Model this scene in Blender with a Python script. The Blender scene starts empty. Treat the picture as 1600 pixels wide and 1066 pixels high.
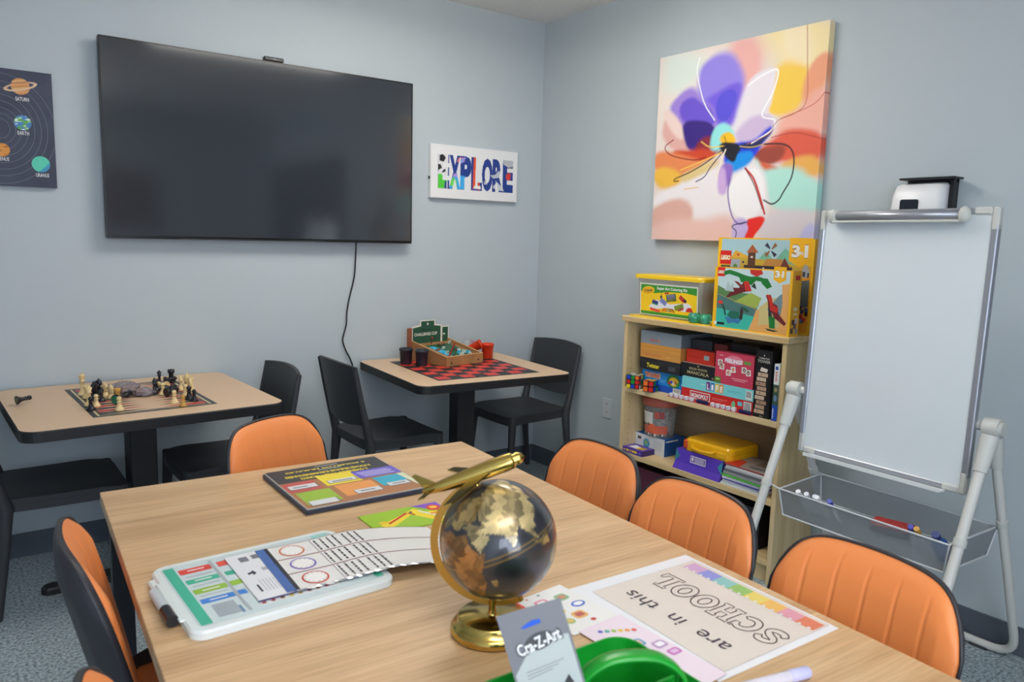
import bpy, bmesh, math, random
import numpy as np
from mathutils import Matrix, Vector, noise

# ------------------------------------------------------------------ camera, world, light
scene = bpy.context.scene
COL = scene.collection
cam_data = bpy.data.cameras.new('camera')
cam = bpy.data.objects.new('camera', cam_data)
COL.objects.link(cam)
cam_data.sensor_width = 36.0
cam_data.sensor_fit = 'HORIZONTAL'
cam_data.lens = 36.0 * 1194.95 / 1600.0
cam_data.clip_start = 0.05
cam_data.clip_end = 60
YAW, PITCH, ROLL = math.radians(36.53008), math.radians(7.7527), math.radians(1.50271)
_f = Vector((math.sin(YAW) * math.cos(PITCH), math.cos(YAW) * math.cos(PITCH), -math.sin(PITCH)))
_r = Vector((math.cos(YAW), -math.sin(YAW), 0))
_u = _r.cross(_f)
_r2 = _r * math.cos(ROLL) + _u * math.sin(ROLL)
_u2 = -_r * math.sin(ROLL) + _u * math.cos(ROLL)
cam.matrix_world = Matrix(((_r2.x, _u2.x, -_f.x, -3.02685), (_r2.y, _u2.y, -_f.y, -3.83127), (_r2.z, _u2.z, -_f.z, 1.44712), (0, 0, 0, 1)))
cam_data.dof.use_dof = True
cam_data.dof.focus_distance = 3.6
cam_data.dof.aperture_fstop = 6.3
scene.camera = cam
world = bpy.data.worlds.new('world')
scene.world = world
world.use_nodes = True
world.node_tree.nodes['Background'].inputs[0].default_value = (0.5, 0.55, 0.6, 1)
world.node_tree.nodes['Background'].inputs[1].default_value = 0.2
scene.view_settings.view_transform = 'Standard'
scene.view_settings.look = 'None'
scene.view_settings.gamma = 1
scene.view_settings.use_curve_mapping = False
scene.view_settings.exposure = 0.40
LIGHT_STRENGTH = 8.4
ADDED_UPLIGHT_STRENGTH = 7.0
FILL_PANE_STRENGTH = 5.2
LIGHT_SPOTS = [(-1.35, -1.3, 'near the television'), (-2.65, -4.15, 'over the big table')]

# ------------------------------------------------------------------ materials
def lin(c):
    c = c / 255.0
    return c / 12.92 if c <= 0.04045 else ((c + 0.055) / 1.055) ** 2.4
def rgb(t):
    return (lin(t[0]), lin(t[1]), lin(t[2]), 1)
_mats = {}
def mat(name, col=(200, 200, 200), rough=0.6, metal=0.0, spec=0.5, coat=0.0, emit=0, bump=0, bscale=80, vcol=False, var=0, vscale=6, stretch=None, trans=0, alpha=1.0):
    if name in _mats:
        return _mats[name]
    m = bpy.data.materials.new(name)
    m.use_nodes = True
    nt = m.node_tree
    b = nt.nodes['Principled BSDF']
    b.inputs['Base Color'].default_value = rgb(col)
    b.inputs['Roughness'].default_value = rough
    b.inputs['Metallic'].default_value = metal
    b.inputs['Specular IOR Level'].default_value = spec
    b.inputs['Coat Weight'].default_value = coat
    b.inputs['Coat Roughness'].default_value = 0.08
    b.inputs['Transmission Weight'].default_value = trans
    b.inputs['Alpha'].default_value = alpha
    if emit:
        b.inputs['Emission Color'].default_value = rgb(col)
        b.inputs['Emission Strength'].default_value = emit
    if vcol:
        a = nt.nodes.new('ShaderNodeAttribute'); a.attribute_name = 'Col'
        nt.links.new(a.outputs['Color'], b.inputs['Base Color'])
    tc = None
    if bump or var:
        tc = nt.nodes.new('ShaderNodeTexCoord')
        mp = nt.nodes.new('ShaderNodeMapping')
        nt.links.new(tc.outputs['Object'], mp.inputs['Vector'])
        if stretch: mp.inputs['Scale'].default_value = stretch
    if bump:
        n = nt.nodes.new('ShaderNodeTexNoise'); n.inputs['Scale'].default_value = bscale; n.inputs['Detail'].default_value = 4
        nt.links.new(mp.outputs[0], n.inputs['Vector'])
        bp = nt.nodes.new('ShaderNodeBump'); bp.inputs['Strength'].default_value = bump; bp.inputs['Distance'].default_value = 0.002
        nt.links.new(n.outputs['Fac'], bp.inputs['Height']); nt.links.new(bp.outputs[0], b.inputs['Normal'])
    if var:
        n = nt.nodes.new('ShaderNodeTexNoise'); n.inputs['Scale'].default_value = vscale; n.inputs['Detail'].default_value = 5
        nt.links.new(mp.outputs[0], n.inputs['Vector'])
        r = nt.nodes.new('ShaderNodeValToRGB')
        c = rgb(col)
        r.color_ramp.elements[0].position = 0.3; r.color_ramp.elements[1].position = 0.7
        r.color_ramp.elements[0].color = tuple(x * (1 - var) for x in c[:3]) + (1,)
        r.color_ramp.elements[1].color = tuple(min(1, x * (1 + var)) for x in c[:3]) + (1,)
        nt.links.new(n.outputs['Fac'], r.inputs['Fac']); nt.links.new(r.outputs['Color'], b.inputs['Base Color'])
    _mats[name] = m
    return m
def wood(name, cols, scale=(2.0, 22.0, 22.0), rough=0.45, coat=0.0, fine=0.25):
    if name in _mats: return _mats[name]
    m = bpy.data.materials.new(name); m.use_nodes = True
    nt = m.node_tree; b = nt.nodes['Principled BSDF']
    b.inputs['Roughness'].default_value = rough; b.inputs['Coat Weight'].default_value = coat
    tc = nt.nodes.new('ShaderNodeTexCoord'); mp = nt.nodes.new('ShaderNodeMapping')
    mp.inputs['Scale'].default_value = scale
    nt.links.new(tc.outputs['Object'], mp.inputs['Vector'])
    n = nt.nodes.new('ShaderNodeTexNoise'); n.inputs['Scale'].default_value = 1.0; n.inputs['Detail'].default_value = 6; n.inputs['Distortion'].default_value = 0.6
    nt.links.new(mp.outputs[0], n.inputs['Vector'])
    r = nt.nodes.new('ShaderNodeValToRGB')
    e = r.color_ramp.elements
    e[0].position = 0.28; e[0].color = rgb(cols[0]); e[1].position = 0.72; e[1].color = rgb(cols[2])
    k = e.new(0.5); k.color = rgb(cols[1])
    nt.links.new(n.outputs['Fac'], r.inputs['Fac'])
    mp2 = nt.nodes.new('ShaderNodeMapping'); mp2.inputs['Scale'].default_value = (scale[0] * 4, scale[1] * 9, scale[2] * 9)
    nt.links.new(tc.outputs['Object'], mp2.inputs['Vector'])
    n2 = nt.nodes.new('ShaderNodeTexNoise'); n2.inputs['Scale'].default_value = 1.0; n2.inputs['Detail'].default_value = 3
    nt.links.new(mp2.outputs[0], n2.inputs['Vector'])
    r2 = nt.nodes.new('ShaderNodeValToRGB'); r2.color_ramp.elements[0].position = 0.35; r2.color_ramp.elements[1].position = 0.6
    r2.color_ramp.elements[0].color = (1 - fine, 1 - fine * 1.15, 1 - fine * 1.3, 1)
    nt.links.new(n2.outputs['Fac'], r2.inputs['Fac'])
    mx = nt.nodes.new('ShaderNodeMix'); mx.data_type = 'RGBA'; mx.blend_type = 'MULTIPLY'; mx.inputs[0].default_value = 1
    nt.links.new(r.outputs['Color'], mx.inputs[6]); nt.links.new(r2.outputs['Color'], mx.inputs[7])
    nt.links.new(mx.outputs[2], b.inputs['Base Color'])
    _mats[name] = m
    return m
def clear(name, col, opacity, rough=0.1):
    """thin see-through plastic or mesh: part of the light passes straight through"""
    if name in _mats: return _mats[name]
    m = bpy.data.materials.new(name); m.use_nodes = True
    nt = m.node_tree; b = nt.nodes['Principled BSDF']; out = nt.nodes['Material Output']
    b.inputs['Base Color'].default_value = rgb(col); b.inputs['Roughness'].default_value = rough
    t = nt.nodes.new('ShaderNodeBsdfTransparent'); mx = nt.nodes.new('ShaderNodeMixShader'); mx.inputs[0].default_value = opacity
    nt.links.new(t.outputs[0], mx.inputs[1]); nt.links.new(b.outputs[0], mx.inputs[2]); nt.links.new(mx.outputs[0], out.inputs['Surface'])
    _mats[name] = m
    return m
def K(c, rough=0.45):
    """a printed or moulded plain colour"""
    return mat('colour_%d_%d_%d_%d' % (c[0], c[1], c[2], int(rough * 100)), c, rough)
BLACK = (22, 23, 26); WHITE = (238, 238, 236)

# ------------------------------------------------------------------ geometry
I4 = Matrix.Identity(4)
def T(x, y, z): return Matrix.Translation((x, y, z))
def RZ(a): return Matrix.Rotation(a, 4, 'Z')
def RX(a): return Matrix.Rotation(a, 4, 'X')
def RY(a): return Matrix.Rotation(a, 4, 'Y')
def frame(o, ux, uy):
    ux = Vector(ux).normalized(); uy = Vector(uy).normalized(); n = ux.cross(uy)
    return Matrix(((ux.x, uy.x, n.x, o[0]), (ux.y, uy.y, n.y, o[1]), (ux.z, uy.z, n.z, o[2]), (0, 0, 0, 1)))
def rrect(w, d, r, n=6, cx=0, cy=0):
    """rounded rectangle outline, counter-clockwise"""
    pts = []
    for (sx, sy, a0) in ((1, 1, 0), (-1, 1, 90), (-1, -1, 180), (1, -1, 270)):
        for k in range(n + 1):
            a = math.radians(a0 + 90 * k / n)
            pts.append((cx + sx * (w / 2 - r) + r * math.cos(a), cy + sy * (d / 2 - r) + r * math.sin(a)))
    return pts
def ell(rx, ry, n=24, cx=0, cy=0, rot=0):
    c, s = math.cos(rot), math.sin(rot)
    return [(cx + rx * math.cos(2 * math.pi * k / n) * c - ry * math.sin(2 * math.pi * k / n) * s,
             cy + rx * math.cos(2 * math.pi * k / n) * s + ry * math.sin(2 * math.pi * k / n) * c) for k in range(n)]
def smooth_path(P, n=6):
    P = [Vector(p) for p in P]
    if len(P) < 3: return P
    Q = [P[0] * 2 - P[1]] + P + [P[-1] * 2 - P[-2]]
    out = []
    for i in range(1, len(Q) - 2):
        a, b, c, d = Q[i - 1], Q[i], Q[i + 1], Q[i + 2]
        for k in range(n):
            t = k / n
            out.append(0.5 * ((2 * b) + (c - a) * t + (2 * a - 5 * b + 4 * c - d) * t * t + (3 * b - a - 3 * c + d) * t ** 3))
    out.append(P[-1])
    return out
_textcache = {}
def text_geo(s, bold=0.0, outline=0.0):
    key = (s, bold, outline)
    if key in _textcache: return _textcache[key]
    cu = bpy.data.curves.new('t', 'FONT'); cu.body = s; cu.size = 1; cu.offset = bold; cu.resolution_u = 3
    if outline:
        cu.fill_mode = 'NONE'; cu.bevel_depth = outline; cu.bevel_resolution = 0
    ob = bpy.data.objects.new('t', cu); COL.objects.link(ob)
    dg = bpy.context.evaluated_depsgraph_get(); dg.update()
    ev = ob.evaluated_get(dg); me = ev.to_mesh()
    v = [tuple(p.co) for p in me.vertices]; f = [tuple(p.vertices) for p in me.polygons]
    ev.to_mesh_clear(); bpy.data.objects.remove(ob); bpy.data.curves.remove(cu)
    if v:
        x0 = min(p[0] for p in v); x1 = max(p[0] for p in v); y0 = min(p[1] for p in v); y1 = max(p[1] for p in v)
    else: x0 = x1 = y0 = y1 = 0
    _textcache[key] = (v, f, (x0, x1, y0, y1))
    return _textcache[key]
class G:
    """collects shapes and links them as ONE mesh object"""
    def __init__(self, M=None):
        self.v = []; self.f = []; self.m = []; self.s = []; self.mats = []; self.c = {}; self.M = M or I4
    def mi(self, m):
        if m not in self.mats: self.mats.append(m)
        return self.mats.index(m)
    def add(self, V, F, m, smooth=False, M=None, cols=None):
        MM = self.M @ M if M is not None else self.M
        b = len(self.v); k = self.mi(m)
        self.v += [tuple(MM @ Vector(p)) for p in V]
        for f in F:
            self.f.append(tuple(i + b for i in f)); self.m.append(k); self.s.append(smooth)
        if cols is not None: self.c[b] = cols
        return self
    def box(self, x0, x1, y0, y1, z0, z1, m, bev=0.0, M=None, seg=1, faces=None):
        if bev <= 0:
            V = [(x0, y0, z0), (x1, y0, z0), (x1, y1, z0), (x0, y1, z0), (x0, y0, z1), (x1, y0, z1), (x1, y1, z1), (x0, y1, z1)]
            F = [(0, 3, 2, 1), (4, 5, 6, 7), (0, 1, 5, 4), (1, 2, 6, 5), (2, 3, 7, 6), (3, 0, 4, 7)]
            if faces:
                for f, mm in zip(F, faces): self.add(V, [f], mm or m, False, M)
                return self
            return self.add(V, F, m, False, M)
        bm = bmesh.new(); bmesh.ops.create_cube(bm, size=1)
        for v in bm.verts: v.co = ((x0 + x1) / 2 + v.co.x * (x1 - x0), (y0 + y1) / 2 + v.co.y * (y1 - y0), (z0 + z1) / 2 + v.co.z * (z1 - z0))
        bmesh.ops.bevel(bm, geom=bm.edges[:], offset=bev, segments=seg, affect='EDGES')
        bm.verts.index_update()
        self.add([tuple(v.co) for v in bm.verts], [tuple(v.index for v in f.verts) for f in bm.faces], m, seg > 1, M)
        bm.free(); return self
    def prism(self, poly, z0, z1, m, M=None, bev=0.0, mtop=None, mside=None, smooth=False):
        n = len(poly)
        rings = [(z0, 0)]
        if bev: rings += [(z1 - bev, 0), (z1, bev)]
        else: rings += [(z1, 0)]
        V = []
        cx = sum(p[0] for p in poly) / n; cy = sum(p[1] for p in poly) / n
        for z, ins in rings:
            for x, y in poly:
                d = math.hypot(x - cx, y - cy) or 1
                V.append((x - (x - cx) / d * ins, y - (y - cy) / d * ins, z))
        F = []
        for k in range(len(rings) - 1):
            for i in range(n):
                j = (i + 1) % n
                F.append((k * n + i, k * n + j, (k + 1) * n + j, (k + 1) * n + i))
        self.add(V, F, mside or m, smooth, M)
        self.add(V[:n], [tuple(reversed(range(n)))], m, False, M)
        self.add(V[-n:], [tuple(range(n))], mtop or m, False, M)
        return self
    def poly(self, pts, z, m, M=None):
        return self.add([(x, y, z) for x, y in pts], [tuple(range(len(pts)))], m, False, M)
    def rect(self, x0, y0, x1, y1, z, m, M=None):
        return self.poly([(x0, y0), (x1, y0), (x1, y1), (x0, y1)], z, m, M)
    def line(self, pts, w, z, m, M=None, closed=False):
        P = [Vector((p[0], p[1])) for p in pts]
        if closed: P = P + [P[0]]
        V = []
        for i, p in enumerate(P):
            a = P[i - 1] if i > 0 else (P[-2] if closed else p); b = P[i + 1] if i < len(P) - 1 else (P[1] if closed else p)
            d = (b - a); d = d.normalized() if d.length > 0 else Vector((1, 0)); nrm = Vector((-d.y, d.x)) * w / 2
            V += [(p.x + nrm.x, p.y + nrm.y, z), (p.x - nrm.x, p.y - nrm.y, z)]
        return self.add(V, [(2 * i, 2 * i + 1, 2 * i + 3, 2 * i + 2) for i in range(len(P) - 1)], m, False, M)
    def cyl(self, p0, p1, r0, r1=None, n=20, m=None, M=None, caps=True):
        r1 = r0 if r1 is None else r1
        return self.tube([p0, p1], [r0, r1], n, m, M, caps)
    def tube(self, P, r, n=10, m=None, M=None, caps=True):
        P = [Vector(p) for p in P]
        R = r if isinstance(r, (list, tuple)) else [r] * len(P)
        V = []; up = None
        for i, p in enumerate(P):
            d = (P[min(i + 1, len(P) - 1)] - P[max(i - 1, 0)]).normalized()
            if up is None:
                up = Vector((0, 0, 1)) if abs(d.z) < 0.9 else Vector((1, 0, 0))
            a = (up - d * up.dot(d)).normalized(); b = d.cross(a); up = a
            for k in range(n):
                t = 2 * math.pi * k / n
                V.append(tuple(p + (a * math.cos(t) + b * math.sin(t)) * R[i]))
        F = [(i * n + k, i * n + (k + 1) % n, (i + 1) * n + (k + 1) % n, (i + 1) * n + k) for i in range(len(P) - 1) for k in range(n)]
        self.add(V, F, m, True, M)
        if caps:
            self.add(V[:n], [tuple(reversed(range(n)))], m, False, M); self.add(V[-n:], [tuple(range(n))], m, False, M)
        return self
    def lathe(self, prof, n=20, m=None, M=None, smooth=True):
        V = []; F = []
        for r, z in prof:
            for k in range(n):
                a = 2 * math.pi * k / n; V.append((r * math.cos(a), r * math.sin(a), z))
        for i in range(len(prof) - 1):
            for k in range(n):
                F.append((i * n + k, i * n + (k + 1) % n, (i + 1) * n + (k + 1) % n, (i + 1) * n + k))
        self.add(V, F, m, smooth, M)
        if prof[0][0] > 1e-5: self.add(V[:n], [tuple(reversed(range(n)))], m, False, M)
        if prof[-1][0] > 1e-5: self.add(V[-n:], [tuple(range(n))], m, False, M)
        return self
    def ball(self, c, r, m, n=16, M=None, sc=(1, 1, 1)):
        prof = [(math.sin(math.pi * k / (n // 2)) * r, -math.cos(math.pi * k / (n // 2)) * r) for k in range(n // 2 + 1)]
        MM = T(*c) @ Matrix.Diagonal((sc[0], sc[1], sc[2], 1))
        return self.lathe([(max(a, 1e-6), b) for a, b in prof], n, m, (M @ MM) if M is not None else MM)
    def surf(self, fn, nu, nv, m, M=None, smooth=True, flip=False, cols=None, wrap=False):
        V = [fn(i / (nu - 1), j / (nv - 1)) for j in range(nv) for i in range(nu)]
        F = []
        for j in range(nv - 1):
            for i in range(nu - 1):
                q = (j * nu + i, j * nu + i + 1, (j + 1) * nu + i + 1, (j + 1) * nu + i)
                F.append(tuple(reversed(q)) if flip else q)
        return self.add(V, F, m, smooth, M, cols)
    def text(self, s, x, y, size, m, z=0.0004, M=None, align='C', bold=0.0, outline=0.0, width=None, rot=0, sheer=0):
        v, f, (x0, x1, y0, y1) = text_geo(s, bold, outline)
        if not v: return self
        sx = size
        if width: sx = width / (x1 - x0)
        ox = {'C': (x0 + x1) / 2, 'L': x0, 'R': x1}[align]
        c, sn = math.cos(rot), math.sin(rot)
        V = []
        for p in v:
            a = (p[0] - ox + sheer * p[1]) * sx; b = p[1] * size
            V.append((x + a * c - b * sn, y + a * sn + b * c, z + (p[2] * size * 0.1)))
        return self.add(V, f, m, False, M)
    def build(self, name, parent=None, loc=None, rot=None):
        me = bpy.data.meshes.new(name)
        me.from_pydata(self.v, [], self.f)
        for m in self.mats: me.materials.append(m)
        me.polygons.foreach_set('material_index', self.m)
        me.polygons.foreach_set('use_smooth', self.s)
        if self.c:
            arr = np.ones((len(self.v), 4), dtype=np.float32)
            for b, cc in self.c.items(): arr[b:b + len(cc), :3] = cc
            at = me.attributes.new('Col', 'FLOAT_COLOR', 'POINT'); at.data.foreach_set('color', arr.ravel())
        me.validate(); me.update()
        o = bpy.data.objects.new(name, me); COL.objects.link(o)
        if parent: o.parent = parent
        if loc: o.location = loc
        if rot: o.rotation_euler = rot
        return o
def tag(o, label, cat, group=None):
    o['label'] = label; o['category'] = cat
    if group: o['group'] = group
    return o
def thing(name, label, cat, loc=(0, 0, 0), rotz=0.0, group=None, rot=None):
    o = bpy.data.objects.new(name, None); COL.objects.link(o)
    o.location = loc; o.rotation_euler = rot or (0, 0, rotz); o.empty_display_size = 0.05
    return tag(o, label, cat, group)
def struct(o):
    o['kind'] = 'structure'; return o
def dup(root, loc, rot, label, group=None):
    r = root.copy(); COL.objects.link(r); r.location = loc; r.rotation_euler = rot; r['label'] = label
    if group: r['group'] = group
    for ch in list(root.children):
        c = ch.copy(); COL.objects.link(c); c.parent = r
        for g in ch.children:
            d = g.copy(); COL.objects.link(d); d.parent = c
    return r
H90 = -math.pi / 2
FRONT = frame((0, 0, 0), (1, 0, 0), (0, 0, 1))      # drawing on the local front face (facing -Y)
def TOP(z): return T(0, 0, z)
# ------------------------------------------------------------------ the room
CEIL = 2.74
RX0, RY0 = -4.35, -5.6
wall_m = mat('wall_paint', (184, 194, 199), 0.75, bump=0.12, bscale=160)
ceil_m = mat('ceiling_tile', (232, 231, 226), 0.9, bump=0.6, bscale=60, var=0.05, vscale=90)
base_m = mat('baseboard_vinyl', (86, 94, 104), 0.45)
struct(G().box(RX0, 0, 0, 0.1, 0, CEIL, wall_m).build('wall_back'))
struct(G().box(0, 0.1, RY0, 0.1, 0, CEIL, wall_m).build('wall_right'))
struct(G().box(RX0 - 0.1, RX0, RY0, 0.1, 0, CEIL, wall_m).build('wall_left'))
WX0, WX1, WZ0, WZ1 = -4.2, -1.95, 0.75, 2.25
struct(G().box(RX0, WX0, RY0 - 0.1, RY0, 0, CEIL, wall_m).box(WX1, 0, RY0 - 0.1, RY0, 0, CEIL, wall_m).box(WX0, WX1, RY0 - 0.1, RY0, 0, WZ0, wall_m).box(WX0, WX1, RY0 - 0.1, RY0, WZ1, CEIL, wall_m).build('wall_front'))
wfm = mat('added_window_white', (225, 226, 226), 0.5)
wf = struct(G().box(WX0, WX1, RY0 - 0.06, RY0 + 0.01, WZ0, WZ0 + 0.04, wfm).box(WX0, WX1, RY0 - 0.06, RY0 + 0.01, WZ1 - 0.04, WZ1, wfm).box(WX0, WX0 + 0.04, RY0 - 0.06, RY0 + 0.01, WZ0 + 0.04, WZ1 - 0.04, wfm).box(WX1 - 0.04, WX1, RY0 - 0.06, RY0 + 0.01, WZ0 + 0.04, WZ1 - 0.04, wfm).box((WX0 + WX1) / 2 - 0.02, (WX0 + WX1) / 2 + 0.02, RY0 - 0.06, RY0 + 0.01, WZ0 + 0.04, WZ1 - 0.04, wfm).build('added_fill_window_1'))  # unseen window behind the camera, added only to fill the room with light
G().box(WX0 + 0.04, WX1 - 0.04, RY0 - 0.04, RY0 - 0.03, WZ0 + 0.04, WZ1 - 0.04, mat('added_fill_glow', (226, 236, 255), 0.5, emit=FILL_PANE_STRENGTH)).build('pane', wf)  # added glowing sheet, gives the fill light
struct(G().box(RX0 - 0.1, 0.1, RY0 - 0.1, 0.1, CEIL, CEIL + 0.1, ceil_m).build('ceiling'))
def floor_material():
    m = bpy.data.materials.new('speckled_carpet'); m.use_nodes = True
    nt = m.node_tree; b = nt.nodes['Principled BSDF']; b.inputs['Roughness'].default_value = 0.85
    tc = nt.nodes.new('ShaderNodeTexCoord')
    n = nt.nodes.new('ShaderNodeTexNoise'); n.inputs['Scale'].default_value = 95; n.inputs['Detail'].default_value = 3
    nt.links.new(tc.outputs['Object'], n.inputs['Vector'])
    r = nt.nodes.new('ShaderNodeValToRGB'); e = r.color_ramp.elements
    e[0].position = 0.3; e[0].color = rgb((86, 97, 106)); e[1].position = 0.68; e[1].color = rgb((186, 200, 206))
    k = e.new(0.45); k.color = rgb((142, 156, 162))
    nt.links.new(n.outputs['Fac'], r.inputs['Fac']); nt.links.new(r.outputs['Color'], b.inputs['Base Color'])
    return m
struct(G().box(RX0 - 0.1, 0.1, RY0 - 0.1, 0.1, -0.1, 0, floor_material()).build('floor'))
struct(G().box(RX0, -0.008, -0.008, 0, 0, 0.107, base_m).build('baseboard_back'))
struct(G().box(-0.008, 0, -3.05, 0, 0, 0.107, base_m).build('baseboard_right'))
struct(G().box(RX0, RX0 + 0.008, RY0, -0.008, 0, 0.107, base_m).build('baseboard_left'))
struct(G().box(RX0 + 0.008, -0.008, RY0, RY0 + 0.008, 0, 0.107, base_m).build('baseboard_front'))
# dark double door further along the right wall (seen only as a reflection in the television)
d = G().box(-0.03, -0.001, -5.0, -3.06, 0.0, 2.15, mat('door_frame_dark', (40, 40, 42), 0.5))
d.box(-0.04, -0.03, -4.98, -4.05, 0.01, 2.1, mat('door_leaf_dark', (30, 29, 30), 0.5)).box(-0.04, -0.03, -4.01, -3.09, 0.01, 2.1, mat('door_leaf_dark'))
dr = struct(d.build('door_1'))
hd = G().box(-0.075, -0.045, -4.1, -4.08, 0.95, 1.15, mat('steel_brushed', (170, 172, 175), 0.3, 0.9)).box(-0.06, -0.038, -4.1, -4.08, 0.97, 0.99, mat('steel_brushed')).box(-0.06, -0.038, -4.1, -4.08, 1.11, 1.13, mat('steel_brushed'))
hd.build('door_handle', dr)
# ceiling light panels (they light the room)
for lx, ly, where in LIGHT_SPOTS:
    t = thing('ceiling_light', 'flat white ceiling light panel ' + where, 'ceiling light', (lx, ly, CEIL), 0, 'ceiling light panels')
    fr = mat('light_trim', (225, 226, 226), 0.5)
    g = G()
    for a in ((-0.61, -0.585, -0.305, 0.305), (0.585, 0.61, -0.305, 0.305), (-0.585, 0.585, -0.305, -0.28), (-0.585, 0.585, 0.28, 0.305)):
        g.box(a[0], a[1], a[2], a[3], -0.125, -0.085, fr)
    for hx in (-0.5, 0.5): g.cyl((hx, 0, -0.09), (hx, 0, 0), 0.006, n=8, m=fr)
    g.box(-0.52, 0.52, -0.02, 0.02, -0.02, 0, fr)
    g.build('frame', t)
    G().box(-0.585, 0.585, -0.28, 0.28, -0.16, -0.09, mat('light_diffuser', (255, 250, 242), 0.5, emit=LIGHT_STRENGTH)).build('diffuser', t)
    G().box(-0.56, 0.56, -0.26, 0.26, -0.0895, -0.088, mat('added_uplight_glow', (255, 250, 242), 0.5, emit=ADDED_UPLIGHT_STRENGTH)).build('added_uplight', t)  # glowing top added to the fixture to brighten the ceiling
# framed picture on the front wall (seen only in the television)
t = thing('wall_picture', 'dim reddish picture mirrored in the television', 'picture', (-1.6, RY0 + 0.001, 1.75), math.pi)
G().box(-0.5, 0.5, -0.03, 0, -0.3, 0.3, K((40, 30, 30))).build('frame', t)
G(FRONT).rect(-0.47, -0.27, 0.47, 0.27, 0.031, mat('dim_red_print', (110, 62, 50), 0.6, var=0.5, vscale=5)).build('print', t)
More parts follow.
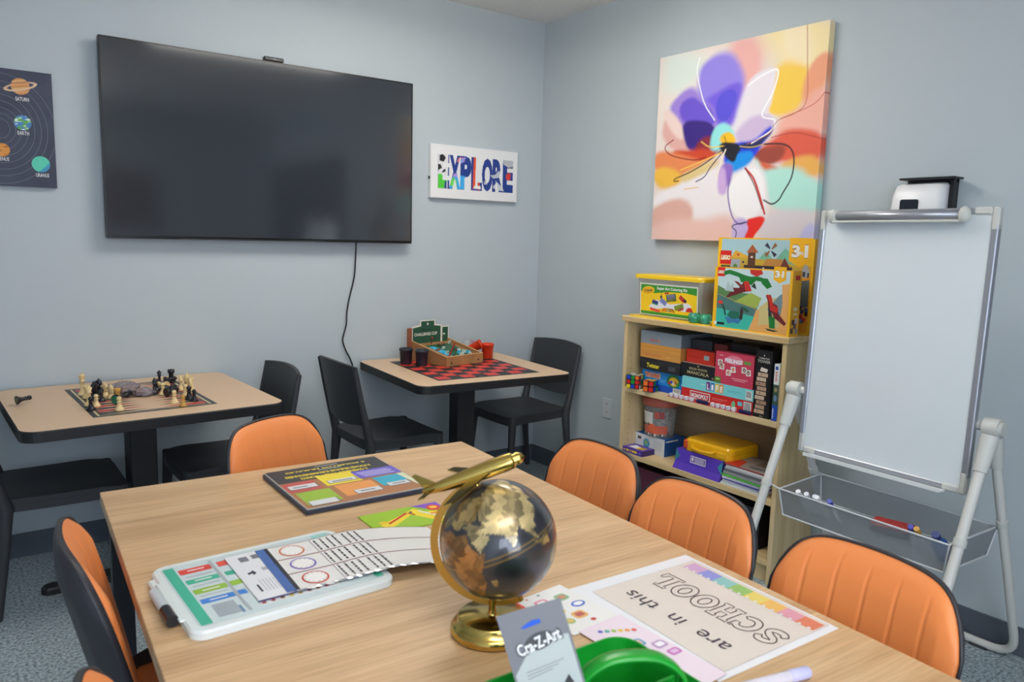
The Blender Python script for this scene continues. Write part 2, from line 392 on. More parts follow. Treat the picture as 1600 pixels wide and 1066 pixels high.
# ------------------------------------------------------------------ the abstract flower print, as layers of soft paint
ART_BASE = (234, 219, 211)
ART_POLY = [
    ((238, 226, 216), 0.0789, [(0.004, 0.997), (0.459, 0.984), (0.474, 0.703), (0.288, 0.73), (0.021, 0.637)]),
    ((222, 232, 224), 0.0592, [(0.022, 0.993), (0.258, 0.974), (0.28, 0.882), (0.103, 0.783)]),
    ((240, 180, 172), 0.0526, [(0.488, 0.99), (0.657, 0.99), (0.646, 0.818), (0.591, 0.674), (0.504, 0.699), (0.516, 0.865)]),
    ((247, 226, 166), 0.0658, [(0.655, 1.037), (1.0, 1.0), (1.004, 0.831), (0.903, 0.74), (0.772, 0.841), (0.712, 0.967)]),
    ((250, 232, 190), 0.0395, [(0.762, 1.03), (0.889, 1.012), (0.905, 0.828), (0.785, 0.839)]),
    ((250, 205, 70), 0.0263, [(0.752, 0.839), (0.905, 0.822), (0.911, 0.64), (0.745, 0.607), (0.676, 0.651), (0.751, 0.743)]),
    ((240, 160, 120), 0.0184, [(0.905, 0.828), (1.01, 0.878), (1.013, 0.7), (0.91, 0.618)]),
    ((244, 178, 160), 0.0289, [(0.786, 0.579), (0.909, 0.629), (1.011, 0.7), (1.013, 0.517), (0.865, 0.524), (0.764, 0.502)]),
    ((228, 92, 66), 0.0211, [(0.725, 0.483), (0.865, 0.524), (1.017, 0.496), (1.009, 0.367), (0.86, 0.374), (0.687, 0.435)]),
    ((240, 178, 84), 0.0184, [(0.873, 0.379), (1.008, 0.389), (1.005, 0.316), (0.798, 0.351)]),
    ((160, 66, 50), 0.0158, [(0.638, 0.457), (0.805, 0.464), (0.796, 0.385), (0.675, 0.401)]),
    ((220, 100, 60), 0.0118, [(0.668, 0.408), (0.798, 0.351), (0.774, 0.319), (0.692, 0.348)]),
    ((184, 236, 222), 0.0237, [(0.647, 0.421), (0.693, 0.336), (0.798, 0.34), (1.005, 0.311), (1.006, 0.119), (0.808, 0.17), (0.725, 0.23), (0.68, 0.314)]),
    ((222, 214, 220), 0.0329, [(0.742, 0.161), (1.006, 0.119), (1.002, -0.0), (0.711, 0.0)]),
    ((196, 196, 240), 0.0184, [(0.939, 0.055), (1.001, 0.076), (1.002, -0.0), (0.936, -0.0)]),
    ((242, 236, 238), 0.0237, [(0.011, 0.266), (0.215, 0.301), (0.492, 0.375), (0.689, 0.406), (0.73, 0.15), (0.706, 0.081), (0.323, 0.125), (-0.002, 0.187)]),
    ((250, 247, 248), 0.0105, [(0.526, 0.288), (0.58, 0.356), (0.677, 0.372), (0.716, 0.15), (0.623, 0.1), (0.534, 0.144)]),
    ((226, 178, 164), 0.0237, [(-0.011, 0.187), (0.245, 0.21), (0.276, 0.101), (0.16, 0.097), (-0.006, 0.067)]),
    ((236, 196, 186), 0.0395, [(-0.006, 0.067), (0.324, 0.1), (0.521, 0.12), (0.542, 0.0), (-0.002, 0.0)]),
    ((236, 228, 236), 0.0132, [(0.585, 0.793), (0.72, 0.816), (0.747, 0.812), (0.726, 0.712), (0.677, 0.616), (0.749, 0.583), (0.723, 0.529), (0.559, 0.483), (0.511, 0.566), (0.548, 0.68)]),
    ((210, 188, 222), 0.0184, [(0.526, 0.564), (0.678, 0.604), (0.733, 0.574), (0.709, 0.525), (0.559, 0.486)]),
    ((150, 134, 232), 0.0289, [(0.279, 0.901), (0.37, 0.94), (0.491, 0.923), (0.537, 0.825), (0.536, 0.694), (0.509, 0.602), (0.412, 0.614), (0.337, 0.698), (0.285, 0.793)]),
    ((118, 92, 226), 0.0184, [(0.335, 0.748), (0.527, 0.803), (0.536, 0.694), (0.509, 0.602), (0.412, 0.608), (0.338, 0.686)]),
    ((88, 80, 220), 0.0079, [(0.396, 0.751), (0.485, 0.764), (0.527, 0.707), (0.493, 0.622), (0.399, 0.655)]),
    ((160, 132, 220), 0.0211, [(0.091, 0.707), (0.187, 0.796), (0.294, 0.767), (0.403, 0.628), (0.431, 0.539), (0.301, 0.503), (0.209, 0.563), (0.179, 0.643)]),
    ((110, 84, 212), 0.0132, [(0.158, 0.723), (0.287, 0.755), (0.407, 0.615), (0.327, 0.6), (0.205, 0.621)]),
    ((228, 176, 168), 0.0211, [(0.043, 0.634), (0.101, 0.679), (0.2, 0.564), (0.224, 0.495), (0.12, 0.492), (0.047, 0.568)]),
    ((240, 214, 206), 0.0158, [(0.039, 0.7), (0.1, 0.692), (0.209, 0.563), (0.15, 0.57)]),
    ((56, 30, 130), 0.0118, [(0.204, 0.621), (0.366, 0.614), (0.431, 0.532), (0.342, 0.471), (0.224, 0.495), (0.2, 0.564)]),
    ((140, 36, 60), 0.0132, [(0.253, 0.508), (0.393, 0.53), (0.443, 0.464), (0.352, 0.436)]),
    ((212, 70, 36), 0.0158, [(0.146, 0.486), (0.366, 0.478), (0.417, 0.432), (0.225, 0.419), (0.113, 0.463)]),
    ((236, 140, 86), 0.0211, [(0.002, 0.48), (0.273, 0.44), (0.354, 0.398), (0.18, 0.341), (0.005, 0.378)]),
    ((244, 190, 70), 0.0184, [(0.001, 0.38), (0.17, 0.372), (0.214, 0.326), (0.006, 0.293)]),
    ((228, 204, 140), 0.0184, [(0.195, 0.36), (0.43, 0.416), (0.371, 0.372), (0.231, 0.325)]),
    ((150, 232, 230), 0.0132, [(0.428, 0.6), (0.487, 0.607), (0.52, 0.529), (0.457, 0.475), (0.397, 0.462), (0.4, 0.542)]),
    ((252, 196, 30), 0.0079, [(0.461, 0.541), (0.5, 0.557), (0.524, 0.498), (0.475, 0.483), (0.444, 0.501)]),
    ((26, 60, 224), 0.0118, [(0.501, 0.489), (0.663, 0.501), (0.737, 0.551), (0.685, 0.476), (0.606, 0.413), (0.507, 0.374), (0.454, 0.402)]),
    ((0, 150, 240), 0.0132, [(0.536, 0.431), (0.638, 0.451), (0.606, 0.401), (0.509, 0.344), (0.463, 0.377)]),
    ((150, 110, 204), 0.0132, [(0.45, 0.378), (0.525, 0.372), (0.512, 0.283), (0.458, 0.317)]),
    ((210, 176, 226), 0.0132, [(0.434, 0.343), (0.463, 0.365), (0.51, 0.265), (0.469, 0.255)]),
    ((14, 14, 34), 0.0079, [(0.426, 0.49), (0.559, 0.482), (0.526, 0.432), (0.521, 0.394), (0.472, 0.419)]),
    ((20, 30, 90), 0.0079, [(0.559, 0.486), (0.684, 0.499), (0.736, 0.534), (0.664, 0.478), (0.56, 0.472)]),
    ((200, 182, 232), 0.0132, [(0.537, 0.096), (0.644, 0.096), (0.625, 0.012), (0.554, 0.0)]),
    ((238, 40, 30), 0.0066, [(0.63, 0.094), (0.684, 0.11), (0.735, 0.132), (0.721, 0.069), (0.669, 0.018), (0.656, 0.0), (0.607, 0.0), (0.653, 0.053)]),
]
ART_STROKE = [
    ((24, 20, 30), 0.0066, [(0.637, 0.469), (0.705, 0.476), (0.818, 0.464), (0.866, 0.41), (0.864, 0.313), (0.823, 0.237), (0.801, 0.202), (0.765, 0.185), (0.72, 0.205)]),
    ((206, 36, 30), 0.0092, [(0.601, 0.366), (0.653, 0.313), (0.693, 0.232), (0.73, 0.138)]),
    ((120, 20, 30), 0.0053, [(0.601, 0.366), (0.661, 0.28), (0.716, 0.162)]),
    ((16, 16, 24), 0.0053, [(0.457, 0.469), (0.354, 0.408), (0.245, 0.362), (0.157, 0.336), (0.144, 0.322), (0.174, 0.32)]),
    ((24, 30, 90), 0.0053, [(0.458, 0.457), (0.386, 0.383), (0.35, 0.336), (0.296, 0.312)]),
    ((140, 26, 30), 0.0053, [(0.124, 0.546), (0.067, 0.51), (0.115, 0.463), (0.267, 0.428), (0.352, 0.436)]),
    ((255, 255, 255), 0.0053, [(0.275, 0.958), (0.263, 0.885), (0.317, 0.726), (0.394, 0.623)]),
    ((255, 255, 255), 0.0066, [(0.586, 0.77), (0.667, 0.809), (0.749, 0.82), (0.732, 0.723), (0.677, 0.618), (0.749, 0.586), (0.735, 0.539), (0.629, 0.487)]),
    ((190, 96, 60), 0.0033, [(0.887, 1.002), (0.901, 0.839), (0.912, 0.662), (0.861, 0.608), (0.766, 0.581), (0.723, 0.524), (0.602, 0.484)]),
    ((200, 80, 60), 0.0033, [(1.016, 0.7), (0.945, 0.635), (0.785, 0.59)]),
    ((180, 60, 50), 0.0033, [(1.013, 0.474), (0.866, 0.515), (0.737, 0.505)]),
    ((124, 96, 176), 0.0066, [(0.513, 0.319), (0.506, 0.241), (0.535, 0.138), (0.581, 0.089), (0.637, 0.1)]),
    ((26, 26, 60), 0.0046, [(0.564, 0.0), (0.572, 0.048), (0.545, 0.078), (0.623, 0.097)]),
    ((250, 210, 90), 0.0053, [(0.316, 0.52), (0.373, 0.489), (0.464, 0.486)]),
    ((250, 240, 220), 0.0066, [(0.475, 0.467), (0.453, 0.415), (0.428, 0.325)]),
    ((250, 200, 90), 0.0066, [(0.451, 0.454), (0.322, 0.416), (0.186, 0.379)]),
    ((240, 190, 90), 0.0039, [(0.314, 0.282), (0.217, 0.275)]),
    ((230, 200, 120), 0.0039, [(0.559, 0.477), (0.631, 0.467), (0.699, 0.477)]),
    ((20, 20, 40), 0.0039, [(0.454, 0.473), (0.473, 0.504), (0.461, 0.535)]),
]
def seg_dist(X, Y, P, closed):
    d = np.full(X.shape, 9.0); n = len(P)
    for i in range(n if closed else n - 1):
        ax, ay = P[i]; bx, by = P[(i + 1) % n]
        dx, dy = bx - ax, by - ay; L = dx * dx + dy * dy + 1e-12
        t = np.clip(((X - ax) * dx + (Y - ay) * dy) / L, 0, 1)
        d = np.minimum(d, np.hypot(X - ax - t * dx, Y - ay - t * dy))
    return d
def inside(X, Y, P):
    r = np.zeros(X.shape, bool); n = len(P)
    for i in range(n):
        ax, ay = P[i]; bx, by = P[(i + 1) % n]
        if ay == by: continue
        c = ((ay > Y) != (by > Y)) & (X < (bx - ax) * (Y - ay) / (by - ay) + ax)
        r ^= c
    return r
def linarr(c): return np.array(rgb(c)[:3])
def paint(X, Y, base, polys, strokes, soft=False):
    out = np.empty(X.shape + (3,)); out[:] = linarr(base)
    for c, b, P in polys:
        if soft:
            for _ in range(2): P = [q for i in range(len(P)) for q in ((P[i][0] * 0.75 + P[(i + 1) % len(P)][0] * 0.25, P[i][1] * 0.75 + P[(i + 1) % len(P)][1] * 0.25), (P[i][0] * 0.25 + P[(i + 1) % len(P)][0] * 0.75, P[i][1] * 0.25 + P[(i + 1) % len(P)][1] * 0.75))]
        d = seg_dist(X, Y, P, True); s = np.where(inside(X, Y, P), d, -d)
        a = np.clip((s + (0.35 * b + 0.006 if soft else 0)) / ((1.9 if soft else 1.3) * b) + 0.5, 0, 1); a = a * a * (3 - 2 * a)
        out += (linarr(c) - out) * a[..., None]
    for c, w, P in strokes:
        Q = [(p.x, p.y) for p in smooth_path([(x, y, 0) for x, y in P], 5)]
        d = seg_dist(X, Y, Q, False)
        a = np.clip((w * 0.5 - d) / 0.0035 + 0.5, 0, 1)
        out += (linarr(c) - out) * a[..., None]
    return out
# painting on stretched canvas
PW, PH = 0.936, 0.913
t = thing('canvas_painting', 'large square abstract flower painting in violet, orange, yellow and aqua', 'painting', (-0.002, -1.004, 1.454), H90)
art = mat('painted_canvas', (255, 255, 255), 0.55, vcol=True)
N = 290
gx, gy = np.meshgrid(np.linspace(0, 1, N), np.linspace(0, 1, N))
wx = 0.012 * np.sin(gy * 17 + 3 * np.sin(gx * 9)) ; wy = 0.012 * np.sin(gx * 15 + 2.5 * np.sin(gy * 11))
cols = paint(gx + wx, gy + wy, ART_BASE, ART_POLY, [], True)
for c_, w_, P_ in ART_STROKE:
    a_ = paint(gx, gy, (0, 0, 0), [], [((255, 255, 255), w_ * 1.1, P_)])[..., :1]
    cols = cols + (linarr(c_) - cols) * a_
g = G()
g.surf(lambda a, b: (a * PW, -0.038, b * PH), N, N, art, cols=cols.reshape(-1, 3))
for (fn, cc) in ((lambda a, b: (PW, -0.038 + 0.038 * a, b * PH), cols[:, -1]), (lambda a, b: (0, 0 - 0.038 * a, b * PH), cols[:, 0])):
    g.surf(fn, 2, N, art, cols=np.repeat(cc[:, None, :], 2, 1).reshape(-1, 3))
g.surf(lambda a, b: (a * PW, -0.038 * (1 - b), PH), N, 2, art, cols=np.vstack([cols[-1], cols[-1]]))
g.surf(lambda a, b: (a * PW, -0.038 * b, 0), N, 2, art, cols=np.vstack([cols[0] * 0.8, cols[0] * 0.8]))
g.build('canvas', t)
G().box(0.02, PW - 0.02, -0.03, 0, 0.02, PH - 0.02, K((150, 120, 85))).build('stretcher_frame', t)

# television
t = thing('television', 'very large black flat television mounted on the wall', 'television', (-2.456, 0, 1.396))
TW, TH = 1.507, 0.853
body = mat('tv_shell', (24, 25, 27), 0.4)
g = G().box(0, TW, -0.068, -0.035, 0, TH, body, 0.002).box(0.25, TW - 0.25, -0.036, -0.02, 0.06, TH - 0.2, body, 0.004)
g.build('housing', t)
bz = mat('tv_bezel', (14, 15, 16), 0.25)
g = G(); e = 0.006
g.box(0, TW, -0.0705, -0.068, 0, 0.014, bz).box(0, TW, -0.0705, -0.068, TH - e, TH, bz).box(0, e, -0.0705, -0.068, 0.014, TH - e, bz).box(TW - e, TW, -0.0705, -0.068, 0.014, TH - e, bz)
g.box(0.3, 1.0, -0.0712, -0.0705, 0.002, 0.004, K((70, 74, 78)))
g.build('bezel', t)
G().box(e, TW - e, -0.0695, -0.068, 0.014, TH - e, mat('tv_screen', (48, 53, 60), 0.1, spec=1.0)).build('screen', t)
G().box(0.5, 1.0, -0.02, 0, 0.25, 0.6, K((30, 30, 32))).build('wall_mount', t)
t = thing('webcam', 'tiny black webcam clipped on the top edge of the television', 'webcam', (-1.705, -0.06, 2.2491))
g = G().box(-0.048, 0.048, -0.018, 0.012, 0.0005, 0.02, mat('webcam_black', (26, 28, 36), 0.35), 0.004)
g.build('body', t)
G().box(-0.02, 0.02, 0.012, 0.03, 0.002, 0.012, K(BLACK)).build('clip', t)
G(FRONT).poly(ell(0.006, 0.006, 16, 0.0, 0.011), 0.0185, K((60, 66, 80), 0.1)).build('lens', t)
P = smooth_path([(-1.256, -0.02, 1.41), (-1.257, -0.016, 1.33), (-1.262, -0.015, 1.24), (-1.27, -0.014, 1.188), (-1.296, -0.014, 1.09), (-1.309, -0.014, 1.017), (-1.311, -0.014, 0.96), (-1.326, -0.014, 0.905), (-1.333, -0.014, 0.87), (-1.315, -0.014, 0.815), (-1.29, -0.016, 0.765), (-1.275, -0.02, 0.70), (-1.27, -0.016, 0.5), (-1.27, -0.014, 0.36)], 8)
c = tag(G().tube(P, 0.0042, 8, mat('cable_black', (18, 18, 20), 0.4)).build('power_cable'), 'black power cable dangling from the television behind the checkerboard table', 'cable')

# EXPLORE sign
t = thing('word_sign', 'white rectangular EXPLORE sign with space pictures inside its letters', 'sign', (-0.809, -0.001, 1.655))
SW, SH = 0.606, 0.299
wm = mat('sign_white', (232, 232, 232), 0.5)
G().box(0, SW, -0.03, 0, 0, SH, wm, 0.003).build('panel', t)
cx0 = 0.045; cw = 0.525; cy0 = 0.055; ch = 0.19
letters = 'EXPLORE'
X, Y = np.meshgrid(np.linspace(0, 1, 260), np.linspace(0, 1, 100))
SPACE = [((30, 60, 140), 0.01, [(0.1, 0), (1, 0), (1, 1), (0.1, 1)]),
    ((225, 225, 225), 0.01, [(0, 0), (0.12, 0), (0.13, 1), (0, 1)]), ((80, 200, 60), 0.01, [(0, 0), (0.09, 0), (0.12, 0.25), (0.04, 0.42), (0, 0.4)]),
    ((30, 30, 34), 0.008, [(0.02, 0.8), (0.07, 0.78), (0.1, 0.9), (0.06, 1), (0.02, 0.97)]), ((40, 40, 44), 0.006, [(0, 0.5), (0.05, 0.6), (0.03, 0.7), (0, 0.7)]),
    ((40, 40, 44), 0.006, [(0.05, 0.45), (0.1, 0.5), (0.09, 0.58), (0.06, 0.52)]), ((40, 60, 140), 0.01, [(0.08, 0.0), (0.11, 0.0), (0.11, 0.22), (0.09, 0.2)]),
    ((60, 170, 230), 0.02, [(0.15, 0), (0.35, 0), (0.35, 0.4), (0.26, 0.42), (0.18, 0.35)]), ((110, 220, 90), 0.015, [(0.16, 0.08), (0.24, 0.05), (0.24, 0.25), (0.19, 0.36), (0.16, 0.2)]),
    ((180, 150, 230), 0.03, [(0.2, 0.35), (0.26, 0.38), (0.23, 0.48), (0.19, 0.42)]), ((240, 130, 120), 0.015, [(0.24, 0.8), (0.34, 0.84), (0.32, 0.95), (0.26, 0.93)]),
    ((150, 150, 220), 0.01, [(0.25, 0.72), (0.33, 0.82), (0.36, 0.98), (0.28, 0.9)]),
    ((230, 80, 30), 0.012, [(0.45, 0), (0.54, 0), (0.54, 1), (0.46, 1)]), ((235, 235, 232), 0.006, [(0.485, 0.02), (0.515, 0.02), (0.515, 0.6), (0.5, 0.72), (0.485, 0.6)]),
    ((240, 236, 230), 0.01, [(0.46, 0.05), (0.56, 0.05), (0.55, 0.14), (0.47, 0.14)]), ((40, 70, 150), 0.01, [(0.45, 0.0), (0.53, 0), (0.53, 0.05), (0.45, 0.05)]),
    ((190, 196, 206), 0.012, [(0.67, 0.5), (0.75, 0.52), (0.8, 0.66), (0.84, 0.56), (0.8, 0.44), (0.73, 0.4)]), ((200, 204, 212), 0.012, [(0.72, 0.15), (0.78, 0.3), (0.86, 0.12), (0.88, 0.04), (0.76, 0.05)]),
    ((190, 194, 200), 0.012, [(0.6, 0.3), (0.66, 0.34), (0.64, 0.2), (0.6, 0.2)]),
    ((188, 190, 196), 0.012, [(0.84, 1), (1, 1), (1, 0.82), (0.93, 0.78), (0.87, 0.85)]), ((130, 134, 140), 0.01, [(0.92, 0.78), (1, 0.8), (1, 0.72), (0.95, 0.7)]),
    ((220, 60, 50), 0.012, [(0.91, 0.4), (0.96, 0.38), (0.97, 0.58), (0.93, 0.62), (0.9, 0.52)])]
ec = paint(X, Y, (28, 58, 130), SPACE, [])
sp_m = mat('space_print', (255, 255, 255), 0.5, vcol=True)
g = G(FRONT)
# letters: take the fill of each bold letter, cut finely enough to carry the picture
lw = cw / 7.0
import mathutils
def letter_cells(ch, x0, y0, w, h, nx, ny):
    v, f, (a0, a1, b0, b1) = text_geo(ch, 0.055, 0)
    tris = []
    for q in f:
        for k in range(1, len(q) - 1):
            tris.append([(x0 + (v[i][0] - a0) / (a1 - a0) * w, y0 + (v[i][1] - b0) / (b1 - b0) * h) for i in (q[0], q[k], q[k + 1])])
    XX, YY = np.meshgrid(x0 + (np.arange(nx) + 0.5) / nx * w, y0 + (np.arange(ny) + 0.5) / ny * h)
    hit = np.zeros(XX.shape, bool)
    for t3 in tris: hit |= inside(XX, YY, t3)
    return XX, YY, hit
V = []; F = []; C = []
for i, chh in enumerate(letters):
    nx, ny = 34, 84
    XX, YY, hit = letter_cells(chh, cx0 + i * lw + 0.0005, cy0, lw * 1.02, ch, nx, ny)
    dx = lw * 1.02 / nx / 2; dy = ch / ny / 2
    for jy, jx in zip(*np.nonzero(hit)):
        x = XX[jy, jx]; y = YY[jy, jx]; b = len(V)
        V += [(x - dx, y - dy, 0.0305), (x + dx, y - dy, 0.0305), (x + dx, y + dy, 0.0305), (x - dx, y + dy, 0.0305)]
        F.append((b, b + 1, b + 2, b + 3))
        c = ec[min(99, int((y - cy0) / ch * 99)), min(259, int((x - cx0) / cw * 259))]
        C += [c] * 4
g.add(V, F, sp_m, False, None, np.array(C))
g.build('lettering', t)
G().box(-0.006, 0.0, -0.022, -0.012, 0.105, 0.12, K((20, 20, 22))).build('side_switch', t)

# planets canvas (most of it lies beyond the frame edge)
CW, CH = 0.40, 0.467
t = thing('planet_canvas', 'dark blue solar system canvas with Saturn, Earth and Uranus', 'wall art', (-3.028, -0.001, 1.602))
G().box(0, CW, -0.022, 0, 0, CH, mat('canvas_navy', (58, 64, 84), 0.6, var=0.18, vscale=14)).build('canvas', t)
g = G(FRONT); ctr = (0.208, 0.228)
ringm = K((130, 136, 150), 0.6)
for r in (0.035, 0.055, 0.075, 0.098, 0.122, 0.145, 0.168, 0.196):
    pts = [(ctr[0] + r * math.cos(a * math.pi / 36), ctr[1] + r * 1.12 * math.sin(a * math.pi / 36)) for a in range(73)]
    run = []
    for p in pts:
        if 0.002 < p[0] < CW - 0.002 and 0.002 < p[1] < CH - 0.002: run.append(p)
        else:
            if len(run) > 1: g.line(run, 0.0011, 0.0222, ringm)
            run = []
    if len(run) > 1: g.line(run, 0.0011, 0.0222, ringm)
def planet(g, cx, cy, r, bands, n=36, tilt=0.0):
    XX, YY = np.meshgrid(np.linspace(-1, 1, n), np.linspace(0, 1, 9))
    V = []; C = []; F = []
    for j in range(9):
        for i in range(n):
            y = -1 + 2 * i / (n - 1); hw = math.sqrt(max(0, 1 - y * y)); x = -hw + 2 * hw * j / 8
            xx = x * math.cos(tilt) - y * math.sin(tilt); yy = x * math.sin(tilt) + y * math.cos(tilt)
            V.append((cx + xx * r, cy + yy * r, 0.0226)); C.append(linarr(bands(x, y)))
    for j in range(8):
        for i in range(n - 1): F.append((j * n + i, (j + 1) * n + i, (j + 1) * n + i + 1, j * n + i + 1))
    g.add(V, F, mat('planet_print', (255, 255, 255), 0.6, vcol=True), False, None, np.array(C))
sat = lambda x, y: [(206, 138, 84), (226, 160, 100), (196, 130, 92), (222, 176, 110)][int((y + 1) * 4.5 + 0.4 * x) % 4]
g.poly([(x, y) for x, y in ell(0.062, 0.016, 30, 0.288, 0.402, 0.28)], 0.02235, K((206, 170, 140)))
g.poly([(x, y) for x, y in ell(0.048, 0.010, 30, 0.288, 0.402, 0.28)], 0.02245, mat('canvas_navy'))
planet(g, 0.288, 0.402, 0.033, sat, tilt=0.28)
g.line([(0.288 + math.cos(a) * 0.055 * math.cos(0.28) - 0.0135 * math.sin(a) * math.sin(0.28), 0.402 + math.cos(a) * 0.055 * math.sin(0.28) + 0.0135 * math.sin(a) * math.cos(0.28)) for a in [math.pi + k * math.pi / 16 for k in range(17)]], 0.007, 0.0229, K((222, 186, 150)))
def earth(x, y):
    v = noise.noise(Vector((x * 1.7 + 3, y * 1.7, 2))); w = noise.noise(Vector((x * 2.2, y * 5, 7)))
    return (236, 242, 246) if w > 0.28 else ((96, 176, 70) if v > 0.05 else (70, 130, 190))
planet(g, 0.289, 0.258, 0.0305, earth, 30)
ven = lambda x, y: (170, 96, 40) if noise.noise(Vector((x * 3, y * 3, 1))) > 0.25 else (222, 150, 66)
planet(g, 0.212, 0.143, 0.027, ven, 24)
ura = lambda x, y: (90, 206, 176) if x - y < 0.7 + 0.3 * noise.noise(Vector((x * 2, y * 2, 5))) else (60, 150, 190)
planet(g, 0.345, 0.095, 0.033, ura, 28)
tx = K((232, 232, 232))
for s, x, y in (('SATURN', 0.292, 0.345), ('EARTH', 0.289, 0.209), ('VENUS', 0.214, 0.100), ('URANUS', 0.349, 0.043)):
    g.text(s, x, y, 0.021, tx, 0.0228, bold=0.01, width=0.0105 * len(s) * 0.62 + 0.008)
g.build('print', t)

# soap dispenser on its black bracket, on the right wall above the whiteboard
t = thing('wall_dispenser', 'white wall dispenser with a dark window on a black bracket above the easel whiteboard', 'dispenser', (0, -2.29, 1.50), H90)
g = G(T(0, 0, 0))
prof = [(-0.105, 0.0), (-0.105, 0.10), (-0.098, 0.150), (-0.078, 0.180), (-0.04, 0.190), (-0.008, 0.190), (-0.008, 0.0)]
pw = mat('dispenser_white', (236, 237, 238), 0.3)
n = len(prof)
V = []
for x, ins in ((0.0, 0.014), (0.008, 0.004), (0.02, 0.0), (0.165, 0.0), (0.177, 0.004), (0.185, 0.014)):
    for y, z in prof: V.append((x, min(-0.008, y + ins) if y < -0.01 else y, z - ins if z > 0.05 else z))
F = []
for k in range(5):
    for i in range(n): F.append((k * n + i, k * n + (i + 1) % n, (k + 1) * n + (i + 1) % n, (k + 1) * n + i))
F += [tuple(reversed(range(n))), tuple(range(5 * n, 6 * n))]
g.add(V, F, pw, True)
g.build('cover', t)
G(FRONT).poly(rrect(0.07, 0.06, 0.008, 4, 0.075, 0.095), 0.1056, K((38, 44, 52), 0.15)).build('window', t)
g = G().box(0.02, 0.225, -0.09, -0.02, 0.198, 0.206, mat('bracket_black', (28, 29, 32), 0.4), 0.003).box(0.186, 0.2, -0.04, 0, 0.02, 0.2, mat('bracket_black')).box(0.02, 0.2, -0.02, 0, 0.19, 0.206, mat('bracket_black'))
g.build('bracket', t)
# outlet
t = thing('wall_outlet', 'white double power outlet low on the wall beside the bookcase', 'outlet', (0, -0.652, 0.423), H90)
om = mat('outlet_white', (196, 204, 208), 0.4)
g = G().box(0, 0.072, -0.006, 0, 0, 0.115, om, 0.002)
g.build('plate', t)
for zc in (0.082, 0.034):
    s = G(FRONT).poly(rrect(0.034, 0.03, 0.008, 4, 0.036, zc), 0.0064, K((206, 212, 214)))
    for dx in (-0.008, 0.008): s.rect(0.036 + dx - 0.002, zc - 0.002, 0.036 + dx + 0.002, zc + 0.009, 0.0068, K((20, 20, 20)))
    s.poly(ell(0.0025, 0.0025, 10, 0.036, zc - 0.009), 0.0068, K((20, 20, 20)))
    s.build('socket', t)
# ------------------------------------------------------------------ furniture
blk = mat('black_resin', (52, 55, 60), 0.5, bump=0.08, bscale=300)
lam = mat('laminate_tan', (222, 188, 152), 0.38, var=0.02, vscale=120)
edge_b = mat('table_edge_black', (26, 27, 30), 0.5)
ped = mat('pedestal_black', (32, 34, 37), 0.5)
def game_table(label, loc, rz, w, d, art, turn=0.0, arm=0.35):
    t = thing('game_table', label, 'table', loc, rz, 'laminate game tables')
    G().prism(rrect(w, d, 0.06, 8), 0.715, 0.7545, edge_b, mtop=lam, bev=0.004).build('tabletop', t)
    a = G(T(0, 0, 0.7547)); art(a); a.build('printed_board', t)
    G().box(-0.052, 0.052, -0.052, 0.052, 0.03, 0.70, ped, 0.006).build('column', t)
    G().box(-0.2, 0.2, -0.2, 0.2, 0.70, 0.7148, ped, 0.003).build('mounting_plate', t)
    g = G()
    for k in range(4):
        M = RZ(k * math.pi / 2 + turn) @ Matrix.Diagonal((arm / 0.35, 1, 1, 1))
        pts = [(0, -0.05), (0.3, -0.035)] + [(0.35 + 0.033 * math.sin(a), -0.033 * math.cos(a)) for a in [i * math.pi / 6 for i in range(7)]] + [(0.3, 0.035), (0, 0.05)]
        g.prism(pts, 0.002, 0.03, ped, M, bev=0.008)
    g.build('base', t)
    return t
def backgammon(g):
    W, D = 0.445, 0.60
    dk = K((58, 60, 64)); rd = K((196, 62, 66)); cr = K((214, 196, 150)); gn = K((60, 66, 66))
    g.rect(-W / 2, -D / 2, W / 2, D / 2, 0, dk)
    g.rect(-W / 2 + 0.018, -D / 2 + 0.018, W / 2 - 0.018, D / 2 - 0.018, 0.0002, cr)
    g.rect(-W / 2 + 0.026, -D / 2 + 0.022, W / 2 - 0.026, D / 2 - 0.022, 0.0004, dk)
    g.rect(-W / 2 + 0.034, -D / 2 + 0.034, W / 2 - 0.034, -0.012, 0.0006, lam)
    g.rect(-W / 2 + 0.034, 0.012, W / 2 - 0.034, D / 2 - 0.034, 0.0006, lam)
    for half in (-1, 1):
        lo = -D / 2 + 0.034 if half < 0 else 0.012
        step = (D / 2 - 0.046) / 6
        for k in range(6):
            for side in (-1, 1):
                c = rd if (k + (side > 0)) % 2 else gn
                x0 = side * (W / 2 - 0.034)
                g.poly([(x0, lo + k * step), (x0, lo + (k + 1) * step), (side * 0.02, lo + (k + 0.5) * step)][::1 if side < 0 else 1], 0.0008, c)
def checkers(g):
    W = 0.585
    rd = K((216, 60, 52)); dk = K((34, 36, 38))
    g.rect(-W / 2, -W / 2 - 0.01, W / 2, W / 2 + 0.01, 0, dk)
    n = 8; s = (W - 0.03) / n
    for i in range(n):
        for j in range(n):
            if (i + j) % 2 == 0:
                x = -W / 2 + 0.015 + i * s; y = -W / 2 + 0.015 + j * s
                g.rect(x, y, x + s, y + s, 0.0003, rd)
gt1 = game_table('tan topped game table with the backgammon board, covered in chess pieces', (-2.42, -0.437, 0), math.radians(2.6), 0.925, 0.835, backgammon)
gt2 = game_table('tan topped game table with the red and black checkerboard, in the room corner', (-0.846, -0.452, 0), math.radians(-4.5), 0.872, 0.815, checkers, math.pi / 4, 0.24)

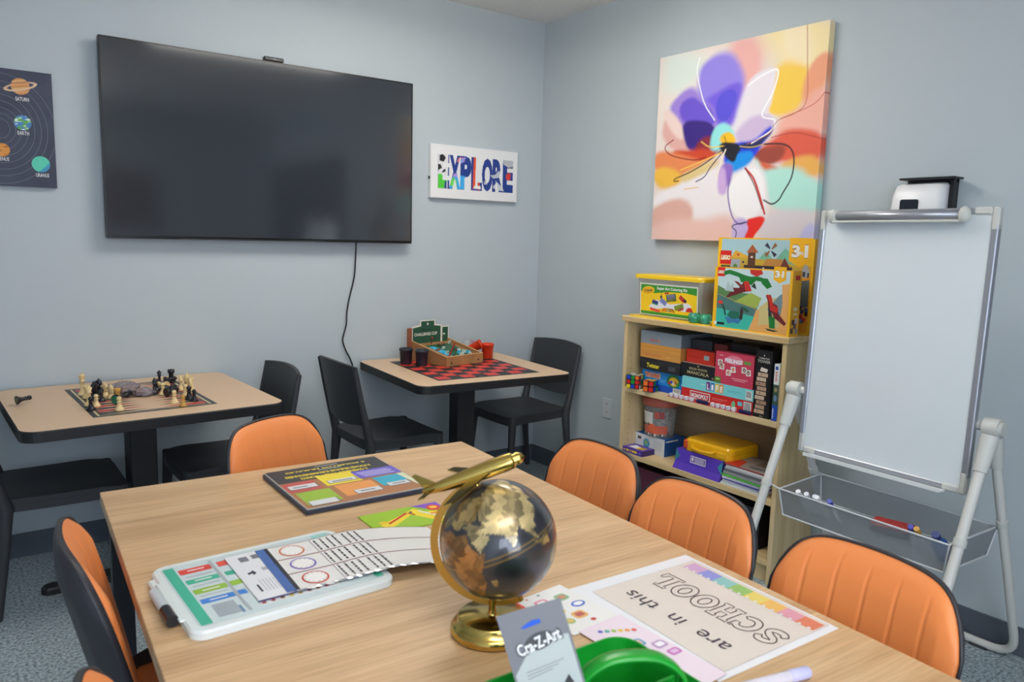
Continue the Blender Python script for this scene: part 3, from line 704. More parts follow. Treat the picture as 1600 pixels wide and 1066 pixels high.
def maya_chair(label, loc, rz):
    t = thing('resin_chair', label, 'chair', loc, rz, 'black resin chairs at the game tables')
    # seat
    def seat(zo):
        def f(a, b):
            x = (a - 0.5) * 2; y = (b - 0.5) * 2
            hw = 0.205 + 0.015 * b
            xx = x * hw * (1 - 0.05 * abs(y) ** 6); yy = -0.01 + y * 0.215 * (1 - 0.04 * abs(x) ** 6)
            z = 0.452 - 0.014 * math.exp(-(x * x + (y + 0.1) ** 2) * 1.5) - 0.02 * max(0, y - 0.55) ** 1.2 * 1.6
            return (xx, yy, z + zo)
        return f
    g = G(); g.surf(seat(0), 21, 21, blk); g.surf(seat(-0.02), 21, 21, blk, flip=True)
    s = seat(0); ring = [s(i / 20, 0) for i in range(20)] + [s(1, i / 20) for i in range(20)] + [s(1 - i / 20, 1) for i in range(20)] + [s(0, 1 - i / 20) for i in range(20)]
    V = ring + [(x * 0.985, y * 0.985, min(z, 0.452) - 0.05) for x, y, z in ring]; n = len(ring)
    g.add(V, [(i, (i + 1) % n, n + (i + 1) % n, n + i)[::-1] for i in range(n)], blk, True)
    g.build('seat', t)
    # backrest panel
    def back(off):
        def f(a, b):
            x = (a - 0.5) * 2; z = 0.535 + 0.285 * b + 0.012 * (1 - x * x) * b - 0.02 * (1 - x * x) * (1 - b)
            y = -0.222 - 0.20 * (z - 0.45) * 0.9 - 0.028 * (1 - x * x) + off
            return (x * (0.20 + 0.012 * b), y, z)
        return f
    g = G(); g.surf(back(0.008), 21, 11, blk, flip=True); g.surf(back(-0.008), 21, 11, blk)
    f1, f2 = back(0.008), back(-0.008)
    for fr in ([(i / 20, 1) for i in range(21)], [(i / 20, 0) for i in range(21)], [(0, i / 10) for i in range(11)], [(1, i / 10) for i in range(11)]):
        V = [f1(*q) for q in fr] + [f2(*q) for q in fr]; k = len(fr)
        g.add(V, [(i, i + 1, k + i + 1, k + i) for i in range(k - 1)], blk, True)
    g.build('backrest', t)
    for sx in (-1, 1):
        G().tube([(sx * 0.188, 0.172, 0.44), (sx * 0.192, 0.178, 0.40), (sx * 0.2, 0.19, 0.2), (sx * 0.205, 0.2, 0.001)], [0.03, 0.024, 0.018, 0.014], 10, blk).build('leg', t)
        G().tube([(sx * 0.208, -0.292, 0.815), (sx * 0.206, -0.262, 0.66), (sx * 0.203, -0.225, 0.50), (sx * 0.2, -0.205, 0.42), (sx * 0.203, -0.225, 0.2), (sx * 0.208, -0.25, 0.001)], [0.012, 0.015, 0.02, 0.026, 0.018, 0.014], 10, blk).build('leg', t)
    return t
rc = maya_chair('black resin chair at the chess table, its back cut off by the frame edge', (-2.70, -0.40, 0), -math.pi / 2)
dup(rc, (-2.085, -0.375, 0), (0, 0, math.pi / 2), 'black resin chair between the chess table and the power cable')
dup(rc, (-1.22, -0.345, 0), (0, 0, -math.pi / 2), 'black resin chair in front of the power cable, facing the checkerboard table')
dup(rc, (-0.335, -0.27, 0), (0, 0, math.pi / 2), 'black resin chair in the room corner beyond the checkerboard table')

# big wooden table
TA = math.radians(-3.213)
TZ = 0.75
big = thing('conference_table', 'large light oak table with a black frame, strewn with school supplies', 'table', (-2.736, -1.627, 0), TA)
oak = wood('oak_top', ((194, 156, 114), (212, 176, 132), (224, 192, 150)), (1.6, 16, 16), 0.42, 0.05, 0.16)
LW, LL = 1.0946, 2.2
G().box(0, LW, -LL, 0, TZ - 0.032, TZ, oak, 0.0015).build('tabletop', big)
stl = mat('table_steel_black', (38, 40, 44), 0.35)
g = G()
for y0, y1 in ((-0.055, -0.015), (-LL + 0.015, -LL + 0.055)): g.box(0.055, LW - 0.055, y0, y1, TZ - 0.085, TZ - 0.0325, stl)
for x0, x1 in ((0.015, 0.055), (LW - 0.055, LW - 0.015)): g.box(x0, x1, -LL + 0.055, -0.055, TZ - 0.085, TZ - 0.0325, stl)
g.build('apron', big)
for x0 in (0.015, LW - 0.065):
    for y0 in (-0.065, -LL + 0.015):
        G().box(x0, x0 + 0.05, y0, y0 + 0.05, 0.0, TZ - 0.033, stl, 0.002).build('leg', big)
TF = T(-2.736, -1.627, 0) @ RZ(TA)
def tp(u, v, z=TZ): return tuple(TF @ Vector((u, -v, z)))

# orange bucket chairs
leather = mat('orange_leather', (234, 140, 76), 0.48, bump=0.1, bscale=220)
shell = mat('charcoal_shell', (44, 44, 50), 0.5, bump=0.1, bscale=250)
def bucket_chair(label, loc, rz):
    t = thing('bucket_chair', label, 'chair', loc, rz, 'orange and charcoal chairs around the big table')
    def outline(a, b, grow):
        s = (a - 0.5) * 2
        ztop = 0.856 + grow - 0.012 * s * s - 0.075 * abs(s) ** 7 - 0.03 * abs(s) ** 16
        z = 0.46 + (ztop - 0.46) * b
        hw = (0.165 + 0.029 * math.sin(min(1, (z - 0.46) / 0.24) * math.pi / 2) + grow) * (1 - 0.07 * max(0, (z - 0.74) / 0.13) ** 2)
        x = s * hw
        y = -0.195 - 0.235 * (z - 0.45) + 1.1 * x * x * (1 - 0.2 * b)
        return s, x, y, z
    def front(a, b):
        s, x, y, z = outline(a, b, 0.0)
        e = min(1 - abs(s), (1 - b) * 1.3) ; puff = 0.024 * min(1, max(0, e) / 0.2) ** 0.5
        ph = (x + 0.0) / 0.062; dd = abs(ph - round(ph)) * 0.062
        groove = 0.0028 * math.exp(-(dd / 0.0028) ** 2) * min(1, max(0, e - 0.06) / 0.1)
        return (x, y + puff - groove, z)
    def rear(a, b):
        s, x, y, z = outline(a, b, 0.004)
        e = min(1 - abs(s), (1 - b) * 1.3)
        return (x, y - 0.008 - 0.022 * min(1, max(0, e) / 0.25) ** 0.6, z)
    def rim(a, b):
        s, x, y, z = outline(a, b, 0.004); return (x, y + 0.004, z)
    g = G(); g.surf(front, 141, 28, leather, flip=True)
    g.build('backrest', t)
    g = G(); g.surf(rear, 41, 28, shell); 
    path = [(0, i / 20) for i in range(20)] + [(i / 40, 1) for i in range(41)] + [(1, 1 - i / 20) for i in range(1, 21)]
    A = [rear(*q) for q in path]; B = [rim(*q) for q in path]
    Cc = []
    for q in path:
        s, x, y, z = outline(q[0], q[1], 0.0); Cc.append((x, y + 0.001, z))
    k = len(path)
    g.add(A + B + Cc, [(i, i + 1, k + i + 1, k + i) for i in range(k - 1)] + [(k + i, k + i + 1, 2 * k + i + 1, 2 * k + i) for i in range(k - 1)], shell, True)
    # lower shell wrapping the seat
    def low(a, b):
        th = math.pi * (a); x = -0.198 * math.cos(th) * (0.9 + 0.1 * b); y = -0.215 * math.sin(th) ** 0.7 if a not in (0, 1) else 0
        return (x * 0.93, y + 0.02 * (1 - b) + (0.17 if a in (0, 1) else 0), 0.40 + 0.10 * b)
    g.surf(low, 31, 4, shell, flip=False)
    g.build('shell', t)
    def seat(a, b):
        x = (a - 0.5) * 2; y = (b - 0.5) * 2
        e = min(1 - abs(x), 1 - abs(y)); p = 0.028 * min(1, e / 0.25) ** 0.5
        return (x * 0.183 * (1 - 0.06 * abs(y) ** 4), 0.01 + y * 0.21 * (1 - 0.06 * abs(x) ** 4), 0.445 + p)
    G().surf(seat, 31, 31, leather).prism(rrect(0.36, 0.41, 0.05, 5, 0, 0.01), 0.40, 0.446, shell).build('seat', t)
    for sx in (-1, 1):
        for sy in (-1, 1):
            G().tube([(sx * 0.12, sy * 0.12 + 0.01, 0.405), (sx * 0.185, sy * 0.2, 0.0)], [0.016, 0.010], 10, K((26, 26, 28), 0.4)).build('leg', t)
    return t
def chair_at(u, v, head):
    p = TF @ Vector((u, -v, 0)); return (p.x, p.y, 0), (0, 0, TA + head)
L, R = chair_at(0.50, 0.17, math.pi)     # far end, facing the camera
oc = bucket_chair('orange bucket chair at the far end of the big table, by the chess table', L, R[2])
oc.location = chair_at(0.618, 0.080, 0)[0]; oc.rotation_euler = (0, 0, TA + math.pi + math.radians(28))
for u, v, hd, lab in ((LW - 0.135, 0.575, math.pi / 2, 'orange bucket chair nearest the wall outlet, beside the low end of the bookcase'),
                      (LW - 0.165, 0.985, math.pi / 2, 'orange bucket chair in front of the bookcase, middle one of the three in a row'),
                      (LW - 0.160, 1.425, math.pi / 2, 'orange bucket chair in front of the easel whiteboard'),
                      (0.178, 0.575, -math.pi / 2, 'orange bucket chair seen from behind, beside the magnetic calendar board'),
                      (0.165, 1.22, -math.pi / 2, 'orange bucket chair at the bottom edge of the frame, only its top corner showing')):
    a, b = chair_at(u, v, hd); dup(oc, a, b, lab)

# bookcase (local frame: x along the front, y into the wall)
mpl = wood('maple_ply', ((212, 184, 132), (224, 198, 148), (234, 210, 164)), (14, 14, 1.6), 0.5, 0, 0.08)
mph = wood('maple_ply_flat', ((212, 184, 132), (226, 200, 150), (234, 210, 164)), (1.6, 14, 14), 0.5, 0, 0.08)
plyd = K((168, 128, 82))
BW, BD = 0.935, 0.285
bc = thing('bookcase', 'light maple bookcase full of board games between the outlet and the easel', 'bookcase', (-BD - 0.002, -1.08, 0), H90)
for x0 in (0.0, BW - 0.022):
    g = G().box(x0, x0 + 0.022, 0.004, BD, 0, 1.042, mpl, 0.001)
    xi = x0 + 0.0222 if x0 == 0 else x0 - 0.0002
    for yy in (0.04, 0.24):
        for k in range(26):
            z = 0.12 + k * 0.034
            g.add([(xi, yy + 0.0022 * math.cos(a), z + 0.0022 * math.sin(a)) for a in [i * math.pi / 4 for i in range(8)]], [tuple(range(8))], K((60, 44, 30)))
    g.build('side_panel', bc)
g = G().box(-0.012, BW + 0.012, -0.006, BD, 1.0425, 1.07, mph, 0.002)
for z in (1.048, 1.054, 1.060): g.box(-0.0121, BW + 0.0121, -0.0063, 0.0, z, z + 0.0018, plyd)
g.build('top_panel', bc)
for z in (0.685, 0.346, 0.08):
    G().box(0.0223, BW - 0.0223, 0.004, BD - 0.012, z, z + 0.025, mph, 0.001).build('shelf', bc)
G().box(0.0223, BW - 0.0223, BD - 0.0115, BD - 0.004, 0.0, 1.042, wood('maple_back', ((150, 128, 100), (160, 138, 108), (168, 146, 116)), (1.5, 14, 14), 0.7, 0, 0.06)).build('back_panel', bc)
G().box(0.0223, BW - 0.0223, 0.03, 0.045, 0.0, 0.0795, mph).build('plinth', bc)

# easel whiteboard
ez = thing('easel_whiteboard', 'freestanding flip chart whiteboard on a white tubular easel with a hanging grey mesh basket', 'whiteboard', (0, 0, 0))
tubew = mat('easel_white', (214, 214, 208), 0.4)
plast = mat('easel_plastic', (204, 206, 200), 0.45)
alu = mat('aluminium', (176, 180, 188), 0.35, 0.6)
BM = T(-0.468, -2.526, 1.127) @ RZ(H90 - 0.036) @ RX(-0.047) @ RY(-0.007)
BWD, BHT = 0.602, 0.889
g = G(BM).box(-BWD / 2 + 0.018, BWD / 2 - 0.018, -0.007, 0.007, -BHT / 2 + 0.018, BHT / 2 - 0.018, mat('whiteboard_face', (222, 230, 233), 0.22, spec=0.5, coat=0.3))
g.build('board', ez)
g = G(BM)
hw, hh = BWD / 2, BHT / 2
for x0, x1, z0, z1 in ((-hw, -hw + 0.02, -hh + 0.05, hh - 0.05), (hw - 0.02, hw, -hh + 0.05, hh - 0.05), (-hw + 0.05, hw - 0.05, hh - 0.02, hh), (-hw + 0.05, hw - 0.05, -hh, -hh + 0.02)):
    g.box(x0, x1, -0.013, 0.013, z0, z1, alu, 0.003)
for sx in (-1, 1):
    for sz in (-1, 1):
        cx = sx * (hw - 0.026); cz = sz * (hh - 0.026)
        g.box(min(sx * hw, sx * (hw - 0.022)), max(sx * hw, sx * (hw - 0.022)), -0.0145, 0.0145, min(sz * (hh + 0.002), sz * (hh - 0.07)), max(sz * (hh + 0.002), sz * (hh - 0.07)), plast, 0.005)
        g.box(min(sx * (hw - 0.022), sx * (hw - 0.075)), max(sx * (hw - 0.022), sx * (hw - 0.075)), -0.0145, 0.0145, min(sz * (hh + 0.002), sz * (hh - 0.022)), max(sz * (hh + 0.002), sz * (hh - 0.022)), plast, 0.005)
g.build('board_frame', ez)
g = G(BM)
g.box(-0.23, 0.20, -0.042, -0.016, hh - 0.036, hh - 0.006, alu, 0.006, seg=2)
g.box(-0.23, 0.20, -0.05, -0.03, hh - 0.046, hh - 0.038, plast, 0.002)
for sx in (-0.238, 0.208): g.ball((sx, -0.03, hh - 0.022), 0.026, plast, 16, sc=(0.7, 0.8, 1.0))
g.build('paper_clamp', ez)
g = G(BM).box(-0.25, 0.24, -0.05, -0.0135, -hh - 0.004, -hh + 0.001, mat('tray_white', (226, 230, 230), 0.3)).box(-0.25, 0.24, -0.053, -0.049, -hh - 0.004, -hh + 0.008, mat('tray_white'))
g.build('pen_tray', ez)
YL, YR = -2.188, -2.868
PZ = 0.905; PX = -0.468
for yy, sgn in ((YL, 1), (YR, -1)):
    g = G()
    g.cyl((PX, yy - 0.022, PZ), (PX, yy + 0.022, PZ), 0.03, n=20, m=plast)
    g.cyl((PX, yy + sgn * 0.022, PZ), (PX, yy + sgn * 0.032, PZ), 0.022, n=20, m=plast)
    g.cyl((PX, yy - sgn * 0.022, PZ), (PX, yy - sgn * 0.043, PZ), 0.016, n=16, m=plast)
    g.build('pivot_knob', ez)
# front and rear tube frames, each a U standing on the floor
for xb, nm in ((-0.84, 'front_leg_frame'), (-0.052, 'rear_leg_frame')):
    P = []
    def along(yy, t): return (PX + (xb - PX) * t, yy, PZ - (PZ - 0.018) * t)
    r = 0.016 if nm[0] == 'f' else 0.0145
    P.append(along(YL, 0.03)); P.append(along(YL, 0.9))
    a = along(YL, 0.91); 
    def corner(yy, inward):
        p0 = Vector(along(yy, 0.9)); p1 = Vector((xb, yy, 0.018)); p2 = Vector((xb, yy + inward * 0.09, 0.018))
        return [tuple(p0 * (1 - s) ** 2 + p1 * 2 * s * (1 - s) + p2 * s * s) for s in (0.15, 0.3, 0.45, 0.6, 0.75, 0.9, 1.0)]
    P += corner(YL, -1) + corner(YR, 1)[::-1]
    P.append(along(YR, 0.9)); P.append(along(YR, 0.03))
    fr = G().tube(P, r, 12, tubew).build(nm, ez)
    for yy in (YL, YR):
        G().tube([along(yy, 0.03), along(yy, 0.06), along(yy, 0.15)], [0.028, 0.026, 0.0205], 12, plast).build('leg_socket', fr)
    for yy in (YL - 0.12, YR + 0.12):
        G().box(xb - 0.014, xb + 0.014, yy - 0.03, yy + 0.03, 0.0, 0.012, K((60, 62, 66)), 0.002).build('rubber_foot', fr)
# mesh basket
mesh_m = clear('basket_mesh', (140, 146, 150), 0.62, 0.7)
edge_w = mat('basket_piping', (206, 210, 212), 0.5)
FT = [(-0.622, -2.250, 0.560), (-0.622, -2.845, 0.553)]; FB = [(-0.605, -2.262, 0.462), (-0.605, -2.83, 0.455)]
RT = [(-0.295, -2.215, 0.552), (-0.295, -2.85, 0.545)]; RB = [(-0.315, -2.235, 0.452), (-0.315, -2.835, 0.446)]
g = G()
def quad(a, b, c, d): g.add([a, b, c, d], [(0, 1, 2, 3)], mesh_m)
quad(FT[0], FT[1], FB[1], FB[0]); quad(RT[1], RT[0], RB[0], RB[1]); quad(RT[0], FT[0], FB[0], RB[0]); quad(FT[1], RT[1], RB[1], FB[1]); quad(FB[0], FB[1], RB[1], RB[0])
bk = g.build('basket', ez)
g = G()
for loop in ((FT[0], FT[1], RT[1], RT[0], FT[0]), (FB[0], FB[1], RB[1], RB[0], FB[0]), (FT[0], FB[0]), (FT[1], FB[1]), (RT[0], RB[0]), (RT[1], RB[1])):
    for a, b in zip(loop[:-1], loop[1:]): g.tube([a, b], 0.0035, 6, edge_w)
g.build('piping', bk)
g = G()
for yy, F0, R0 in ((YL, FT[0], RT[0]), (YR, FT[1], RT[1])):
    tf = (PZ - 0.566) / (PZ - 0.018)
    pf = (PX + (-0.84 - PX) * tf, yy, 0.566); pr = (PX + (-0.052 - PX) * tf, yy, 0.566)
    g.tube([F0, (pf[0], yy + (0.017 if yy < -2.5 else -0.017), 0.563)], 0.0035, 6, edge_w); g.tube([R0, (pr[0], yy + (0.015 if yy < -2.5 else -0.015), 0.56)], 0.0035, 6, edge_w)
    d = (Vector((-0.84, 0, 0.018)) - Vector((PX, 0, PZ))).normalized(); e2 = (Vector((-0.052, 0, 0.018)) - Vector((PX, 0, PZ))).normalized()
    g.cyl(tuple(Vector(pf) - d * 0.012), tuple(Vector(pf) + d * 0.012), 0.0195, n=14, m=plast); g.cyl(tuple(Vector(pr) - e2 * 0.012), tuple(Vector(pr) + e2 * 0.012), 0.018, n=14, m=plast)
g.build('hanging_clips', bk)
# basket contents
mk = None
for i, (x, y, cc, lab) in enumerate(((-0.50, -2.30, (232, 234, 238), 'white capped marker at the bookcase end of the mesh basket'), (-0.50, -2.325, (224, 228, 236), 'second white capped marker in the mesh basket, beside the end one'),
        (-0.50, -2.35, (214, 222, 236), 'third white capped marker in the mesh basket'), (-0.50, -2.375, (234, 236, 240), 'fourth white capped marker in the mesh basket'), (-0.50, -2.415, (60, 80, 190), 'blue and white capped marker in the mesh basket, set apart from four others'),
        (-0.50, -2.69, (70, 80, 180), 'blue capped marker beside the eraser in the mesh basket'), (-0.50, -2.725, (214, 160, 70), 'yellow capped marker beside the eraser in the mesh basket'))):
    p = thing('marker', lab, 'marker', (x, y, 0.468), 0, 'markers in the mesh basket', rot=(0, math.radians(-42), 0.1 * (i % 3)))
    G().cyl((0, 0, 0), (0, 0, 0.085), 0.008, n=12, m=K(WHITE)).build('barrel', p)
    G().cyl((0, 0, 0.085), (0, 0, 0.12), 0.009, n=12, m=K(cc)).build('cap', p)
t = thing('board_eraser', 'black and red whiteboard eraser lying in the mesh basket', 'eraser', (-0.47, -2.60, 0.475), 0.3, rot=(0, math.radians(-8), 0.2))
G().box(-0.03, 0.03, -0.07, 0.07, 0, 0.02, K((40, 40, 44)), 0.004).build('felt', t); G().box(-0.028, 0.028, -0.068, 0.068, 0.0205, 0.04, K((190, 50, 44)), 0.008).build('handle', t)
t = thing('spray_bottle', 'blue cleaner bottle lying at the far end of the mesh basket', 'bottle', (-0.52, -2.79, 0.475), 0, rot=(0, math.radians(-40), 0))
G().lathe([(0.022, 0), (0.024, 0.01), (0.024, 0.07), (0.012, 0.09), (0.011, 0.095)], 16, K((50, 110, 200), 0.2)).build('bottle', t)
G().cyl((0, 0, 0.0955), (0, 0, 0.115), 0.013, n=14, m=K((40, 60, 120))).build('cap', t)
# ------------------------------------------------------------------ things on and in the bookcase
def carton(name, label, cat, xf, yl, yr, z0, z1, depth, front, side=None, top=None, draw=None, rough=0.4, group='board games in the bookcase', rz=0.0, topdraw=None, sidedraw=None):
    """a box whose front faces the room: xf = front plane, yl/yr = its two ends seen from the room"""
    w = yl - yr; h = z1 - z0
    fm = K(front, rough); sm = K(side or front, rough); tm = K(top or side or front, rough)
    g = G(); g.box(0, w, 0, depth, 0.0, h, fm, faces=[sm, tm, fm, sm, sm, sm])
    g.M = FRONT
    if draw: draw(g, w, h)
    if sidedraw:
        g.M = frame((w + 0.0004, 0, 0), (0, 1, 0), (0, 0, 1)); sidedraw(g, depth, h)
    if topdraw:
        g.M = T(0, 0, h); topdraw(g)
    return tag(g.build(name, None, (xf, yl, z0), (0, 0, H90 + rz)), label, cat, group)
Wt = K((236, 236, 234)); Bk = K((24, 24, 26)); Yl = K((246, 204, 40)); Rd = K((208, 44, 40))
def barcode(g, x0, y0, x1, y1, z=0.001):
    g.rect(x0, y0, x1, y1, z, Wt); n = 9
    for i in range(n):
        x = x0 + (x1 - x0) * (0.08 + 0.84 * i / n); g.rect(x, y0 + (y1 - y0) * 0.2, x + (x1 - x0) * (0.03 + 0.03 * (i % 2)), y1 - (y1 - y0) * 0.08, z + 0.0002, Bk)
S1, S2 = 0.7102, 0.3712
def d_trouble(g, w, h):
    g.rect(0, 0, w, h * 0.33, 0.0003, K((34, 84, 190)))
    g.text('TROUBLE', 0.018, h * 0.62, 0.030, K((240, 236, 220)), 0.0005, bold=0.10, width=0.104, align='L'); g.text('TROUBLE', 0.02, h * 0.62, 0.030, K((244, 116, 30)), 0.0008, bold=0.05, width=0.10, align='L'); 
    g.poly(ell(0.042, 0.032, 24, w * 0.73, h * 0.62), 0.0005, K((60, 130, 70))); g.poly(ell(0.030, 0.022, 20, w * 0.74, h * 0.60), 0.0007, K((230, 190, 60)))
    for k, c in enumerate(((210, 50, 40), (60, 80, 200), (236, 236, 230), (230, 120, 50), (70, 170, 80))): g.poly(ell(0.009, 0.008, 12, w * (0.64 + 0.045 * k), h * (0.52 + 0.05 * (k % 2))), 0.0009, K(c))
    g.rect(w * 0.42, h * 0.55, w * 0.56, h * 0.57, 0.0006, K((150, 210, 240))); g.rect(w * 0.42, h * 0.48, w * 0.54, h * 0.5, 0.0006, K((150, 210, 240)))
    barcode(g, w * 0.73, 0.006, w * 0.9, h * 0.3)
    g.text('2-4', w * 0.93, h * 0.5, 0.012, Wt, 0.0006, bold=0.03)
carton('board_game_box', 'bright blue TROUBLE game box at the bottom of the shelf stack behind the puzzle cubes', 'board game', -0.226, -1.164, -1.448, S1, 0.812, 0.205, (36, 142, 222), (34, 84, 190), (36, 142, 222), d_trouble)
def d_twister(g, w, h):
    g.rect(0, h * 0.70, w, h * 0.72, 0.0003, K((90, 92, 96)))
    g.text('Twister', w * 0.34, h * 0.22, 0.030, K((240, 224, 60)), 0.0005, bold=0.03, width=0.085)
    for k in range(3): g.rect(w * 0.72, h * (0.25 + 0.12 * k), w * 0.88, h * (0.29 + 0.12 * k), 0.0004, K((120, 124, 130)))
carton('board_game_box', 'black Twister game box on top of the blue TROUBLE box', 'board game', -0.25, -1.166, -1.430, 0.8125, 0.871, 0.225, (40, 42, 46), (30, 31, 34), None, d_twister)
def d_wood1(g, w, h):
    for k in range(14): g.rect(w * 0.12 + k * w * 0.03, h * 0.3, w * 0.135 + k * w * 0.03, h * 0.62, 0.0004, K((206, 120, 70)))
    g.rect(w * 0.66, h * 0.35, w * 0.76, h * 0.5, 0.0004, K((226, 170, 90)))
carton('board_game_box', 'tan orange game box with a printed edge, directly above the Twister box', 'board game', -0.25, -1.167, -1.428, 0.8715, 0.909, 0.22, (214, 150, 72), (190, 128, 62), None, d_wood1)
carton('board_game_box', 'plain tan orange game box directly under the grey one', 'board game', -0.25, -1.166, -1.428, 0.9095, 0.942, 0.22, (220, 154, 70), (190, 128, 62), None, lambda g, w, h: g.rect(0, h * 0.45, w, h * 0.49, 0.0004, K((180, 118, 54))))
def d_grey(g, w, h):
    for k, c in enumerate(((200, 90, 90), (170, 110, 130), (190, 120, 90), (150, 110, 140), (200, 130, 100), (180, 140, 120))): g.rect(w * 0.26 + k * w * 0.042, h * 0.18, w * 0.29 + k * w * 0.042, h * 0.42, 0.0004, K(c))
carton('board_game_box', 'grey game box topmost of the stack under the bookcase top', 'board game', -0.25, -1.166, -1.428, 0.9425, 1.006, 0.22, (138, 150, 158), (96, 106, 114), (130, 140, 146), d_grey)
def d_mono(g, w, h):
    g.rect(w * 0.13, h * 0.22, w * 0.42, h * 0.86, 0.0004, Wt); g.rect(w * 0.138, h * 0.28, w * 0.412, h * 0.80, 0.0006, Rd)
    g.text('MONOPOLY', w * 0.275, h * 0.36, 0.026, Wt, 0.0008, bold=0.05, width=w * 0.25)
    g.rect(w * 0.45, h * 0.62, w * 0.66, h * 0.66, 0.0004, K((236, 150, 140))); g.rect(w * 0.45, h * 0.5, w * 0.6, h * 0.53, 0.0004, K((236, 150, 140)))
    g.poly([(w * 0.72, h * 0.3), (w * 0.77, h * 0.3), (w * 0.77, h * 0.6), (w * 0.745, h * 0.8), (w * 0.72, h * 0.6)], 0.0004, K((120, 190, 140)))
    g.rect(w * 0.8, h * 0.5, w * 0.86, h * 0.8, 0.0004, K((110, 190, 210))); barcode(g, w * 0.88, h * 0.1, w * 0.98, h * 0.9)
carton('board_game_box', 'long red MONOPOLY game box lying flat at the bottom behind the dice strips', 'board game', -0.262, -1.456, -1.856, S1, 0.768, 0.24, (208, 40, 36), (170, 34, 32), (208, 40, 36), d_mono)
def d_life(g, w, h):
    g.rect(w * 0.28, h * 0.55, w * 0.34, h * 0.6, 0.0004, Wt)
    for k, (ch, c, tc) in enumerate((('L', (120, 40, 130), (240, 240, 240)), ('I', (40, 110, 190), (250, 250, 250)), ('F', (240, 200, 60), (250, 250, 250)), ('E', (240, 150, 50), (250, 250, 250)))):
        x = w * 0.385 + k * w * 0.062
        g.rect(x - w * 0.027, h * 0.16, x + w * 0.027, h * 0.9, 0.0004, K(c)); g.text(ch, x, h * 0.26, 0.034, K(tc), 0.0007, bold=0.05, width=w * 0.03)
    g.rect(w * 0.65, h * 0.5, w * 0.84, h * 0.54, 0.0004, K((90, 170, 180))); g.rect(w * 0.65, h * 0.4, w * 0.78, h * 0.43, 0.0004, K((90, 170, 180)))
    barcode(g, w * 0.9, h * 0.12, w * 0.98, h * 0.85)
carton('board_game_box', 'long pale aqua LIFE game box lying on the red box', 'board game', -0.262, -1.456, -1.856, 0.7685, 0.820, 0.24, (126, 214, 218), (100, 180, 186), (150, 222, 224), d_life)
def d_manc(g, w, h):
    yc = K((196, 178, 130))
    g.text('SOLID WOOD', w * 0.5, h * 0.56, 0.014, yc, 0.0005, bold=0.015, width=w * 0.52); g.text('MANCALA', w * 0.5, h * 0.22, 0.021, yc, 0.0005, bold=0.015, width=w * 0.62)
    g.poly(ell(0.004, 0.004, 10, w * 0.5, h * 0.86), 0.0005, yc); g.poly(ell(0.006, 0.006, 10, w * 0.92, h * 0.16), 0.0005, K((150, 110, 90)))
carton('board_game_box', 'black SOLID WOOD MANCALA game box on the aqua box', 'board game', -0.25, -1.434, -1.640, 0.8205, 0.883, 0.2, (30, 32, 36), (24, 25, 28), (150, 140, 130), d_manc)
carton('board_game_box', 'red orange game box on the black mancala box', 'board game', -0.222, -1.440, -1.606, 0.8835, 0.945, 0.18, (204, 52, 36), (150, 36, 28), None, lambda g, w, h: (g.rect(w * 0.1, h * 0.42, w * 0.55, h * 0.5, 0.0004, K((180, 44, 30))), g.poly(rrect(w * 0.18, h * 0.34, 0.003, 3, w * 0.72, h * 0.5), 0.0004, K((150, 170, 170)))))
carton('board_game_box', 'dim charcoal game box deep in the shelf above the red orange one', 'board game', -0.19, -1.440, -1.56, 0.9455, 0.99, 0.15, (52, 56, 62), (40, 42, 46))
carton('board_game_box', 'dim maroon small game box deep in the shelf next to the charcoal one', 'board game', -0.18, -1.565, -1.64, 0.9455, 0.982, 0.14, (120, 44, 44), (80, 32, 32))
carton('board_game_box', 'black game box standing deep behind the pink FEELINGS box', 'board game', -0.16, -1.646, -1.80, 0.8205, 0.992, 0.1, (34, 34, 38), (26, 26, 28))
def d_feel(g, w, h):
    g.poly(ell(w * 0.22, h * 0.14, 24, w * 0.5, h * 0.79), 0.0003, K((224, 130, 150)))
    g.text('FEELINGS', w * 0.48, h * 0.70, 0.024, K((236, 232, 236)), 0.0006, bold=0.05, width=w * 0.46, outline=0); g.rect(w * 0.74, h * 0.72, w * 0.92, h * 0.82, 0.0005, K((110, 150, 70)))
    for x, y, c in ((0.13, 0.66, (90, 60, 50)), (0.18, 0.54, (140, 90, 70)), (0.36, 0.38, (190, 110, 80)), (0.48, 0.50, (200, 110, 60)), (0.76, 0.54, (60, 44, 40)), (0.87, 0.48, (80, 60, 50))):
        r_ = 0.1 * ((x * 37) % 3 - 1)
        pts = [(w * x + a * math.cos(r_) - b * math.sin(r_), h * y + a * math.sin(r_) + b * math.cos(r_)) for a, b in ((-0.0125, -0.013), (0.0125, -0.013), (0.0125, 0.013), (-0.0125, 0.013))]
        g.poly(pts, 0.0005, Wt); g.poly(ell(0.008, 0.0095, 12, w * x, h * y), 0.0008, K(c)); g.poly(ell(0.0048, 0.006, 10, w * x, h * y - 0.001), 0.0010, K((222, 170, 140)))
    g.rect(w * 0.45, h * 0.22, w * 0.86, h * 0.245, 0.0005, K((236, 170, 180))); g.rect(w * 0.5, h * 0.17, w * 0.8, h * 0.19, 0.0005, K((236, 170, 180)))
    g.rect(0, 0, w * 0.17, h * 0.2, 0.0004, K((90, 130, 60))); g.rect(w * 0.03, h * 0.1, w * 0.14, h * 0.16, 0.0006, K((170, 200, 120)))
    g.rect(w * 0.1, h * 0.88, w * 0.2, h * 0.9, 0.0005, K((236, 190, 200)))
carton('board_game_box', 'pink FEELINGS game box standing upright with small portrait photos', 'board game', -0.262, -1.643, -1.848, 0.8205, 0.964, 0.05, (204, 66, 92), (150, 46, 64), (190, 70, 90), d_feel)
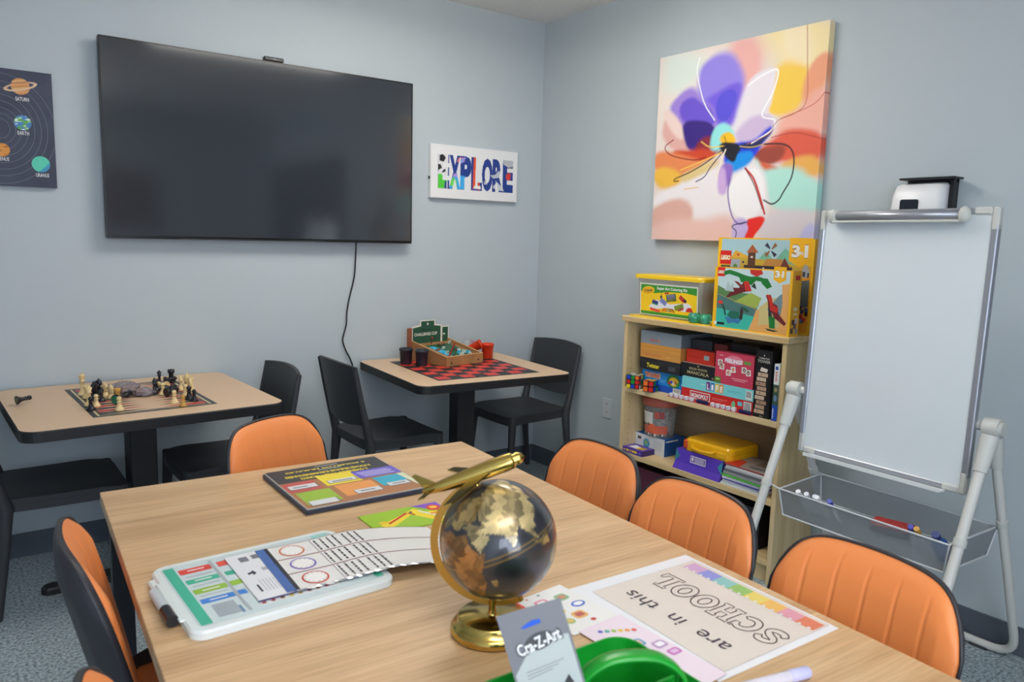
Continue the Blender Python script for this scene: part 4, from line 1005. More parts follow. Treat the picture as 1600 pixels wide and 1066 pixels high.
def d_tower(g, w, h):
    tc = K((206, 204, 196))
    g.poly(ell(0.003, 0.003, 8, w * 0.5, h * 0.925), 0.0004, tc)
    g.text('TUMBLING', w * 0.5, h * 0.87, 0.010, tc, 0.0004, width=w * 0.66, bold=0.01); g.text('TOWER', w * 0.5, h * 0.815, 0.017, tc, 0.0004, width=w * 0.78, bold=0.01)
    g.rect(w * 0.1, h * 0.05, w * 0.78, h * 0.70, 0.0003, K((40, 34, 30)))
    cs = ((206, 176, 150), (190, 156, 132), (176, 140, 116), (216, 190, 166))
    for k in range(9):
        y = h * (0.06 + k * 0.069); x = w * (0.08 + 0.05 * ((k * 7) % 3)); wd = w * (0.62 - 0.05 * (k % 2))
        g.rect(x, y, x + wd, y + h * 0.055, 0.0005, K(cs[k % 4]))
        if k % 2: g.rect(x + wd * 0.33, y, x + wd * 0.35, y + h * 0.055, 0.0006, K((110, 84, 66))); g.rect(x + wd * 0.66, y, x + wd * 0.68, y + h * 0.055, 0.0006, K((110, 84, 66)))
        else: g.rect(x + wd * 0.3, y + h * 0.02, x + wd * 0.42, y + h * 0.035, 0.0006, K((100, 70, 54)))
    g.poly([(w * 0.3, h * 0.69), (w * 0.72, h * 0.68), (w * 0.78, h * 0.73), (w * 0.36, h * 0.75)], 0.0007, K((226, 214, 200)))
    g.text('60 pc', w * 0.55, h * 0.015, 0.008, tc, 0.0005)
carton('board_game_box', 'tall black TUMBLING TOWER box showing a stack of wooden blocks', 'board game', -0.268, -1.860, -1.940, S1, 1.0, 0.08, (26, 26, 28), (20, 20, 22), None, d_tower)
def d_spine(g, w, h):
    g.rect(0, 0, w, h * 0.28, 0.0003, K((34, 84, 190))); g.rect(w * 0.15, h * 0.04, w * 0.3, h * 0.22, 0.0005, Wt)
    g.rect(0, h * 0.28, w, h * 0.64, 0.0003, K((60, 90, 70))); g.poly(ell(w * 0.3, 0.014, 12, w * 0.5, h * 0.4), 0.0005, K((120, 150, 190))); g.poly(ell(w * 0.3, 0.01, 12, w * 0.5, h * 0.55), 0.0005, K((170, 150, 110)))
    g.rect(w * 0.2, h * 0.9, w * 0.7, h * 0.96, 0.0005, K((40, 80, 160)))
    for k in range(6): g.rect(w * 0.25, h * (0.7 + 0.03 * k), w * (0.55 + 0.1 * (k % 2)), h * (0.715 + 0.03 * k), 0.0005, K((206, 60, 50)))
carton('board_game_box', 'thin white and blue game box standing between the tower box and the bookcase side', 'board game', -0.272, -1.956, -1.982, S1, 0.952, 0.2, (232, 234, 236), (200, 204, 210), None, d_spine)

# puzzle cubes
RUB = {'r': (204, 40, 36), 'g': (40, 150, 60), 'b': (34, 70, 190), 'y': (236, 206, 40), 'w': (236, 236, 236), 'o': (236, 112, 40)}
def puzzle_cube(label, loc, rz, s, n, front, side, top, rnd):
    t = thing('puzzle_cube', label, 'puzzle cube', loc, rz, 'puzzle cubes')
    G().box(-s / 2, s / 2, -s / 2, s / 2, 0, s, K((16, 16, 18), 0.3), 0.001).build('core', t)
    g = G()
    def face(M, rows):
        c = s / n; q = c * 0.09
        for j, row in enumerate(rows):
            for i, ch in enumerate(row): g.poly(rrect(c - 2 * q, c - 2 * q, c * 0.12, 2, (i + 0.5) * c, s - (j + 0.5) * c), 0.0004, K(RUB[ch], 0.25), M)
    face(frame((-s / 2, -s / 2, 0), (1, 0, 0), (0, 0, 1)), front)
    face(frame((s / 2, -s / 2, 0), (0, 1, 0), (0, 0, 1)), side)
    face(frame((-s / 2, -s / 2, s), (1, 0, 0), (0, 1, 0)), top)
    g.build('stickers', t)
puzzle_cube('colourful three by three puzzle cube at the shelf edge', (-0.266, -1.158, S1), H90 + 0.36, 0.068, 3, ('bgo', 'rgr', 'ybr'), ('ryg', 'ogw', 'wyw'), ('wgw', 'wwy', 'gww'), 0)
puzzle_cube('smaller two by two puzzle cube with orange, green and blue tiles', (-0.268, -1.262, S1), H90 + 0.36, 0.056, 2, ('or', 'or'), ('gb', 'bg'), ('yy', 'oy'), 0)
# clear strips of dice with dark caps
for y0, y1, lab in ((-1.385, -1.63, 'clear strip of white dice with a dark end, next to the puzzle cubes'), (-1.632, -1.862, 'clear strip of white dice with a dark end, beside the tower box')):
    t = thing('dice_strip', lab, 'toy dice', (-0.279, y0, S1), H90, 'dice strips')
    w = y0 - y1
    G().box(0, w, -0.004, 0.014, 0.0, 0.0015, K((200, 70, 90))).build('card', t)
    for k in range(5):
        x = w * (0.09 + 0.125 * k)
        d = G().box(x - 0.0095, x + 0.0095, -0.0035, 0.0135, 0.0017, 0.019, K((232, 232, 238), 0.2), 0.002)
        for (px, pz, c) in ((-0.004, 0.006, 0), (0.004, 0.014, 1), (0, 0.010, k % 2)): d.poly(ell(0.0018, 0.0018, 8, x + px, pz), 0.0038, K(((190, 40, 60), (50, 60, 140))[c]), FRONT)
        d.build('die', t)
    G().box(w * 0.7, w * 0.98, -0.002, 0.013, 0.0017, 0.018, K((36, 40, 84), 0.2), 0.005).build('cap', t)

# lower shelf
def d_globe(g, w, h):
    g.rect(w * 0.08, h * 0.66, w * 0.2, h * 0.82, 0.0004, K((60, 60, 64))); 
    g.poly(ell(0.021, 0.026, 20, w * 0.38, h * 0.5), 0.0004, K((70, 150, 190))); g.poly(ell(0.012, 0.014, 12, w * 0.37, h * 0.54), 0.0006, K((130, 180, 110)))
    g.line([(w * 0.44, h * 0.78), (w * 0.5, h * 0.5), (w * 0.44, h * 0.24), (w * 0.36, h * 0.18)], 0.0025, 0.0007, K((60, 70, 80))); g.poly(ell(0.014, 0.004, 12, w * 0.36, h * 0.15), 0.0007, K((60, 70, 80)))
    for k in range(5): g.rect(w * 0.62, h * (0.3 + 0.11 * k), w * 0.9, h * (0.33 + 0.11 * k), 0.0004, K((176, 180, 184)))
def s_globe(g, w, h):
    g.rect(w * 0.06, h * 0.82, w * 0.66, h * 0.9, 0.0004, Wt)
carton('toy_box', 'white and blue box with a small globe picture, under the orange capped tub', 'box', -0.188, -1.103, -1.303, S2, 0.460, 0.15, (214, 218, 222), (34, 92, 170), (40, 96, 166), d_globe, sidedraw=s_globe, group='toys on the lower shelf')
t = thing('puzzle_tub', 'clear round tub of travel puzzles with a coral band, standing on the globe box', 'tub', (-0.128, -1.212, 0.4605), H90, 'toys on the lower shelf')
G().lathe([(0.072, 0), (0.074, 0.004), (0.088, 0.168), (0.086, 0.172)], 32, clear('tub_clear', (196, 190, 184), 0.35, 0.15)).build('tub', t)
G().lathe([(0.0895, 0.160), (0.0915, 0.165), (0.0925, 0.198), (0.088, 0.202), (0.0001, 0.202)], 32, K((198, 104, 84))).build('lid', t)
g = G()
def band(a0, a1, z0, z1, m, off=0.0006):
    g.surf(lambda a, b: ((0.0735 + 0.0835 * (z0 + (z1 - z0) * b - 0.004) / 0.98 * 1.0 + off) * math.cos(a0 + (a1 - a0) * a), (0.0735 + 0.0835 * (z0 + (z1 - z0) * b - 0.004) / 0.98 + off) * math.sin(a0 + (a1 - a0) * a), z0 + (z1 - z0) * b), 12, 2, m)
fr0 = -math.pi / 2 + 0.35
band(fr0 - 1.0, fr0 + 0.9, 0.018, 0.062, K((226, 100, 70)))
band(fr0 - 0.95, fr0 - 0.1, 0.06, 0.13, K((232, 226, 220)), 0.0008); band(fr0 - 0.45, fr0 + 0.05, 0.03, 0.07, K((230, 110, 74)), 0.001)
band(fr0 + 0.02, fr0 + 0.3, 0.10, 0.135, K((200, 90, 80)), 0.0008); band(fr0 + 0.34, fr0 + 0.62, 0.10, 0.135, K((180, 80, 76)), 0.0008)
for k in range(12): band(fr0 - 1.0 + 0.17 * k, fr0 - 0.9 + 0.17 * k, 0.006 + 0.004 * (k % 2), 0.02, K(((230, 226, 220), (150, 150, 150), (90, 100, 110))[k % 3]), 0.0012)
g.M = RZ(0.30) @ frame((-0.018, -0.0865, 0.0), (1, 0, 0), (0, 0, 1)); g.text('TRAVEL', -0.014, 0.066, 0.014, Bk, 0.004, bold=0.05, width=0.034)
g.build('label_band', t)
mixm = mat('puzzle_pieces', (120, 128, 128), 0.6, var=0.7, vscale=80)
G().lathe([(0.068, 0.004), (0.081, 0.13), (0.06, 0.14), (0.0001, 0.142)], 24, mixm).build('contents', t)
def d_purp(g, w, h):
    [g.rect(w * a, h * 0.28, w * b, h * 0.72, 0.0004, K((236, 200, 70))) for a, b in ((0.16, 0.32), (0.36, 0.42), (0.46, 0.74))]; g.rect(w * 0.8, h * 0.35, w * 0.93, h * 0.6, 0.0004, K((150, 130, 200))); g.poly(ell(0.005, 0.006, 10, w * 0.08, h * 0.5), 0.0004, K((236, 200, 90)))
def top_purp(g):
    g.poly([(0.02, 0.02), (0.075, 0.016), (0.09, 0.05), (0.03, 0.066)], 0.0004, Wt); g.poly([(0.08, 0.012), (0.12, 0.02), (0.115, 0.06), (0.07, 0.05)], 0.0006, Yl)
    for k in range(3): g.rect(0.085, 0.022 + 0.012 * k, 0.112, 0.026 + 0.012 * k, 0.0008, K((90, 70, 30)))
carton('card_game_box', 'small purple card game box with yellow lettering at the shelf edge', 'card game', -0.281, -1.106, -1.242, S2, 0.399, 0.088, (84, 50, 160), (60, 40, 110), (92, 60, 170), d_purp, group='toys on the lower shelf', topdraw=top_purp)
t = thing('toy_box', 'long violet box with a white label and teal arrow ends, under the yellow case', 'box', (-0.262, -1.436, S2), H90, 'toys on the lower shelf')
w, h, dd = 0.275, 0.092, 0.2
vi = K((92, 62, 190)); vd = K((40, 36, 60))
V = [(0, -0.012, 0), (w, -0.012, 0), (w, dd, 0), (0, dd, 0), (0, 0.004, h * 0.35), (w, 0.004, h * 0.35), (0, 0.012, h), (w, 0.012, h), (w, dd, h), (0, dd, h)]
vb = G().add(V, [(0, 1, 5, 4), (4, 5, 7, 6), (6, 7, 8, 9), (1, 2, 8, 7, 5), (0, 4, 6, 9, 3), (3, 2, 1, 0), (2, 3, 9, 8)], vi)
M = frame((0, 0.004, h * 0.35), (1, 0, 0), (0, 0.008, h * 0.65))
g = vb; g.M = M; hl = h * 0.65
g.rect(w * 0.33, hl * 0.2, w * 0.66, hl * 0.75, 0.0006, Wt); g.rect(w * 0.34, hl * 0.26, w * 0.65, hl * 0.69, 0.0008, K((130, 110, 180))); g.poly(ell(0.006, 0.008, 10, w * 0.38, hl * 0.5), 0.001, Wt)
for k in range(3): g.rect(w * 0.43, hl * (0.33 + 0.12 * k), w * 0.62, hl * (0.37 + 0.12 * k), 0.001, Wt)
g.poly([(0, 0), (w * 0.1, hl * 0.45), (0, hl)], 0.0007, K((60, 140, 150))); g.poly([(w, 0), (w, hl), (w * 0.9, hl * 0.5)], 0.0007, K((60, 150, 170)))
g.build('box', t)
t = thing('carry_case', 'glossy yellow plastic carry case with an orange corner, lying on the violet box', 'case', (-0.246, -1.470, S2 + 0.0935), H90, 'toys on the lower shelf')
w, h, dd = 0.275, 0.058, 0.22
yl = mat('case_yellow', (244, 184, 24), 0.25)
G().prism(rrect(w, dd, 0.03, 6, w / 2, dd / 2 + 0.004), 0, h * 0.48, yl, bev=0.001).build('bottom_half', t)
G().prism(rrect(w, dd, 0.03, 6, w / 2, dd / 2 + 0.004), h * 0.5, h, yl, bev=0.010).build('lid', t)
G().tube(smooth_path([(0.055, 0.012, h * 0.5), (0.065, -0.012, h * 0.42), (0.12, -0.020, h * 0.38), (0.175, -0.012, h * 0.42), (0.185, 0.012, h * 0.5)], 5), 0.008, 10, yl).build('handle', t)
G().box(0.20, 0.245, -0.004, 0.01, h * 0.15, h * 0.62, yl, 0.003).build('latch', t)
G().box(-0.002, 0.028, 0.0, 0.03, h * 0.1, h * 0.85, K((206, 84, 36), 0.3), 0.006).build('corner_cap', t)
# magazines and papers, one by one
stack = [((226, 230, 232), 0.012, (150, 190, 190), 0.0, 'teal edged white booklet at the bottom of the paper stack'), ((206, 208, 220), 0.010, (190, 196, 214), 0.012, 'pale lilac booklet near the bottom of the paper stack'),
    ((60, 70, 170), 0.004, (60, 70, 170), 0.010, 'thin blue folder in the paper stack'), ((224, 224, 232), 0.012, (200, 204, 220), 0.008, 'pale workbook under the green one in the paper stack'),
    ((92, 190, 70), 0.009, (70, 180, 60), 0.004, 'bright green spined workbook in the paper stack'), ((150, 152, 156), 0.012, (120, 122, 128), 0.014, 'grey magazine above the green workbook'),
    ((112, 114, 120), 0.011, (96, 98, 104), 0.020, 'dark grey magazine in the paper stack'), ((196, 198, 202), 0.008, (130, 130, 134), 0.024, 'silver edged magazine in the paper stack'),
    ((226, 228, 230), 0.009, (110, 108, 110), 0.030, 'white edged magazine second from the top of the paper stack'), ((150, 60, 56), 0.006, (150, 140, 136), 0.018, 'topmost red cornered magazine of the paper stack')]
z = S2
for k, (c, hh_, tc, off, lab) in enumerate(stack):
    t = thing('magazine', lab, 'magazine', (-0.276 + 0.3 * off, -1.722 - 0.6 * off, z), H90 - 0.02 * (k % 3), 'papers and magazines on the lower shelf')
    G().box(0, 0.225, 0, 0.20, 0.0003, hh_, K(c), 0.0008).build('pages', t)
    g = G(T(0, 0, hh_)).rect(0.002, 0.002, 0.223, 0.198, 0.0002, K(tc))
    if k == 9: g.poly([(0.002, 0.002), (0.08, 0.002), (0.05, 0.1), (0.002, 0.1)], 0.0003, K((196, 44, 40))); g.rect(0.1, 0.03, 0.2, 0.06, 0.0003, K((100, 98, 96))); g.rect(0.1, 0.08, 0.19, 0.15, 0.0003, K((120, 104, 90)))
    g.build('cover', t)
    z += hh_ + 0.0006
# bottom compartment
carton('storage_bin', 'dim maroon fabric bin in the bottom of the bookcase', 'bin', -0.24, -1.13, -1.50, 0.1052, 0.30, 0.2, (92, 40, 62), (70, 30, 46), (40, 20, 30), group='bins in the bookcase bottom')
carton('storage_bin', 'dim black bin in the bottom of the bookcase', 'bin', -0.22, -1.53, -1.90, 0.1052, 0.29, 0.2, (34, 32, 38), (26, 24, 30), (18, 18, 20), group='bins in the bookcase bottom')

# on top of the bookcase
TOPZ = 1.0702
t = thing('lid', 'spare flat yellow plastic lid lying under the art kit tub', 'lid', (-0.277, -1.085, TOPZ), H90)
G().prism(rrect(0.51, 0.26, 0.03, 6, 0.255, 0.13), 0, 0.006, mat('lid_yellow', (246, 204, 30), 0.3), bev=0.002).build('sheet', t)
t = thing('art_kit_tub', 'clear plastic Super Art Coloring Kit tub with a yellow lid on the bookcase', 'tub', (-0.235, -1.105, TOPZ + 0.0065), H90)
w, h, dd = 0.41, 0.184, 0.17
cl = clear('tub_plastic', (214, 210, 196), 0.42, 0.12)
g = G()
def ring(s0, z): return [((0.5 * w) + (x - 0.5 * w) * s0, dd / 2 + (y - dd / 2) * s0, z) for x, y in rrect(w, dd, 0.02, 5, w / 2, dd / 2)]
a, b = ring(0.94, 0.001), ring(1.0, h); n = len(a)
g.add(a + b, [(i, (i + 1) % n, n + (i + 1) % n, n + i) for i in range(n)], cl, True); g.add(a, [tuple(reversed(range(n)))], cl)
g.build('tub', t)
G(T(-0.016, -0.014, 0)).prism(rrect(w + 0.032, dd + 0.028, 0.03, 6, (w + 0.032) / 2, (dd + 0.028) / 2), h, h + 0.02, mat('lid_yellow'), bev=0.006).build('lid', t)
g = G(frame((0.035, 0.004, 0.010), (1, 0, 0), (0, -0.05, 1)))
lw_, lh = 0.355, 0.146
GR = K((60, 150, 50))
g.rect(-0.006, -0.004, lw_ + 0.006, lh + 0.006, 0.0015, K((222, 220, 212)))
g.rect(0, 0, lw_, lh, 0.002, K((250, 208, 30))); g.rect(0, 0, lw_, lh * 0.1, 0.0023, GR)
g.poly([(0, lh), (0, lh * 0.76), (lw_ * 0.25, lh * 0.72), (lw_ * 0.5, lh * 0.80), (lw_ * 0.8, lh * 0.82), (lw_, lh * 0.76), (lw_, lh)], 0.0023, GR)
g.text('Super Art Coloring Kit', lw_ * 0.57, lh * 0.86, 0.019, Wt, 0.0027, bold=0.03, width=lw_ * 0.54)
g.poly(ell(lw_ * 0.115, lh * 0.14, 24, lw_ * 0.14, lh * 0.80, 0.1), 0.0026, K((250, 214, 40))); g.poly(ell(lw_ * 0.105, lh * 0.12, 24, lw_ * 0.14, lh * 0.80, 0.1), 0.0028, K((244, 180, 30)))
g.text('Crayola', lw_ * 0.14, lh * 0.77, 0.018, K((60, 90, 60)), 0.0031, width=lw_ * 0.15, rot=0.1, bold=0.02)
g.poly([(lw_ * 0.14, lh * 0.25), (lw_ * 0.3, lh * 0.52), (lw_ * 0.55, lh * 0.4), (lw_ * 0.85, lh * 0.5), (lw_ * 0.92, lh * 0.4), (lw_ * 0.8, lh * 0.2), (lw_ * 0.5, lh * 0.28), (lw_ * 0.3, lh * 0.2)], 0.0026, K((226, 228, 240)))
for (x, y, rw, rh, rt, c) in ((0.27, 0.42, 0.11, 0.13, -0.2, (60, 70, 150)), (0.27, 0.36, 0.1, 0.05, -0.2, (70, 180, 120)), (0.42, 0.46, 0.12, 0.16, -0.5, (120, 130, 200)), (0.56, 0.62, 0.17, 0.24, 0.15, (40, 100, 70)), (0.56, 0.64, 0.14, 0.17, 0.15, (200, 190, 220)), (0.56, 0.54, 0.13, 0.05, 0.15, (230, 200, 60)),
    (0.48, 0.76, 0.08, 0.05, 0.2, (200, 60, 60)), (0.75, 0.62, 0.10, 0.14, -0.6, (190, 50, 56)), (0.80, 0.56, 0.05, 0.10, -0.6, (70, 30, 60)), (0.70, 0.34, 0.16, 0.16, 0.3, (130, 150, 50)), (0.73, 0.27, 0.1, 0.08, 0.3, (190, 80, 80)), (0.27, 0.16, 0.18, 0.09, -0.15, (226, 84, 60)), (0.38, 0.62, 0.03, 0.09, 0.0, (30, 50, 60)), (0.385, 0.72, 0.008, 0.12, 0, (20, 40, 30))):
    pts = [(lw_ * x + a * math.cos(rt) - b * math.sin(rt), lh * y + a * math.sin(rt) + b * math.cos(rt)) for a, b in ((-rw * lw_ / 2, -rh * lh / 2), (rw * lw_ / 2, -rh * lh / 2), (rw * lw_ / 2, rh * lh / 2), (-rw * lw_ / 2, rh * lh / 2))]
    g.poly(pts, 0.0028 + 0.0001 * (rw < 0.1), K(c))
for k in range(9):
    x = lw_ * (0.40 + 0.028 * k); g.line([(x + 0.004 * (4 - k), lh * 0.26), (x, lh * 0.14)], 0.004, 0.0031, K(((206, 60, 40), (230, 120, 40), (236, 90, 60), (60, 140, 80), (60, 110, 190), (50, 60, 70), (40, 50, 60), (200, 60, 60), (30, 30, 34))[k]))
g.poly([(lw_ * (0.88 + 0.06 * math.cos(a)), lh * (0.22 + 0.14 * math.sin(a))) for a in [i * math.pi / 8 for i in range(9)]], 0.003, K((206, 50, 50)))
g.build('label', t)
cont = G()
random.seed(4)
for k in range(12):
    x = 0.03 + random.random() * 0.33; y = 0.02 + random.random() * 0.1; z = 0.004 + (k % 4) * 0.03
    cont.box(x, x + 0.05, y, y + 0.03, z, z + 0.028, K(((222, 150, 60), (60, 150, 130), (226, 200, 90), (190, 70, 70), (120, 120, 190), (230, 228, 220))[k % 6]))
cont.build('contents', t)
jel = mat('green_gel', (90, 220, 190), 0.08, trans=0.75)
for x, y, rz_, lab in ((-0.256, -1.566, 0.3, 'translucent green gel cube at the front, in front of the art kit tub'), (-0.262, -1.508, 0.1, 'translucent green gel cube standing behind the other one')):
    c = G().box(-0.0225, 0.0225, -0.0225, 0.0225, 0, 0.045, jel, 0.006, seg=3).build('gel_cube', None, (x, y, TOPZ + 0.0065), (0, 0, rz_))
    tag(c, lab, 'toy', 'green gel cubes')
def brick_logo(g, x, y, s):
    g.rect(x, y, x + s, y + s, 0.0009, K((220, 36, 30))); g.text('LEGO', x + s / 2, y + s * 0.34, s * 0.42, Yl, 0.0011, bold=0.09, width=s * 0.86, sheer=0.12); g.text('LEGO', x + s / 2, y + s * 0.34, s * 0.42, Wt, 0.0013, bold=0.04, width=s * 0.80, sheer=0.12)
def three(g, x, y, s):
    g.poly([(x, y + s * 0.25), (x + s * 0.5, y), (x + s, y + s * 0.25), (x + s, y + s * 1.15), (x, y + s * 1.15)], 0.0008, K((248, 186, 30)))
    for m_, bo, zz in ((K((150, 110, 40)), 0.09, 0.0010), (Wt, 0.05, 0.0012)):
        g.text('3', x + s * 0.3, y + s * 0.42, s * 0.62, m_, zz, bold=bo, width=s * 0.36); g.text('in', x + s * 0.545, y + s * 0.50, s * 0.24, m_, zz + 0.0002, bold=0.03, width=s * 0.16); g.text('1', x + s * 0.75, y + s * 0.42, s * 0.62, m_, zz, bold=bo, width=s * 0.16)
def C2(g, w, h):
    def q(pts): return [(w * a, h * b) for a, b in pts]
    return q
def d_big(g, w, h):
    q = C2(g, w, h)
    g.poly(q([(0.04, 0.02), (0.88, 0.02), (0.88, 0.985), (0.04, 0.985)]), 0.0003, K((170, 206, 214)))
    g.poly(q([(0.04, 0.6), (0.2, 0.86), (0.34, 0.8), (0.45, 0.6)]), 0.0004, K((226, 176, 60))); g.poly(q([(0.4, 0.7), (0.52, 0.86), (0.62, 0.76), (0.72, 0.9), (0.82, 0.8), (0.98, 0.7), (0.98, 0.55), (0.4, 0.55)]), 0.00045, K((120, 186, 160)))
    g.poly(q([(0.04, 0.3), (0.98, 0.3), (0.98, 0.7), (0.6, 0.76), (0.3, 0.78), (0.04, 0.78)]), 0.0005, K((204, 170, 60)))
    g.poly(q([(0.04, 0.3), (0.86, 0.3), (0.86, 0.67), (0.04, 0.67)]), 0.0006, K((86, 120, 50)))
    br = K((96, 62, 46)); dk = K((50, 48, 56)); st = K((170, 176, 186)); tn = K((196, 140, 70))
    g.poly(q([(0.15, 0.46), (0.15, 0.76), (0.26, 0.76), (0.26, 0.46)]), 0.0007, st); g.poly(ell(w * 0.032, h * 0.09, 16, w * 0.205, h * 0.62), 0.0009, K((90, 140, 60)))
    g.poly(q([(0.3, 0.5), (0.8, 0.5), (0.8, 0.7), (0.3, 0.7)]), 0.0007, dk); g.poly(q([(0.34, 0.68), (0.42, 0.68), (0.42, 0.84), (0.34, 0.84)]), 0.0008, br); g.poly(q([(0.32, 0.84), (0.38, 0.93), (0.45, 0.84)]), 0.0009, K((176, 96, 60)))
    g.poly(q([(0.5, 0.70), (0.72, 0.70), (0.7, 0.78), (0.54, 0.78)]), 0.0009, tn); g.poly(q([(0.68, 0.69), (0.78, 0.69), (0.72, 0.80)]), 0.001, K((120, 60, 50)))
    for k in range(4):
        a = 0.75 + k * math.pi / 2; cx, cy = w * 0.575, h * 0.875; L = w * 0.075
        g.poly([(cx + math.cos(a + 0.25) * L * 0.2, cy + math.sin(a + 0.25) * L * 0.2), (cx + math.cos(a + 0.3) * L, cy + math.sin(a + 0.3) * L), (cx + math.cos(a - 0.2) * L, cy + math.sin(a - 0.2) * L), (cx + math.cos(a - 0.4) * L * 0.2, cy + math.sin(a - 0.4) * L * 0.2)], 0.0011, K(((150, 104, 70), (60, 60, 80))[k % 2] if k < 9 else BLACK))
    for x, y, c in ((0.4, 0.62, (230, 230, 236)), (0.34, 0.58, (90, 90, 120)), (0.5, 0.66, (220, 220, 226)), (0.6, 0.6, (70, 80, 110)), (0.64, 0.66, (226, 206, 60)), (0.72, 0.6, (110, 50, 60)), (0.22, 0.8, (200, 40, 40)), (0.28, 0.72, (60, 60, 120)), (0.37, 0.78, (230, 224, 210)), (0.47, 0.58, (120, 130, 150)), (0.55, 0.62, (210, 210, 220))): g.rect(w * x, h * y, w * (x + 0.022), h * (y + 0.022), 0.0012, K(c))
    g.poly(q([(0.88, 0.02), (0.985, 0.02), (0.985, 0.72), (0.88, 0.70)]), 0.0007, K((236, 160, 50))); g.poly(q([(0.885, 0.56), (0.975, 0.58), (0.975, 0.30), (0.89, 0.26)]), 0.0008, K((96, 110, 110)))
    g.poly(q([(0.89, 0.72), (0.975, 0.72), (0.975, 0.62), (0.89, 0.60)]), 0.0009, K((210, 170, 70)))
    g.poly(q([(0.895, 0.68), (0.935, 0.74), (0.97, 0.66), (0.96, 0.60), (0.90, 0.60)]), 0.001, st); g.rect(w * 0.905, h * 0.61, w * 0.93, h * 0.66, 0.0012, K((60, 60, 80))); g.rect(w * 0.95, h * 0.60, w * 0.965, h * 0.65, 0.0012, K((40, 50, 70)))
    for x, y, c in ((0.89, 0.26, (80, 60, 60)), (0.91, 0.22, (50, 70, 110)), (0.93, 0.25, (150, 130, 120)), (0.95, 0.2, (60, 40, 40)), (0.90, 0.17, (190, 50, 50)), (0.93, 0.14, (210, 60, 60)), (0.95, 0.24, (60, 90, 150)), (0.91, 0.12, (110, 130, 180))): g.rect(w * x, h * y, w * (x + 0.03), h * (y + 0.045), 0.0012, K(c))
    brick_logo(g, w * 0.03, h * 0.70, w * 0.125)
    g.rect(w * 0.045, h * 0.6, w * 0.15, h * 0.685, 0.0008, K((40, 60, 40))); g.text('31168', w * 0.1, h * 0.62, 0.014, Wt, 0.001, bold=0.04, width=w * 0.08)
    three(g, w * 0.76, h * 0.70, w * 0.22)
carton('building_set_box', 'larger yellow castle and windmill LEGO box, standing behind the dragon box', 'toy box', -0.150, -1.53, -2.020, TOPZ, 1.470, 0.06, (248, 196, 30), (236, 170, 30), (150, 110, 60), d_big, group='LEGO boxes')
